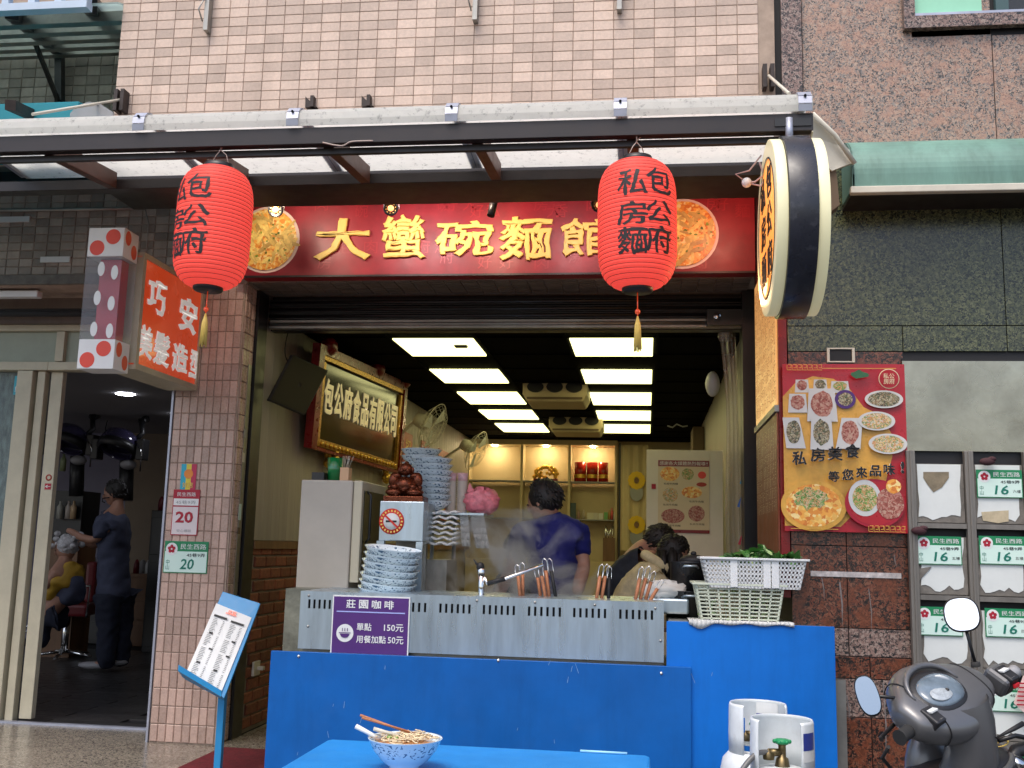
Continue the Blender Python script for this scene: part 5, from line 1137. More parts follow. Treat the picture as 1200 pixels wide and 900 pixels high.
# front sheet with real slots
slots = []
for (u0_, u1_) in ((362, 386), (484, 498), (516, 550), (567, 602), (620, 656), (673, 709), (727, 764)):
    n = max(3, int(round((u1_-u0_)/6.8))+1)
    for k in range(n): slots.append(P(u0_+(u1_-u0_)*k/(n-1), 716, CY).x)
sw_, sh_ = .0055, .042; zc_ = zS1-.055
z_a, z_b = zc_-sh_/2, zc_+sh_/2
b.box(xS0, xS1, CY, CY+.004, zS0, z_a).box(xS0, xS1, CY, CY+.004, z_b, zS1)
xp = xS0
for x in sorted(slots): b.box(xp, x-sw_, CY, CY+.004, z_a, z_b); xp = x+sw_
b.box(xp, xS1, CY, CY+.004, z_a, z_b)
b.build('slotted_front', K['steel'], bt)
MB().box(xS0, xS1, CY+.03, CY+.04, zS0, zS1-.01).build('inner_lining', K['ink'], bt)
MB().box(xS0, xS1, CY+.0, CY+.5, zS1, zS1+.004).build('top_lip', K['steel'], bt)
MB().box(xS1-.003, xS1, CY+.0045, CY+.5, zS0, zS1-.001).build('side_sheet', K['steel'], bt)
for (u, v) in ((361, 734), (362, 698), (559, 704), (627, 706), (697, 709), (768, 713), (774, 751)):
    q = P(u, v, CY); MB().lathe((q.x, CY, q.z), [(0, .005), (.005, .004), (.007, 0)], 8, -Y3).build('rivet', K['steeld'], bt)
ztop = .93
MB().box(xS0, P(1000, 740, CY).x-.03, CY+.045, -.35, .05, zS0-.05).build('carcass', K['steeld'], bt)
MB().box(xS0+.01, xS1, CY+.045, -.35, zS0-.05, .915).build('work_surface', K['steeld'], bt)
zR = P(880, 731, CY).z; 
xR0 = P(781, 800, CY).x; xR1 = P(979, 800, CY).x
MB().box(xR0, xR1, CY-.012, CY, .0, zR).build('right_board', K['blueR'], bt, bev=.002)
MB().box(xR0+.01, xR1-.02, CY+.001, -.35, zR-.04, zR-.005).build('right_top', K['steeld'], bt)
xB0 = P(314, 830, CY-.03).x; xB1 = P(810, 830, CY-.03).x; zB = P(560, 772, CY-.03).z
MB().box(xB0, xB1, CY-.035, CY-.015, .0, zB).build('front_board', K['blue'], bt, bev=.002)
for (u, v) in ((350, 769), (584, 774), (775, 789)):
    q = P(u, v, CY-.035); MB().lathe((q.x, CY-.035, q.z), [(0, .006), (.006, .004), (.008, 0)], 8, -Y3).build('screw', K['chrome'], bt)
a = P(331, 760, -.9); c = P(352, 690, -.9)
MB().box(a.x, c.x+.3, -.9, -.3, 0, c.z).build('side_unit', mat('stained_tin', (.24, .24, .19), .4, metal=.5, var=.5, scale=9, bump=.4, bscale=40), bt)
random.seed(77)
for k in range(16):
    u = random.uniform(330, 960); v = random.uniform(775, 890) if u < 800 else random.uniform(745, 890); y = CY-.0362 if u < 805 else CY-.0132; q = P(u, v, y)
    L_ = random.uniform(.01, .05); an = random.uniform(-.4, .4); b = MB(); d1 = Vector((math.sin(an), 0, math.cos(an))); b.add([q, q+X3*.0022, q+X3*.0016+d1*L_, q+d1*L_*.9], [(0, 1, 2, 3)]); b.build('scratch', mat('scratch', (.18, .33, .6), .6) if k == 0 else bpy.data.materials['scratch'], bt)
# purple sign
a = P(387, 765, CY-.008); c = P(481, 700, CY-.008); W_ = c.x-a.x; H_ = c.z-a.z
ps = thing('coffee_sign', 'purple coffee price sign with white lettering on the steel front', 'sign', ((a.x+c.x)/2, CY, a.z))
MB().box(a.x, c.x, CY-.010, CY-.004, a.z, c.z).build('board', K['wplas'], ps)
MB().box(a.x+.006, c.x-.006, CY-.0115, CY-.0102, a.z+.002, c.z-.006).build('purple_field', K['purple'], ps)
yy = CY-.0128
for k, ch in enumerate('莊園咖啡'): text('lettering', ch, K['wplas'], ps, (a.x+W_*(.18+.165*k), yy, a.z+H_*.78), X3, Z3, W_*.12, H_*.15, .025)
MB().box(a.x+W_*.06, c.x-W_*.06, yy, yy+.0012, a.z+H_*.71, a.z+H_*.73).build('rule_line', mat('pale_blue_line', (.35, .4, .75), .4), ps)
text('lettering', '單點', K['wplas'], ps, (a.x+W_*.33, yy, a.z+H_*.40), X3, Z3, W_*.19, H_*.13, .015)
text('lettering', '150元', K['wplas'], ps, (a.x+W_*.68, yy, a.z+H_*.40), X3, Z3, W_*.25, H_*.13, .015)
text('lettering', '用餐加點', K['wplas'], ps, (a.x+W_*.33, yy, a.z+H_*.19), X3, Z3, W_*.38, H_*.13, .015)
text('lettering', '50元', K['wplas'], ps, (a.x+W_*.735, yy, a.z+H_*.19), X3, Z3, W_*.2, H_*.13, .015)
MB().disc((a.x+W_*.18, yy, a.z+H_*.35), X3, Z3, W_*.11, W_*.11, 28, t=.001).build('cup_emblem_ground', K['wplas'], ps)
q = Vector((a.x+W_*.18, yy-.0025, a.z+H_*.34)); b = MB(); n = 12
b.add([q+X3*math.cos(math.pi+math.pi*k/n)*W_*.06+Z3*math.sin(math.pi+math.pi*k/n)*W_*.05 for k in range(n+1)], [list(range(n+1))]).box(q.x-W_*.075, q.x+W_*.075, q.y-.001, q.y, q.z+W_*.008, q.z+W_*.016)
for k in (-1, 0, 1): b.box(q.x+k*.012*1-.0015, q.x+k*.012+.0015, q.y-.001, q.y, q.z+W_*.03, q.z+W_*.07)
b.build('cup_emblem', K['purple'], ps)

# ================================================================ ON AND BEHIND THE COUNTER
def bowlmesh(b, c, R, h):
    pr = [(0, 0), (R*.38, 0), (R*.40, h*.06), (R*.40, h*.14), (R*.62, h*.32), (R*.86, h*.66), (R*.98, h*.97), (R*1.0, h), (R*.95, h*.985), (R*.8, h*.62), (R*.5, h*.28), (0, h*.2)]
    return b.lathe(c, [(r, z-h) for r, z in pr], 36)
def bowl(c, R, h, lab, grp, proto=[None]):
    """c is the centre of the rim"""
    key = (round(R, 3), round(h, 3))
    b = bowlmesh(MB(), Vector((0, 0, 0)), R, h); o = b.build('bowl', K['bowl'], origin=(0, 0, 0)); o.location = c
    return tag(o, lab, 'bowl', grp)
ordn = ['top', 'second', 'third', 'fourth', 'fifth', 'sixth', 'seventh', 'eighth', 'ninth', 'tenth', 'eleventh', 'twelfth']
yb = -.95
ct = P(461, 642, yb); R0 = .145
zlast = P(461, 690, yb).z
first = None
for k in range(7):
    f = k/6; z = ct.z*(1-f)+zlast*f; c = Vector((ct.x-.004*k+random.uniform(-.003, .003), yb, z))
    if first is None: first = bowl(c, R0, .085, ordn[k]+' patterned bowl of the stack beside the steel cabinet', 'bowls stacked on the counter')
    else:
        o = first.copy(); C.objects.link(o); o.location = c; o['label'] = ordn[k]+' patterned bowl of the stack beside the steel cabinet'
    if k == 0: first.rotation_euler = (rad(4), rad(6), 0)
# steel cabinet with sticker
YC = -.75
a = P(436, 705, YC); c = P(497, 588, YC)
sc_ = thing('steel_cabinet', 'small steel cabinet with a no smoking sticker behind the bowls', 'cabinet', ((a.x+c.x)/2, YC+.1, .9))
zmid = P(465, 634, YC).z
MB().box(a.x+.02, c.x, YC, YC+.3, zmid, c.z).build('body', K['steel'], sc_, bev=.004)
MB().box(a.x+.01, a.x+.05, YC, YC+.03, .88, zmid-.001).build('leg', K['steel'], sc_); MB().box(c.x-.035, c.x, YC, YC+.03, .88, zmid-.001).build('leg', K['steel'], sc_)
MB().box(a.x+.05, c.x-.035, YC+.26, YC+.3, .9, zmid-.001).build('rear_sheet', K['steeld'], sc_)
q = P(459, 611, YC); q.y = YC-.002
MB().lathe(q, [(.0, 0), (.067, 0), (.067, .0015), (0, .0015)], 32, -Y3).build('sticker_ring', mat('sticker_red', (.6, .03, .02), .4), sc_)
MB().lathe(q+Y3*-.002, [(.0, 0), (.043, 0), (.043, .0015), (0, .0015)], 32, -Y3).build('sticker_ground', K['wplas'], sc_)
MB().box(q.x-.03, q.x+.028, q.y-.0055, q.y-.004, q.z-.005, q.z+.005).build('cigarette', K['ink'], sc_)
MB().bar(q+Vector((-.034, -.007, .03)), q+Vector((.034, -.007, -.03)), .010, .002, up=Y3).build('slash', mat('slash_red', (.6, .03, .02), .4), sc_)
b = MB()
for k in range(20):
    an = k*math.pi/10; e1 = Vector((-math.sin(an), 0, math.cos(an))); b.obox(q+Vector((math.cos(an)*.055, -.003, math.sin(an)*.055)), e1, Vector((math.cos(an), 0, math.sin(an))), Y3, .004, .005, .0006)
b.build('ring_print', K['gold'], sc_, kind='stuff')
# buddha statue
zt3 = c.z
p = P(474, 588, YC+.1)
bd = thing('buddha_statue', 'laughing Buddha statue in reddish bronze on the steel cabinet', 'statue', (p.x, YC+.12, zt3))
bx_, by_ = p.x, YC+.12
MB().box(bx_-.105, bx_+.11, by_-.07, by_+.07, zt3, zt3+.03).build('plinth', K['bronze'], bd, bev=.004)
b = MB(); z = zt3+.03
b.ell((bx_, by_, z+.055), .075, .06, .055, 20, 12).ell((bx_, by_-.03, z+.06), .05, .045, .045, 16, 10)
for s_ in (-1, 1):
    b.ell((bx_+s_*.055, by_-.03, z+.022), .05, .045, .024, 12, 8); b.ell((bx_+s_*.065, by_-.01, z+.085), .028, .028, .045, 12, 8); b.ell((bx_+s_*.05, by_-.05, z+.05), .02, .02, .016, 10, 6); b.ell((bx_+s_*.05, by_-.01, z+.11), .03, .028, .02, 10, 8)
b.build('robed_body', K['bronze'], bd)
b = MB(); b.ell((bx_, by_-.01, z+.145), .037, .036, .036, 16, 12)
for s_ in (-1, 1): b.ell((bx_+s_*.036, by_-.01, z+.14), .008, .01, .018, 8, 6); b.ell((bx_+s_*.016, by_-.043, z+.137), .012, .008, .01, 8, 6)
b.ell((bx_, by_-.048, z+.142), .006, .007, .007, 8, 6).ell((bx_, by_, z+.178), .014, .014, .012, 8, 6); b.build('head', K['bronze'], bd)
b = MB(); random.seed(2)
for k in range(26): an = random.uniform(0, 6.28); b.ell((bx_+.085*math.cos(an), by_+.05*math.sin(an)-.01, z+random.uniform(.0, .05)), .014, .012, .012, 8, 6)
b.build('coins', K['bronze'], bd, kind='stuff')
# fridge
YR = -.7
a = P(347, 690, YR); c = P(412, 563, YR)
fr = thing('drinks_fridge', 'beige countertop fridge with dark glass door by the left wall', 'fridge', ((a.x+c.x)/2, YR+.2, a.z))
x0f, x1f = P(350, 620, YR).x, P(411, 620, YR).x
MB().box(x0f, x1f, YR, YR+.52, a.z, c.z).build('body', K['fridge'], fr, bev=.008)
MB().box(x1f+.002, x1f+.05, YR+.01, YR+.51, a.z+.04, c.z).build('door', mat('fridge_trim', (.5, .45, .33), .4), fr, bev=.005)
MB().box(x1f+.051, x1f+.054, YR+.05, YR+.46, a.z+.1, c.z-.05).build('door_glass', K['dglass'], fr)
MB().tube([(x1f+.06, YR+.08, a.z+.25), (x1f+.08, YR+.08, a.z+.27), (x1f+.08, YR+.08, a.z+.5), (x1f+.06, YR+.08, a.z+.52)], .007, 8).build('handle', K['black'], fr)
zt4 = c.z
p = P(392, 560, YR+.12); o = MB().lathe((p.x, YR+.12, zt4), [(0, 0), (.038, 0), (.042, .128), (.038, .128), (.035, .006), (0, .006)], 20).build('green_cup', K['gcup']); tag(o, 'dark green glass tumbler on top of the fridge', 'cup')
p = P(375, 560, YR+.1); tag(MB().box(p.x-.035, p.x+.035, YR+.06, YR+.16, zt4, zt4+.045).build('black_case', K['blackp'], bev=.003), 'small black box on the fridge left of the green tumbler', 'box')
p = P(405, 560, YR+.12); t = thing('toothpick_box', 'cream box holding thin sticks right of the green tumbler', 'box', (p.x, YR+.12, zt4))
MB().box(p.x-.024, p.x+.024, YR+.09, YR+.15, zt4, zt4+.075).build('box', mat('cream_card', (.6, .38, .22), .6), t)
b = MB()
for k in range(8): b.tube([(p.x-.015+.004*k, YR+.12, zt4+.07), (p.x-.02+.006*k+random.uniform(-.02, .02), YR+.12, zt4+.14)], .0012, 4)
b.build('sticks', K['ivory'], t, kind='stuff')
# shelf on right of cabinet with tall bowl stacks
ys = -.35; zs = P(500, 601, ys).z
p0 = P(500, 600, ys); p1 = P(572, 603, ys)
rk = thing('dish_rack', 'steel dish rack with a shelf beside the steel cabinet', 'rack', ((p0.x+p1.x)/2, ys, .9))
MB().box(p0.x-.12, p1.x, ys-.15, ys+.22, zs-.012, zs).build('shelf_plate', K['steel'], rk)
for x in (p0.x+.0, p1.x-.22): 
    MB().tube([(x, ys+.18, .5), (x, ys+.18, zs-.012)], .012, 8).build('post', K['steel'], rk)
MB().box(p0.x-.02, p1.x-.2, ys-.12, ys+.2, .85, 1.12).build('pot_block', mat('steamy_steel', (.35, .33, .29), .4, metal=.6, var=.4, scale=5), rk)
R1 = .118; ct = P(494, 527, ys+.05); cb_ = P(494, 590, ys+.05)
f1 = None
for k in range(9):
    f = k/8; c = Vector((ct.x+.003*k, ys+.05, ct.z*(1-f)+(zs+.055)*f)); lb = ordn[k]+' patterned bowl of the taller stack on the dish rack'
    if f1 is None: f1 = bowl(c, R1, .062, lb, 'bowls stacked on the dish rack')
    else: o = f1.copy(); C.objects.link(o); o.location = c; o['label'] = lb
ct = P(507, 538, ys-.02)
for k in range(8):
    f = k/7; c = Vector((ct.x+.006*math.sin(k), ys-.04, ct.z*(1-f)+(zs+.065)*f)); o = f1.copy(); C.objects.link(o); o.location = c; o['label'] = ordn[k]+' patterned bowl of the shorter front stack on the dish rack'
b0 = None
for j, u in enumerate((528, 541)):
    p = P(u, 598, ys); t = thing('cup_stack', ('left' if j == 0 else 'right')+' stack of ribbed white paper cups on the dish rack', 'cups', (p.x, ys, zs), 'stacks of paper cups')
    b = MB()
    for k in range(17): b.lathe((p.x, ys, zs+.001+.0105*k), [(.026, 0), (.031, .0095), (.0335, .0098), (.0335, .0012+.0098), (.0, .0105)], 16)
    b.build('cups', mat('paper_cup', (.62, .56, .5), .6), t)
    MB().lathe((p.x, ys, zs+.18), [(.0, 0), (.027, 0), (.031, .045), (.0, .045)], 16).build('top_cup', mat('pink_cup', (.65, .4, .42), .5, var=.4, scale=60), t)
# pink bag
p = P(562, 580, ys); b = MB(); random.seed(8)
b.ell((p.x+.01, ys, zs+.07), .10, .07, .075, 24, 16)
for v in b.v: v += Vector((random.uniform(-.012, .012), random.uniform(-.012, .012), random.uniform(-.012, .012)))
b.prism([(p.x-.07, ys-.02, zs+.12), (p.x-.02, ys-.02, zs+.11), (p.x-.055, ys-.02, zs+.17)], (0, .02, 0))
tag(b.build('plastic_bag', K['pinkb']), 'crumpled pink plastic bag at the end of the dish rack', 'bag')
# stacked spoon trays
zt5 = zs-.02
t = thing('folded_cloths', 'pile of wavy white ladle trays under the rack shelf', 'trays', P(518, 640, ys-.1))
for k in range(7):
    z = P(520, 601+6*k, ys-.1).z; b = MB(); x0_ = P(501, 610, ys-.1).x; x1_ = P(538, 610, ys-.1).x; n = 12
    for i in range(n):
        xa = x0_+(x1_-x0_)*i/n; xb = x0_+(x1_-x0_)*(i+1)/n; za = z+.007*math.sin(i*1.3+k); zb_ = z+.007*math.sin((i+1)*1.3+k)
        b.add([(xa, ys-.18, za), (xb, ys-.18, zb_), (xb, ys, zb_+.003), (xa, ys, za+.003)], [(0, 1, 2, 3)], True)
    b.build('tray', K['white'], t, solid=.010)
# hanging cloths
for j, (u0_, u1_, v1_) in enumerate(((538, 548, 640), (550, 566, 642))):
    y = ys-.1; b = MB(); n = 8; zt6 = P(u0_, 602, y).z; zb6 = P(u0_, v1_, y).z; xa = P(u0_, 620, y).x; xb = P(u1_, 620, y).x
    for i in range(n):
        for r in range(5):
            f0, f1_ = r/5, (r+1)/5; X = lambda i_, f_: xa+(xb-xa)*i_/n+.02*f_*(1+j); Yy = lambda i_, f_: y+.008*math.sin(i_*1.5)*f_
            b.add([(X(i, f0), Yy(i, f0), zt6+(zb6-zt6)*f0), (X(i+1, f0), Yy(i+1, f0), zt6+(zb6-zt6)*f0), (X(i+1, f1_), Yy(i+1, f1_), zt6+(zb6-zt6)*f1_), (X(i, f1_), Yy(i, f1_), zt6+(zb6-zt6)*f1_)], [(0, 1, 2, 3)], True)
    tag(b.build('hanging_cloth', K['cloth'], solid=.004), ('narrow left' if j == 0 else 'wide right')+' white cloth hanging from the rack shelf', 'cloth', 'cloths hanging from the rack')
# faucet
yq = -1.05
fc = thing('swing_faucet', 'steel swing faucet rising behind the slotted front', 'faucet', P(564, 700, yq))
MB().tube([P(564, 706, yq), P(564, 672, yq)], .015, 10).lathe(P(564, 673, yq), [(.018, 0), (.02, .02), (.012, .03)], 12).build('column', K['chrome'], fc)
MB().ell(P(563, 664, yq), .02, .02, .022, 12, 8).tube([P(563, 664, yq), P(558, 660, yq), P(555, 655, yq)], [.009, .006, .002], 8).build('valve_handle', K['ink'], fc)
MB().tube([P(568, 676, yq), P(571, 684, yq), P(590, 679, yq), P(637, 662, yq)], [.012, .009, .009, .009], 10).build('spout_arm', K['chrome'], fc)
MB().tube([P(571, 684, yq), P(592, 678, yq)], .0115, 10).build('grip', K['ink'], fc)
# noodle strainers (ladle handles standing up)
def strainer(u0_, v0_, u1_, v1_, y, lab, dark=False):
    a_ = P(u0_, v0_, y); b_ = P(u1_, v1_, y); d = (b_-a_).normalized(); s_ = X3
    t = thing('noodle_strainer', lab, 'strainer', a_, 'noodle strainers standing in the cooker')
    MB().tube([a_, a_+(b_-a_)*.75], .0085, 8).build('handle', K['ink'] if dark else K['chop'], t)
    q = a_+(b_-a_)*.7; w_ = .011
    MB().tube([q-s_*w_, b_-s_*w_, b_+d*.012, b_+s_*w_, q+s_*w_], .0024, 6).build('wire_loop', K['chrome'], t)
for i, (u0_, v0_, u1_, v1_, dk) in enumerate(((610, 703, 606, 664, 0), (613, 703, 612, 662, 0), (634, 703, 629, 668, 0), (640, 704, 633, 665, 0), (644, 703, 638, 657, 0), (652, 705, 644, 657, 1), (698, 708, 705, 664, 0), (704, 708, 711, 664, 0), (713, 708, 714, 666, 1), (743, 711, 752, 667, 0), (748, 711, 760, 666, 0), (754, 711, 766, 672, 0), (757, 712, 775, 682, 0))):
    strainer(u0_, v0_, u1_, v1_, -1.0+.02*(i % 3), '%s strainer handle counted from the left behind the steel front' % ['first', 'second', 'third', 'fourth', 'fifth', 'sixth', 'seventh', 'eighth', 'ninth', 'tenth', 'eleventh', 'twelfth', 'thirteenth'][i], dk)
# pots
def pot(u, v, y, r, h, lab, m='pot', name='cooking_pot'):
    c = P(u, v, y); t = thing(name, lab, 'pot', (c.x, y, c.z-h))
    MB().lathe((c.x, y, c.z-h), [(0, 0), (r, 0), (r, h*.96), (r*1.05, h), (r*.98, h), (r*.95, .02), (0, .02)], 28).build('pan', K[m], t)
    MB().tube([(c.x-r*.4, y-r-.0, c.z-.03), (c.x-r*.3, y-r-.03, c.z-.02), (c.x+r*.3, y-r-.03, c.z-.02), (c.x+r*.4, y-r, c.z-.03)], .006, 8).build('handle', K['steel'], t); return t, c
t, c = pot(808, 658, -.75, .095, .22, 'black cooking pot with a lid left of the white baskets')
MB().ell((c.x+.02, -.75, c.z+.005), .07, .07, .03, 18, 8).ell((c.x+.02, -.75, c.z+.04), .015, .015, .012).build('lid', K['ink'], t)
t, c = pot(810, 692, -.80, .12, .13, 'wide grey pot below the black cooking pot')
c = P(775, 700, -.85); t = thing('steel_tub', 'steel food tub with a crumpled cloth behind the strainers', 'tub', (c.x, -.85, .9))
MB().box(c.x-.14, c.x+.13, -.95, -.7, .9, c.z-.0).build('tub', K['steel'], t, bev=.01)
b = MB(); b.ell((c.x+.02, -.83, c.z+.03), .11, .09, .05, 20, 12); random.seed(4)
for v in b.v: v += Vector((random.uniform(-.01, .01), random.uniform(-.01, .01), random.uniform(-.01, .01)))
b.build('cloth', K['cloth'], t)
for (u, r_, lab) in ((660, .12, 'left'), (590, .13, 'middle'), (725, .12, 'right')):
    q = P(u, 702, -.8); t = thing('noodle_cooker_pot', lab+' round steel boiling pot sunk behind the slotted front', 'pot', (q.x, -.8, .9)); MB().lathe((q.x, -.8, .90), [(r_, -.1), (r_, .02), (r_+.012, .022), (r_-.01, .02), (r_-.01, -.08), (0, -.08)], 24).build('rim', K['steel'], t); MB().disc((q.x, -.8, .90), X3, Y3, r_-.012, r_-.012, 20).build('water', K['grey'], t)

# baskets
def basket(u0_, v0_, u1_, v1_, y, m, lab, slots_, name='plastic_basket', depth=.28):
    a_ = P(u0_, v1_, y); c_ = P(u1_, v0_, y); x0_, x1_, z0_, z1_ = a_.x, c_.x, a_.z, c_.z
    t = thing(name, lab, 'basket', ((x0_+x1_)/2, y+depth/2, z0_)); tp = .03
    def side(b, p00, p10, p01, p11, nx, nz, fx, fz):
        """perforated wall as strips: p00,p10 bottom; p01,p11 top"""
        p00, p10, p01, p11 = map(Vector, (p00, p10, p01, p11))
        def pt(s_, r_): return (p00*(1-s_)+p10*s_)*(1-r_)+(p01*(1-s_)+p11*s_)*r_
        nrm = (p10-p00).cross(p01-p00).normalized()*.0025
        def seg(s0, s1, r0_, r1_): b.prism([pt(s0, r0_), pt(s1, r0_), pt(s1, r1_), pt(s0, r1_)], nrm)
        for k in range(nx+1): s0 = k/nx*(1-fx/nx); seg(s0, s0+fx/nx, 0, 1)
        for k in range(nz+1): r0_ = k/nz*(1-fz/nz); seg(0, 1, r0_, r0_+fz/nz)
    b = MB(); yb_ = y+depth
    nx, nz, fx, fz = slots_
    side(b, (x0_+tp, y+.01, z0_), (x1_-tp, y+.01, z0_), (x0_, y, z1_), (x1_, y, z1_), nx, nz, fx, fz)
    side(b, (x1_-tp, yb_-.01, z0_), (x0_+tp, yb_-.01, z0_), (x1_, yb_, z1_), (x0_, yb_, z1_), nx, nz, fx, fz)
    side(b, (x1_-tp, y+.01, z0_), (x1_-tp, yb_-.01, z0_), (x1_, y, z1_), (x1_, yb_, z1_), max(3, nx//2), nz, fx, fz)
    side(b, (x0_+tp, yb_-.01, z0_), (x0_+tp, y+.01, z0_), (x0_, yb_, z1_), (x0_, y, z1_), max(3, nx//2), nz, fx, fz)
    b.build('lattice', m, t)
    MB().box(x0_+tp, x1_-tp, y+.01, yb_-.01, z0_, z0_+.005).build('bottom', m, t)
    rm = MB(); o_ = .014
    rm.box(x0_-o_, x1_+o_, y-o_, y+.004, z1_-.004, z1_+.006).box(x0_-o_, x1_+o_, yb_-.004, yb_+o_, z1_-.004, z1_+.006).box(x0_-o_, x0_+.004, y+.0045, yb_-.0045, z1_-.004, z1_+.006).box(x1_-.004, x1_+o_, y+.0045, yb_-.0045, z1_-.004, z1_+.006)
    rm.build('rim', m, t, bev=.002); return t, (x0_, x1_, y, yb_, z0_, z1_)
t1, _ = basket(815, 687, 919, 729, CY-.0, K['wgreen'], 'lower pale green slotted basket on the counter end', (8, 10, .16, .35))
t2, bb = basket(824, 657, 945, 688, CY-.02, K['wplas'], 'upper white perforated basket filled with leafy greens', (26, 6, .45, .45))
for f in (.30, .62, .70): x = bb[0]+(bb[1]-bb[0])*f; MB().box(x-.016, x+.016, CY-.024, CY-.019, bb[4]+.005, bb[5]-.004).build('panel_rib', K['wplas'], t2)
gr = thing('leafy_greens', 'heap of green vegetable leaves in the upper basket', 'vegetables', ((bb[0]+bb[1])/2, -1.05, bb[4]+.01))
lm = []
for k in range(4):
    b = MB(); L_ = .06; pts = []
    for i in range(5):
        f = i/4; w_ = .02*math.sin(math.pi*min(f+.12, 1))**.7; z_ = .012*math.sin(f*3+k); pts.append((Vector((-w_, L_*f, z_+.006)), Vector((0, L_*f, z_)), Vector((w_, L_*f, z_+.006))))
    vs = [q for r_ in pts for q in r_]; fs = [(i*3+j, i*3+j+1, i*3+j+4, i*3+j+3) for i in range(4) for j in range(2)]
    m_ = bpy.data.meshes.new('leaf'); m_.from_pydata(vs, [], fs); m_.materials.append(K['leaf'] if k < 3 else K['leafp']); lm.append(m_)
random.seed(12)
for k in range(150):
    o = bpy.data.objects.new('leaf', random.choice(lm)); C.objects.link(o); o.parent = gr
    f = random.random(); hgt = .018+.028*math.sin(math.pi*min(1, f*1.0+.0))
    o.location = Vector((bb[0]+.03+(bb[1]-bb[0]-.05)*(.2+.8*f), random.uniform(bb[2]+.03, bb[3]-.03), bb[5]-.02+random.uniform(0, hgt)))-wl(gr)
    o.rotation_euler = (random.uniform(-.8, 1.0), random.uniform(-.8, .8), random.uniform(0, 6.3)); s_ = random.uniform(.7, 1.25); o.scale = (s_, s_, s_)
b = MB()
for k in range(40):
    x = random.uniform(_[0]+.04, _[1]-.05); z = random.uniform(_[4]+.01, _[5]-.01); y = random.uniform(CY+.015, CY+.2); d = Vector((random.uniform(-1, 1), random.uniform(-.4, .4), random.uniform(-.6, .6))).normalized()*.04
    b.tube([(x, y, z), Vector((x, y, z))+d*.5+Z3*.006, Vector((x, y, z))+d], .004, 5)
tag(b.build('bean_sprouts', K['leafp'], kind='stuff'), 'pale yellow green vegetable stems inside the lower basket', 'vegetables')
# white cloth edge
b = MB(); p = P(815, 724, CY-.01); q = P(925, 731, CY-.01); n = 24
for i in range(n):
    f0, f1_ = i/n, (i+1)/n; z_ = lambda f: zR+.006; dr = lambda f: .004+.022*math.exp(-((f-.12)/.09)**2)+.004*math.sin(f*20)
    xa, xb = p.x-.03+(q.x-p.x+.05)*f0, p.x-.03+(q.x-p.x+.05)*f1_
    b.add([(xa, CY-.018, zR-dr(f0)), (xb, CY-.018, zR-dr(f1_)), (xb, CY-.02, zR+.008), (xa, CY-.02, zR+.008)], [(0, 1, 2, 3)], True); b.add([(xa, CY-.02, zR+.008), (xb, CY-.02, zR+.008), (xb, CY+.2, zR+.004), (xa, CY+.2, zR+.004)], [(0, 1, 2, 3)], True)
tag(b.build('counter_cloth', K['cloth'], solid=.006), 'white damp cloth lying over the counter edge under the baskets', 'cloth')

# ================================================================ LEFT WALL FITTINGS
WX = -2.5
def wq(u, v, off=0): return PX(u, v, WX+off)
tv = thing('television', 'black flat television tilted out high on the left inner wall', 'television', wq(350, 450, .2))
TVc = [P(343, 415, .50), P(385, 434, .80), P(357, 487, .62), P(315, 469, .33)]
nrm = (TVc[1]-TVc[0]).cross(TVc[3]-TVc[0]).normalized()
if nrm.dot(CAM-TVc[0]) > 0: nrm = -nrm
MB().prism([p_ for p_ in TVc], nrm*.025).build('casing', K['blackp'], tv, bev=.006)
cen = sum(TVc, Vector())/4; ins = [cen+(p_-cen)*.93-nrm*.002 for p_ in TVc]; MB().add(ins, [(0, 1, 2, 3)]).build('screen', mat('tv_screen', (.028, .026, .014), .45, spec=.3), tv)
ins2 = [cen+(p_-cen)*.93+nrm*.027 for p_ in TVc]; MB().add(ins2, [(0, 1, 2, 3)]).build('rear_cover', mat('tv_rear', (.03, .028, .016), .5, spec=.3), tv)
MB().tube([cen, Vector((WX, cen.y+.15, cen.z+.02))], .02, 8).build('wall_arm', K['black'], tv)
wire([P(338, 388, .62), P(335, 400, .62), P(334, 415, .62), P(338, 425, .64)], .004, K['rubber'], 'black cable running up from the television')
# gilded plaque: frame in plane x=const with tilt: top leans out
corn = [(368, 513), (461, 541), (467, 462), (376, 424)]   # bl, br, tr, tl
q = [wq(368, 513, .06), wq(459, 541, .06), wq(465, 462, .14), wq(376, 424, .14)]
bl, br, tr, tl = q
e1 = (br-bl).normalized(); e2 = (tl-bl).normalized(); nn = e1.cross(e2).normalized()
if nn.x < 0: nn = -nn
gq = thing('honour_plaque', 'black glass plaque in red and gold frame on the left wall', 'plaque', bl)
def lerp(a_, b_, f): return a_*(1-f)+b_*f
def qp(f, g): return lerp(lerp(bl, br, f), lerp(tl, tr, f), g)
MB().prism([qp(0, 0), qp(1, 0), qp(1, 1), qp(0, 1)], nn*.02).build('glass', mat('black_mirror', (.006, .006, .006), .12, spec=.25), gq)
for (f0, f1_, g0, g1, nm3) in ((-.03, 1.03, -.10, 0, 'frame_bar'), (-.03, 1.03, 1.03, 1.09, 'frame_bar'), (-.04, 0, 0, 1, 'frame_bar'), (1, 1.035, 0, 1, 'frame_bar')):
    MB().prism([qp(f0, g0), qp(f1_, g0), qp(f1_, g1), qp(f0, g1)], nn*.045).build(nm3, K['goldm'], gq)
for (f0, f1_, g0, g1) in ((-.09, -.04, -.16, 1.15), (1.035, 1.08, -.16, 1.2), (-.09, 1.08, 1.09, 1.2), (-.04, 1.035, -.16, -.115)):
    MB().prism([qp(f0, g0), qp(f1_, g0), qp(f1_, g1), qp(f0, g1)], nn*.06).build('outer_frame', K['redw'], gq)
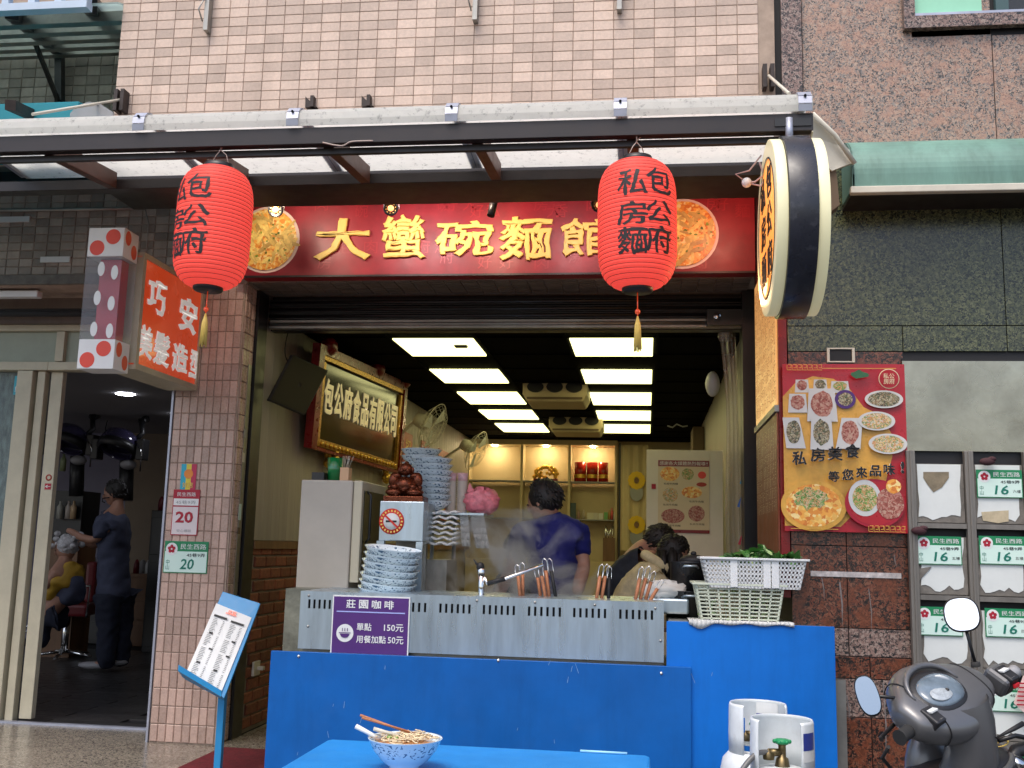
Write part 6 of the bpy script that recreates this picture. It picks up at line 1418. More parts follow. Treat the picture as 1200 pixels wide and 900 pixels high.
for f in (.02, .62, 1.05):
    MB().ell(qp(f, 1.22)+nn*.04, .06, .09, .07, 12, 8).build('crest', K['redw'], gq)
for k in range(22):
    f = (k+.5)/22; MB().ell(qp(f, -.055)+nn*.05, .012, .03, .02, 8, 6).build('carved_knot', K['goldm'], gq)
for f in (.16, .93):
    b = MB(); c0 = qp(f, -.24)+nn*.02
    for k in range(9): b.ell(c0+Vector((random.uniform(-.02, .03), random.uniform(-.09, .09), random.uniform(-.06, .06))), .03, .045, .035, 10, 8)
    b.build('corbel', K['goldm'], gq)
s = '包公府食品有限公司'
for i, ch in enumerate(s):
    f0 = .03+.108*i; w_ = (qp(1, 0)-qp(0, 0)).length*.095; h = (qp(0, 1)-qp(0, 0)).length*.40
    vs, fs = glyph(ch, 0, 0, .03); x0_ = min(v.x for v in vs); x1_ = max(v.x for v in vs); y0_ = min(v.y for v in vs); y1_ = max(v.y for v in vs)
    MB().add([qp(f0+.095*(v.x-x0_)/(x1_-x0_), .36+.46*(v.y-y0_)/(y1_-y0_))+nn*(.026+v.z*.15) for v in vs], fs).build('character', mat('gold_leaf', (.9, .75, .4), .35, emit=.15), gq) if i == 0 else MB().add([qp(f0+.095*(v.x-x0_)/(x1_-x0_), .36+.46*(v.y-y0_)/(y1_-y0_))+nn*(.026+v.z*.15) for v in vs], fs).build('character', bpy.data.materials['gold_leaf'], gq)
# wall fans
def fan(u, v, y, s, lab):
    c = P(u, v, y); t = thing('wall_fan', lab, 'fan', c, 'wall fans on the left inner wall')
    ax = Vector((.9, -.12, -.42)).normalized(); R2 = .19*s
    e1 = ax.orthogonal().normalized(); e2 = ax.cross(e1); b = MB()
    for k in range(20):
        an = k*math.pi/10; d = e1*math.cos(an)+e2*math.sin(an)
        b.tube([c+ax*.06*s+d*.04*s, c+ax*.05*s+d*R2*.7, c+d*R2, c-ax*.05*s+d*R2*.7, c-ax*.06*s+d*.05*s], .002, 4)
    for rr, dd in ((1, 0), (.7, .05), (.7, -.05), (.22, .06)):
        b.tube([c+ax*dd*s+(e1*math.cos(k*math.pi/14)+e2*math.sin(k*math.pi/14))*R2*rr for k in range(29)], .004 if rr == 1 else .002, 5, cap=False)
    b.build('cage', K['ivory'], t)
    for k in range(3):
        an = k*2*math.pi/3; d = e1*math.cos(an)+e2*math.sin(an); d2 = ax.cross(d)
        MB().prism([c+d*.03*s, c+d*R2*.85-d2*.05*s+ax*.01, c+d*R2*.85+d2*.06*s, c+d*.04*s+d2*.03*s], ax*.003).build('blade', K['wplas'], t)
    MB().lathe(c-ax*.16*s, [(0, 0), (.05*s, .01), (.06*s, .07*s), (.04*s, .12*s), (0, .13*s)], 16, ax).build('motor', K['ivory'], t)
    MB().tube([c-ax*.13*s, c-ax*.16*s+Vector((-.06, 0, -.08)), Vector((WX, c.y+.12, c.z-.2))], .015, 8).build('bracket', K['ivory'], t)
    MB().box(WX, WX+.03, c.y+.05, c.y+.2, c.z-.34, c.z-.06).build('wall_plate', K['ivory'], t, bev=.006)
fan(507, 500, 3.6, 1.25, 'nearer cream wall fan beside the framed plaque')
fan(558, 528, 5.6, 1.25, 'farther cream wall fan near the rear shelves')
for i, (u, v0_, v1_) in enumerate(((476, 470, 560), (497, 480, 545), (519, 492, 545))):
    c0 = wq(u, v1_, .005); c1 = wq(u, v0_, .005); yv = c0.y; t = thing('couplet_scroll', ['nearest', 'middle', 'farthest'][i]+' red paper scroll on the left inner wall', 'scroll', c0, 'red scrolls on the left wall')
    wd = .2 if i < 2 else .3; zt7 = 2.35; zb7 = 1.5
    MB().box(WX+.001, WX+.012, yv-wd, yv+wd, zb7, zt7).build('paper', K['couplet'], t)
    for k, ch in enumerate('招財進寶'): text('character', ch, K['ink'] if i == 1 else K['gold'], t, (WX+.0135, yv-wd*.6, zt7-.22-.2*k), Y3, Z3, wd*1.2, .15, .01)
# plastic curtain at right
cu2 = thing('plastic_curtain', 'bunched clear plastic strip curtain at the right of the opening', 'curtain', P(858, 650, .55))
b = MB(); n = 30; m_ = 14; yv = .55
grid = []
for r in range(m_+1):
    f = r/m_; v_ = 386+f*268; ul = 842+f*14+(4*math.sin(f*5)); ur = 862+f*10; row_ = []
    for i in range(n+1):
        s_ = i/n; p_ = P(ul+(ur-ul)*s_, v_, yv); p_.y += .035*math.sin(s_*22+f*1.5)*(.5+.5*f)+.02*math.sin(s_*9-f*3); row_.append(p_)
    grid.append(row_)
vs = [q_ for r_ in grid for q_ in r_]; fs = [(r*(n+1)+i, r*(n+1)+i+1, (r+1)*(n+1)+i+1, (r+1)*(n+1)+i) for r in range(m_) for i in range(n)]
b.add(vs, fs, True); b.build('film', K['curtain'], cu2)
for (u, v, col) in ((866, 588, (.03, .12, .4)), (867, 632, (.5, .03, .06)), (869, 561, (.02, .25, .45))):
    q = P(u, v, yv-.06); MB().prism([q+Vector((-.012, 0, -.03)), q+Vector((.004, 0, -.035)), q+Vector((.014, 0, .03)), q+Vector((.004, 0, .012))], (0, .002, 0)).build('film_print', mat('film_print', col, .4), cu2)
MB().lathe(P(850, 392, yv-.02), [(.0, -.05), (.04, -.04), (.05, 0), (.03, .04), (0, .05)], 14).build('knot', K['curtain'], cu2)
p = P(835, 450, 1.2); tag(MB().ell(p, .05, .08, .09, 16, 10).build('wall_speaker', K['wplas']), 'small white rounded speaker by the plastic curtain', 'speaker')

wire([P(300, 392, .3), P(292, 420, .3), P(290, 460, .3), P(294, 500, .3), P(289, 560, .3), P(287, 640, .3)], .008, K['rubber'], 'black cable running down the shutter rail beside the pillar')
for k, (v, hh, m_) in enumerate(((508, .05, 'grey'), (536, .06, 'ivory'), (600, .10, 'plaq'), (622, .04, 'cbox'))):
    q = P(282, v, .12); tag(MB().box(-2.5025, -2.5005, q.y-.02, q.y+.02, q.z-hh/2, q.z+hh/2).build('label_scrap', K[m_]), ['topmost torn label on the pillar side trim', 'second torn label on the pillar side trim', 'pale green label on the pillar side trim', 'lowest brown label on the pillar side trim'][k], 'label', 'scraps of labels on the pillar side')
# ================================================================ COOK AND DINERS
my = .1
mn = thing('person', 'cook in navy polo shirt standing in steam with back turned', 'person', (P(645, 700, my).x, my, 0))
hx = lambda u, v, dy=0: P(u, v, my+dy)
skin('body', [(hx(648, 706), (.15, .12), None), (hx(648, 672), (.14, .12), 0), (hx(646, 640), (.17, .13), 1), (hx(645, 618), (.14, .10), 2), (hx(640, 607), .06, 3), (hx(638, 597), .058, 4),
    (hx(612, 630, -.06), .062, 3), (hx(603, 662, -.1), .047, 6), (hx(590, 684, -.3), .038, 7), (hx(584, 700, -.4), .03, 8), (hx(580, 706, -.42), .022, 9),
    (hx(676, 630, .02), .062, 3), (hx(684, 665, 0), .047, 11), (hx(676, 695, -.25), .036, 12),
    (hx(640, 740), .09, 0), (hx(640, 800), .07, 14), (Vector((hx(640, 800).x, my, .05)), .05, 15), (hx(660, 740), .09, 0), (hx(660, 800), .07, 17), (Vector((hx(660, 800).x, my, .05)), .05, 18)], K['skin'], mn)
skin('polo_shirt', [(hx(650, 712), (.19, .155), None), (hx(650, 680), (.185, .15), 0), (hx(648, 648), (.205, .16), 1), (hx(646, 622), (.17, .13), 2), (hx(640, 606), .085, 3), (hx(612, 629, -.06), .088, 3), (hx(604, 654, -.09), .075, 5), (hx(677, 630, .02), .088, 3), (hx(683, 658, .01), .072, 7)], K['navy'], mn)
skin('trousers', [(Vector((hx(650, 700).x, my, .85)), (.17, .14), None), (Vector((hx(640, 700).x, my, .7)), .1, 0), (Vector((hx(638, 700).x, my, .08)), .07, 1), (Vector((hx(662, 700).x, my, .7)), .1, 0), (Vector((hx(662, 700).x, my, .08)), .07, 3)], K['jean'], mn)
head(hx(637, 588), .112, (-.85, .35, -.25), K['hair'], mn)
# diners
dy_ = 1.0
d1 = thing('person', 'diner in dark navy jacket with black hair bent over the table', 'person', (P(745, 700, dy_).x, dy_, 0))
g1 = lambda u, v, dy=0: P(u, v, dy_+dy)
skin('body', [(g1(722, 720), .14, None), (g1(724, 690), .13, 0), (g1(735, 662), .13, 1), (g1(752, 644), .09, 2), (g1(762, 638), .05, 3), (g1(768, 634), .05, 4), (g1(755, 664, -.1), .05, 2), (g1(764, 652, -.15), .04, 6), (g1(764, 644, -.15), .03, 7)], K['skin'], d1)
skin('jacket', [(g1(722, 722), .17, None), (g1(725, 692), .165, 0), (g1(735, 664), (.155, .16), 1), (g1(757, 642), (.10, .10), 2), (g1(756, 666, -.1), .08, 2), (g1(764, 654, -.15), .06, 4)], K['djack'], d1)
head(g1(772, 636), .105, (.6, -.3, -.7), K['hair'], d1)
hd_ = thing('person', 'long haired diner in beige jacket leaning low over the table', 'person', (P(760, 700, dy_-.4).x, dy_-.4, 0))
dz = dy_-.4; g2 = lambda u, v, dy=0: P(u, v, dz+dy)
skin('body', [(g2(740, 724), .13, None), (g2(744, 696), .12, 0), (g2(758, 672), .12, 1), (g2(772, 662), .07, 2), (g2(780, 656), .05, 3), (g2(785, 652), .05, 4), (g2(770, 690, -.1), .045, 2), (g2(786, 692, -.15), .035, 6), (g2(797, 684, -.15), .028, 7)], K['skin'], hd_)
skin('jacket', [(g2(740, 726), .16, None), (g2(745, 698), .155, 0), (g2(757, 676), (.14, .15), 1), (g2(776, 658), .085, 2), (g2(770, 690, -.1), .07, 2), (g2(783, 692, -.15), .055, 4)], K['beige'], hd_)
MB().tube([g2(776, 660)+Vector((.085*math.cos(t_)-.02, .085*math.sin(t_), -.05*math.cos(t_))) for t_ in [k*math.pi/8 for k in range(17)]], .032, 10, cap=False).build('hood', K['beige'], hd_)
for k in range(5): MB().tube([g2(737+6*k, 716-11*k, -.17), g2(748+6*k, 712-11*k, -.155), g2(758+5*k, 714-10*k, -.10)], [.003, .009, .003], 6).build('jacket_fold', K['beige'], hd_)
head(g2(788, 650), .105, (.6, -.35, -.7), K['hair'], hd_)
b = MB(); random.seed(6)
for k in range(40):
    a0 = g2(772+k*.75, 642+abs(k-20)*.3, random.uniform(-.08, .06)); b.tube([a0, a0+Vector((.0, -.02, -.08)), a0+Vector((random.uniform(-.02, .0), -.03, -.17-random.uniform(0, .03)))], [.022, .024, .008], 6)
b.build('long_hair', K['hair'], hd_)
tag(MB().box(P(700, 700, 1).x, .62, .3, 1.4, .72, .75).build('dining_table', K['wood'], bev=.004), 'wooden dining table behind the counter where two diners eat', 'table')
p = P(612, 655, 1.6)
d3 = thing('person', 'dark haired guest half hidden in the steam behind the cook', 'person', (P(606, 680, 2.0).x, 2.0, 0))
g3 = lambda u, v: P(u, v, 2.0)
skin('body', [(g3(604, 730), .15, None), (g3(603, 700), .15, 0), (g3(602, 680), .14, 1), (g3(604, 665), .055, 2), (g3(604, 658), .05, 3)], K['skin'], d3)
skin('jumper', [(g3(604, 732), .18, None), (g3(603, 700), .18, 0), (g3(602, 680), .17, 1), (g3(604, 668), .08, 2)], K['djack'], d3)
head(g3(604, 645), .11, (-.3, .9, -.2), K['hair'], d3)

# ================================================================ MENU STAND (blue easel)
ey = -.75
ms_ = thing('menu_stand', 'blue metal menu stand leaning with a paper price list', 'menu stand', (P(256, 860, ey).x, ey, 0))
c4 = [P(261, 693, ey+.12), P(305, 707, ey+.12), P(262, 820, ey-.12), P(216, 795, ey-.12)]
nn = (c4[1]-c4[0]).cross(c4[3]-c4[0]).normalized(); nn = nn if nn.y < 0 else -nn
def mq(f, g): return lerp(lerp(c4[0], c4[1], f), lerp(c4[3], c4[2], f), g)
MB().prism([mq(0, 0), mq(1, 0), mq(1, 1), mq(0, 1)], -nn*.014).build('board', K['blues'], ms_, bev=.002)
cup = [mq(-.04, 1.0), mq(1.02, 1.0), mq(1.02, 1.0)+nn*.07+Z3*-.01, mq(-.06, 1.0)+nn*.08-Z3*.0]
MB().prism(cup, Vector((0, 0, .006))).prism([cup[3], cup[2], cup[2]+Z3*.03, cup[3]+Z3*.03], nn*.006).build('tray', K['blues'], ms_)
MB().prism([mq(-.02, .15)+nn*.003, mq(.93, .17)+nn*.003, mq(.9, .985)+nn*.006, mq(.0, .97)+nn*.008], nn*.0015).build('price_list', K['paper'], ms_)
b = MB(); random.seed(31)
W1 = (c4[1]-c4[0]).length; H1 = (c4[3]-c4[0]).length; e1 = (c4[1]-c4[0]).normalized(); e2 = (c4[3]-c4[0]).normalized()
def mark(f, g, w_, h): 
    o_ = mq(f, g)+nn*.0105; b.add([o_, o_+e1*w_*W1, o_+e1*w_*W1+e2*h*H1, o_+e2*h*H1], [(0, 1, 2, 3)])
for col in (.06, .50):
    mark(col, .27, .34, .022)
    for k in range(38):
        g = .31+.0172*k
        if k in (9, 18, 28): mark(col+random.choice((.05, .2)), g-.004, .10, .018); continue
        mark(col+.02, g, random.uniform(.1, .16), .004); mark(col+.26, g, .05, .004)
b.build('print_lines', K['ink'], ms_, kind='stuff')
b = MB(); mark(.3, .21, .28, .012); b.build('red_print', K['signred'], ms_)
text('heading', '菜單', K['signred'], ms_, mq(.34, .22)+nn*.0115, e1, -e2, W1*.22, H1*.045, .02)
px_ = mq(.82, .98)
MB().box(px_.x-.018, px_.x+.018, ey-.06, ey-.025, .012, px_.z+.05).build('post', K['blues'], ms_, bev=.003)
MB().box(px_.x-.15, px_.x+.15, ey-.2, ey+.12, .003, .012).build('foot_plate', K['blues'], ms_)

# ================================================================ TABLE with noodle bowl
tz = .42
tb = thing('plastic_table', 'bright blue plastic table top in the foreground', 'table', (-.62, -2.4, RZ))
pa = PZ(395, 865, tz); pb = PZ(762, 886, tz)
ya = (pa.y+pb.y)/2
xl, xr_ = pa.x-.03, pb.x
top = MB().prism([(xl+.02, ya, tz-.03), (xr_-.02, ya, tz-.03), (xr_, ya-.02, tz-.03), (xr_, ya-.85, tz-.03), (xl, ya-.85, tz-.03), (xl, ya-.02, tz-.03)], (0, 0, .03)).build('table_top', K['bluet'], tb, bev=.012)
for (x, y) in ((xl+.06, ya-.06), (xr_-.06, ya-.06), (xl+.06, ya-.79), (xr_-.06, ya-.79)): MB().tube([(x, y, RZ+.005), (x, y, tz-.03)], [.018, .024], 10).build('leg', K['bluet'], tb)
p = P(680, 879, ya-.01); q = P(735, 884, ya-.01); tag(MB().tube([Vector((p.x, ya-.015, tz+.005)), Vector((q.x, ya-.02, tz+.005))], .005, 8).build('plastic_straw', mat('pale_blue_straw', (.3, .6, .8), .4)), 'pale strip lying along the rear table edge', 'strip')
bcen = PZ(476, 900, tz); bR = .137; cB = P(477, 862, bcen.y+.05)
by2 = PZ(475, 903, tz).y
hB = .105
bc = P(475, 864, by2)
RB = 43*(by2+6.05)/FPX*1.0
o = bowlmesh(MB(), Vector((0, 0, 0)), RB, bc.z-tz).build('noodle_bowl', K['bowl'], origin=(0, 0, 0)); o.location = Vector((bc.x, by2, bc.z))
tag(o, 'blue patterned bowl with leftover noodles on the blue table', 'bowl')
t = thing('leftover_noodles', 'heap of pale leftover noodles in the foreground bowl', 'food', (bc.x, by2, bc.z-.03))
MB().lathe((bc.x, by2, bc.z-.02), [(0, .012), (RB*.5, .01), (RB*.86, .0)], 24).build('broth', mat('broth', (.55, .28, .12), .15, var=.2, scale=20), t)
b = MB(); random.seed(44)
for k in range(75):
    an = random.uniform(0, 6.28); rr = RB*.62*math.sqrt(random.random()); c0 = Vector((bc.x+rr*math.cos(an), by2+rr*math.sin(an), bc.z-.012+.022*(1-rr/RB)+random.uniform(0, .006)))
    h0 = random.uniform(0, 6.28); pts = []; q = c0.copy()
    for i in range(9):
        pts.append(q.copy()); h0 += random.uniform(.2, .75); q = q+Vector((math.cos(h0), math.sin(h0), random.uniform(-.25, .22)))*.0105
    b.tube(pts, .0022, 5)
b.build('noodle_strands', mat('noodle_strand', (.74, .60, .38), .3, rand=.15), t, kind='stuff')
b = MB()
for k in range(12): b.ell(Vector((bc.x-.02+random.uniform(-.05, .03), by2+random.uniform(-.05, .05), bc.z+.004)), .012, .01, .006, 8, 6)
b.build('toppings', K['f2'], t, kind='stuff')
dd = by2-.03
t = thing('chopsticks', 'pair of reddish wooden chopsticks laid across the bowl', 'chopsticks', P(450, 855, dd))
for k in (0, 1): MB().tube([P(422+2*k, 838+3*k, dd), P(497+2*k, 865-2*k, dd+.07)], [.0045, .003], 8).build('stick', K['chop'], t)
t = tag(MB().tube([P(417, 851, dd), P(436, 861, dd), P(447, 866, dd+.02)], [.009, .007, .012], 10).build('soup_spoon', K['wplas']), 'white soup spoon handle sticking out of the bowl', 'spoon')
t = tag(MB().tube([P(438, 854, dd), P(452, 858, dd), P(476, 864, dd+.03)], [.007, .006, .006], 10).build('soup_ladle', K['ivory']), 'pale second spoon beneath the chopsticks in the bowl', 'spoon')

# ================================================================ GAS CYLINDERS
def gas(u, v, y, lab, turn):
    c = P(u, v, y); top = c.z; t = thing('gas_cylinder', lab, 'gas cylinder', (c.x, y, RZ), 'gas cylinders before the blue board')
    Rg = .15; zb_ = RZ+.005; hs = top-.17
    MB().lathe((c.x, y, zb_), [(.115, 0), (.12, .04), (Rg, .06), (Rg, hs-zb_-.09), (Rg*.93, hs-zb_-.045), (Rg*.75, hs-zb_-.015), (Rg*.4, hs-zb_+.0), (0, hs-zb_+.002)], 36).build('tank', K['cyl'], t)
    a0, a1 = turn; rc_ = .112
    o_ = MB().lathe((c.x, y, hs-.02), [(rc_, 0), (rc_*1.01, .07), (rc_*.99, .18), (rc_*.96, .19)], 30, a0=a0, a1=a1).build('collar', K['cyl'], t, solid=.006)
    MB().lathe((c.x, y, hs-.0), [(.028, 0), (.022, .03), (.014, .035), (.014, .075), (.02, .08), (0, .082)], 12).build('valve', K['brass'], t)
    MB().tube([(c.x, y, hs+.05), (c.x-.05, y-.01, hs+.05)], .014, 10).lathe((c.x-.05, y-.01, hs+.045), [(.02, -.02), (.022, 0), (.0, .02)], 10).build('valve_outlet', K['brass'], t)
    b = MB(); b.lathe((c.x, y, hs+.085), [(0, .012), (.024, .012), (.028, .004), (.024, -.004), (0, -.004)], 18)
    for k in range(6): an = k*math.pi/3; b.ell((c.x+.027*math.cos(an), y+.027*math.sin(an), hs+.089), .008, .008, .008, 8, 6)
    b.build('hand_wheel', K['vgreen'], t)
    return t, c, hs
t, c, hs = gas(916, 842, -2.0, 'front gas cylinder with hose and green valve wheel', (rad(-60), rad(215)))
gx = c.x; gy = -2.0
def wrap(c, y, z, R, a, w, h, m, par, name):
    b = MB(); n = 8
    for k in range(n):
        t0, t1 = a-w/2+w*k/n, a-w/2+w*(k+1)/n
        b.quad((c.x+R*math.cos(t0), y+R*math.sin(t0), z), (c.x+R*math.cos(t1), y+R*math.sin(t1), z), (c.x+R*math.cos(t1), y+R*math.sin(t1), z+h), (c.x+R*math.cos(t0), y+R*math.sin(t0), z+h))
    return b.build(name, m, par)
wrap(c, gy, hs+.075, .1175, rad(-42), .55, .06, mat('label_navy', (.03, .05, .28), .4), t, 'label_band'); wrap(c, gy, hs+.035, .1175, rad(-42), .55, .038, K['wplas'], t, 'label_text_ground')
wire([(c.x-.05, gy-.01, hs+.05), (c.x-.10, gy-.04, hs+.045), (c.x-.16, gy-.08, hs-.02), (c.x-.19, gy-.1, hs-.12), (c.x-.2, gy-.1, hs-.3)], .0105, K['hose'], 'grey gas hose curving down from the front cylinder valve', 'gas_hose')
t, c, hs = gas(888, 824, -1.68, 'rear gas cylinder with red lettering on its shoulder', (rad(-20), rad(235)))
wrap(c, -1.68, hs+.07, .108, rad(140), .6, .06, K['blue'], t, 'label_band'); 
wrap(c, -1.68, hs+.09, .106, rad(62), .9, .07, K['wplas'], t, 'maker_plate'); wrap(c, -1.68, hs+.088, .1045, rad(62), .9, .028, mat('label_navy2', (.03, .05, .28), .4), t, 'maker_band')
wrap(c, -1.68, hs+.0, .109, rad(-125), .5, .02, K['blue'], t, 'lower_band'); wrap(c, -1.68, hs+.07, .1125, rad(-135), .45, .055, K['blue'], t, 'front_label')
for k, ch in enumerate('瓦斯行'):
    an = rad(222+25*k); R3 = .128
    vs, fs = glyph(ch, .03); x0_ = min(v.x for v in vs); x1_ = max(v.x for v in vs); y0_ = min(v.y for v in vs); y1_ = max(v.y for v in vs)
    def sh_p(fx, fz):
        a_ = an+(fx-.5)*.38; r_ = .151-.021*fz**1.5; z_ = hs-.10+.052*fz**.8; return Vector((c.x+r_*math.cos(a_), -1.68+r_*math.sin(a_), z_))
    MB().add([sh_p((v.x-x0_)/(x1_-x0_), (v.y-y0_)/(y1_-y0_)) for v in vs], fs).build('character', K['crim'], t)
MB().tube([(c.x-.02, -1.75, hs+.05), (c.x+.0, -1.82, hs+.04), (c.x, -1.84, hs-.05), (c.x, -1.84, hs-.2)], .011, 8).build('hose', K['hose'], t)

# ================================================================ SCOOTER
GL = P(1052, 862, -2.55); GR = P(1182, 788, -2.12)
O_ = (GL+GR)/2; Lf = (GL-GR).normalized()
Fd = Lf.cross(Z3); Fd = Vector((Fd.x, Fd.y, 0)).normalized(); Fd = Fd if Fd.y > 0 else -Fd
Uz = Lf.cross(Fd).normalized(); Uz = Uz if Uz.z > 0 else -Uz
sc = thing('parked_scooter', 'grey motor scooter with round mirrors parked before the mailboxes', 'scooter', (O_.x-.1, O_.y, RZ))
def L3(l, f, u): return O_ + Lf*l + Fd*f + Uz*u
def superbody(c, rl, rf, ru, name, m, e=.8, tilt=0, sub=0):
    rot = Matrix((Lf, Fd, Uz)).transposed() @ Matrix.Rotation(tilt, 3, 'X')
    return MB().ell(c, rl, rf, ru, 28, 18, rot, e).build(name, m, sc)
print('scooter', O_, Lf, Fd, Uz, (GL-GR).length)
# handlebar cowl as loft along Lf
TA = rad(34); SA = Fd*math.cos(TA)+Uz*math.sin(TA); SB = -Fd*math.sin(TA)+Uz*math.cos(TA)
def CW(l, a_, b_, f0=0, u0_=0): return L3(l*1.08+.035, f0, u0_)+SA*a_+SB*b_
b = MB(); secs = []; SEC = ((.232, .045, .03, .0), (.22, .060, .044, .0), (.19, .090, .055, .005), (.15, .125, .062, .015), (.08, .155, .066, .02), (.01, .155, .067, .02), (-.06, .128, .06, .018), (-.12, .095, .055, .01), (-.165, .065, .046, .005), (-.18, .045, .03, 0))
for (l, ra, rb, f0) in SEC:
    ff = lambda q, e_: math.copysign(abs(q)**e_, q)
    secs.append([CW(l, ra*ff(math.cos(2*math.pi*k/28), .75), rb*ff(math.sin(2*math.pi*k/28), .8), f0, .02) for k in range(28)])
vs = [q for s_ in secs for q in s_]; n = 28; fs = [(i*n+k, i*n+(k+1) % n, (i+1)*n+(k+1) % n, (i+1)*n+k) for i in range(len(secs)-1) for k in range(n)]
fs += [list(range(n)), [(len(secs)-1)*n+k for k in range(n)]]
b.add(vs, fs, True).build('handlebar_cowl', K['scoot'], sc, sub=1)
rot = Matrix((Lf, SA, SB)).transposed()
for li_, m_ in ((3, 'seam'), (7, 'seam')):
    l, ra, rb, f0 = SEC[li_]; MB().tube([CW(l, ra*1.0*math.copysign(abs(math.cos(t_))**.75, math.cos(t_)), rb*1.0*math.copysign(abs(math.sin(t_))**.8, math.sin(t_)), f0, .02) for t_ in [math.pi*k/16 for k in range(-2, 19)]], .0022, 5).build('panel_seam', K['ink'], sc)
MB().ell(CW(.06, .005, .055, .02, .02), .115, .085, .022, 28, 12, rot, .9).build('instrument_surround', K['scootd'], sc)
MB().ell(CW(.06, .0, .064, .02, .02), .098, .066, .022, 28, 12, rot, .9).build('instrument_lens', K['lens'], sc)
MB().tube([CW(.06+.112*math.cos(t_), .01+.092*math.sin(t_), .062+.012*math.sin(t_), .02, .02) for t_ in [math.pi*k/16 for k in range(17)]], [.004+.008*math.sin(math.pi*k/16) for k in range(17)], 8).build('visor_ridge', K['scoot'], sc)
MB().lathe(CW(.06, -.02, .085, .02, .02), [(0, .004), (.006, .003), (.007, 0)], 10, SB).build('trip_knob', K['blackp'], sc)
MB().ell(CW(.085, -.018, .0805, .02, .02), .052, .030, .006, 20, 8, rot).build('gauge_face', mat('gauge_face', (.38, .42, .45), .3, var=.3, scale=60), sc)
# centre column below cowl
b = MB(); secs = []; n = 20
for (u_, f0, rl, rf) in ((.02, -.03, .095, .085), (-.05, -.045, .088, .08), (-.12, -.045, .082, .075), (-.17, -.035, .088, .082), (-.20, -.02, .095, .09)):
    secs.append([L3(.03+1.15*rl*math.cos(a_), f0+rf*math.sin(a_), u_) for a_ in [2*math.pi*k/20 for k in range(20)]])
vs = [q for s_ in secs for q in s_]; fs = [(i*n+k, i*n+(k+1) % n, (i+1)*n+(k+1) % n, (i+1)*n+k) for i in range(len(secs)-1) for k in range(n)]
b.add(vs, fs, True).build('steering_column', K['scoot'], sc)
for s_, g in ((1, GL), (-1, GR)):
    MB().tube([L3(s_*.19, 0, 0), L3(s_*.215, 0, 0), L3(s_*.335, -.015, .0), L3(s_*.345, -.015, .0)], [.018, .023, .021, .025], 16).build('grip', K['grey'] if s_ < 0 else K['rubber'], sc)
    MB().tube([L3(s_*.2, .05, .0), L3(s_*.24, .075, -.005), L3(s_*.34, .06, -.015), L3(s_*.35, .05, -.015)], [.009, .007, .006, .008], 8).build('brake_lever', K['black'], sc)
    MB().obox(L3(s_*.215, -.03, .012), Lf, SA, SB, .036, .045, .036).build('switch_pod', K['scoot'], sc, bev=.014)
    MB().obox(L3(s_*.222, -.045, .012), Lf, SA, SB, .026, .034, .037).build('switch_plate', K['scootd'], sc, bev=.006)
    MB().obox(L3(s_*.215, -.082, .022), Lf, Fd, Uz, .012, .004, .008).build('switch_button', K['wplas'], sc, bev=.002)
    MB().obox(L3(s_*.215, -.055, .05), Lf, Fd, Uz, .018, .012, .004).build('switch_button', K['wplas'], sc, bev=.002)
    MB().lathe(L3(s_*.20, .035, .058), [(.016, 0), (.016, .012), (.008, .016), (0, .017)], 14, Uz).build('mirror_boot', K['rubber'], sc)
MB().obox(L3(-.225, -.085, -.002), Lf, Fd, Uz, .016, .004, .007).build('starter_button', mat('red_button', (.6, .02, .03), .3), sc, bev=.002)
def mirror(base, c, rx_, rz_, ez, tag_):
    MB().tube([base, lerp(base, c, .35)+Uz*.0, lerp(base, c, .8)], [.006, .0055, .006], 8).build('mirror_stem', K['black'], sc)
    nn_ = (CAM-c).normalized(); nn_ = (nn_+Vector((.0, 0, .22))).normalized(); e1_ = ez.cross(nn_).normalized(); e2_ = nn_.cross(e1_)
    pr = []
    for k in range(28):
        a_ = 2*math.pi*k/28; f = lambda q: math.copysign(abs(q)**.8, q); pr.append((f(math.cos(a_)), f(math.sin(a_))))
    def pw(s_, d): return [c+e1_*(x*rx_*s_)+e2_*(y*rz_*s_)+nn_*d for x, y in pr]
    b = MB(); rings = [pw(1.0, 0), pw(1.06, -.004), pw(1.0, -.02), pw(.7, -.04), pw(.2, -.048)]; vs = [q for r_ in rings for q in r_]; m2 = 28
    b.add(vs, [(i*m2+k, i*m2+(k+1) % m2, (i+1)*m2+(k+1) % m2, (i+1)*m2+k) for i in range(4) for k in range(m2)]+[[4*m2+k for k in range(m2)]], True).build('mirror_shell', K['scootd'], sc)
    MB().add(pw(.97, .0015), [list(range(28))]).build('mirror_glass', K['mirr'] if tag_ == 'r' else mat('dim_reflection_mirror', (.22, .28, .34), .14, metal=1), sc)  # left glass darkened and blued: a duller reflection put into its colour
ml = P(1017, 815, -2.5); mr = P(1127, 720, -2.2)
mirror(L3(.20, .035, .07), ml, .034, .063, (Uz+Lf*.15).normalized(), 'l')
mirror(L3(-.20, .035, .07), mr, .056, .058, (Uz-Lf*.0).normalized(), 'r')
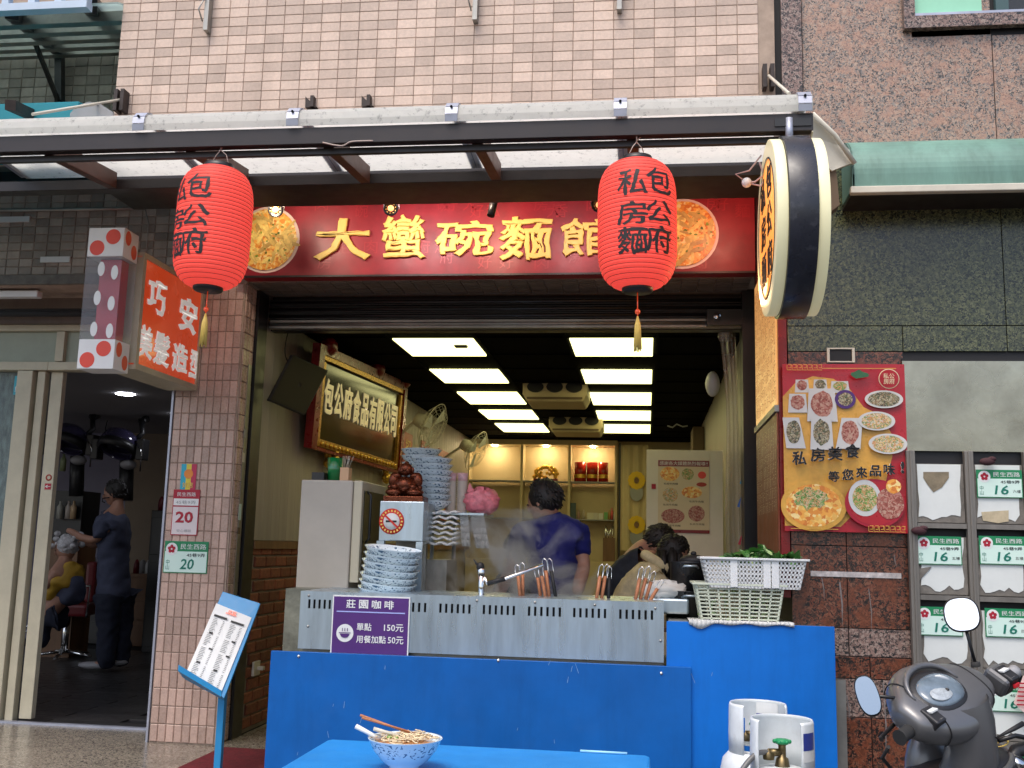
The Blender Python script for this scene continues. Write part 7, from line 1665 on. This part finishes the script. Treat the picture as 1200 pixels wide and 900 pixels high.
# leg shield and storage, floor, seat, wheels
b = MB(); secs = []
for (u_, f0, rl, rf) in ((-.19, .02, .10, .10), (-.21, .03, .19, .14), (-.26, .03, .235, .15), (-.40, .02, .22, .13), (-.6, .0, .17, .10), (-.68, -.02, .16, .1)):
    secs.append([L3(rl*math.copysign(abs(math.cos(a_))**.7, math.cos(a_)), f0+rf*math.copysign(abs(math.sin(a_))**.7, math.sin(a_)), u_) for a_ in [2*math.pi*k/24 for k in range(24)]])
n = 24; vs = [q for s_ in secs for q in s_]; fs = [(i*n+k, i*n+(k+1) % n, (i+1)*n+(k+1) % n, (i+1)*n+k) for i in range(len(secs)-1) for k in range(n)]+[list(range(n))]
b.add(vs, fs, True).build('leg_shield', K['scootd'], sc)
MB().tube([L3(.19*math.cos(a_), .03-.15*math.sin(a_), -.205-.01*math.sin(a_)) for a_ in [math.pi*k/14 for k in range(15)]], .012, 8).build('shield_trim', K['scoot'], sc)
kp = L3(-.13, -.10, -.225); MB().lathe(kp, [(0, .01), (.02, .01), (.024, .004), (.024, -.01)], 18, (Uz-Fd*.8).normalized()).build('key_lock', K['chrome'], sc)
MB().tube([L3(-.0, -.12, -.10), L3(-.06, -.15, -.085), L3(-.10, -.16, -.08)], [.003, .008, .009], 8).build('hook_key', K['ink'], sc)
MB().tube([L3(-.12, -.06, -.17)+Lf*.03*math.cos(a_)+Fd*.015*math.sin(a_) for a_ in [k*math.pi/8 for k in range(17)]], .0025, 6).build('key_ring', K['gold'], sc)
MB().tube([L3(.36, .02, -.03), L3(.30, .1, -.1), L3(.2, .12, -.22)], .006, 8).build('cable', K['rubber'], sc)
MB().prism([L3(-.17, -.1, -.62), L3(.17, -.1, -.62), L3(.17, -.55, -.62), L3(-.17, -.55, -.62)], -Uz*.05).build('footboard', K['scootd'], sc)
b = MB(); secs = []
for (f0, u_, rl, ru) in ((-.45, -.52, .12, .12), (-.6, -.36, .16, .2), (-.9, -.32, .18, .22), (-1.2, -.28, .14, .16), (-1.35, -.25, .06, .08)):
    secs.append([L3(rl*math.cos(a_), f0, u_+ru*math.sin(a_)) for a_ in [2*math.pi*k/20 for k in range(20)]])
n = 20; vs = [q for s_ in secs for q in s_]; fs = [(i*n+k, i*n+(k+1) % n, (i+1)*n+(k+1) % n, (i+1)*n+k) for i in range(len(secs)-1) for k in range(n)]+[list(range(n)), [(len(secs)-1)*n+k for k in range(n)]]
b.add(vs, fs, True).build('rear_body', K['scoot'], sc)
MB().ell(L3(0, -.85, -.11), .15, .38, .06, 24, 12, Matrix((Lf, Fd, Uz)).transposed(), .8).build('seat', K['rubber'], sc)
for f0 in (.22, -1.05):
    cW = L3(0, f0, -.3); cW.z = RZ+.23
    MB().tube([cW+Fd*(.18*math.cos(a_))+Z3*(.18*math.sin(a_)) for a_ in [k*math.pi/16 for k in range(33)]], .05, 10, cap=False).build('tyre', K['rubber'], sc)
    MB().lathe(cW, [(0, -.03), (.13, -.03), (.14, -.02), (.14, .02), (.13, .03), (0, .03)], 20, Lf).build('wheel_rim', K['alu'], sc)
MB().tube([L3(0, .1, -.55), L3(0, .2, -.72)], .03, 8).build('front_fork', K['black'], sc)
MB().ell(L3(0, .14, -.3), .12, .08, .2, 20, 12, Matrix((Lf, Fd, Uz)).transposed()).build('front_fairing', K['scoot'], sc)
# second scooter lever at the frame edge
t = thing('parked_scooter', 'handlebar end of another scooter at the right frame edge', 'scooter', P(1198, 890, -2.3))
MB().tube([P(1176, 905, -2.3), P(1190, 880, -2.25), P(1225, 872, -2.2)], [.02, .022, .03], 10).build('handlebar', K['scootd'], t)
MB().tube([P(1170, 868, -2.3), P(1190, 862, -2.28), P(1230, 870, -2.2)], .008, 8).build('brake_lever', K['black'], t)
MB().tube([P(1225, 872, -2.2), P(1250, 960, -2.2)], .06, 10).build('column', K['scootd'], t)

# ================================================================ STEAM
def steam(u0_, v0_, u1_, v1_, y0_, y1_, dens, lab):
    a_ = P(u0_, v1_, y0_); c_ = P(u1_, v0_, y0_)
    o = MB().box(a_.x, c_.x, y0_, y1_, a_.z, c_.z).build('steam', None, kind='stuff'); m = bpy.data.materials.new('steam'); m.use_nodes = True; N = m.node_tree.nodes; L = m.node_tree.links
    N.remove(N['Principled BSDF']); pv = N.new('ShaderNodeVolumePrincipled'); pv.inputs['Color'].default_value = (1, 1, .98, 1); pv.inputs['Anisotropy'].default_value = .2
    tc = N.new('ShaderNodeTexCoord'); nz = N.new('ShaderNodeTexNoise'); nz.inputs['Scale'].default_value = 3.6; nz.inputs['Detail'].default_value = 6; nz.inputs['Distortion'].default_value = 1.6; L.new(tc.outputs['Object'], nz.inputs[0])
    mr_ = N.new('ShaderNodeMapRange'); mr_.inputs[1].default_value = .5; mr_.inputs[2].default_value = .72; mr_.inputs[4].default_value = dens; L.new(nz.outputs[0], mr_.inputs[0])
    # fade to the box sides (generated coordinates)
    vm = N.new('ShaderNodeVectorMath'); vm.operation = 'SUBTRACT'; vm.inputs[1].default_value = (.5, .5, .4); L.new(tc.outputs['Generated'], vm.inputs[0]); ln = N.new('ShaderNodeVectorMath'); ln.operation = 'LENGTH'; L.new(vm.outputs[0], ln.inputs[0])
    m2 = N.new('ShaderNodeMapRange'); m2.inputs[1].default_value = .5; m2.inputs[2].default_value = .15; L.new(ln.outputs['Value'], m2.inputs[0]); mu = N.new('ShaderNodeMath'); mu.operation = 'MULTIPLY'; L.new(mr_.outputs[0], mu.inputs[0]); L.new(m2.outputs[0], mu.inputs[1])
    L.new(mu.outputs[0], pv.inputs['Density']); L.new(pv.outputs[0], N['Material Output'].inputs['Volume']); o.data.materials.append(m); return o
steam(490, 570, 700, 740, -.95, -.3, 130, 's')
S.cycles.volume_step_rate = 4; S.cycles.volume_max_steps = 64
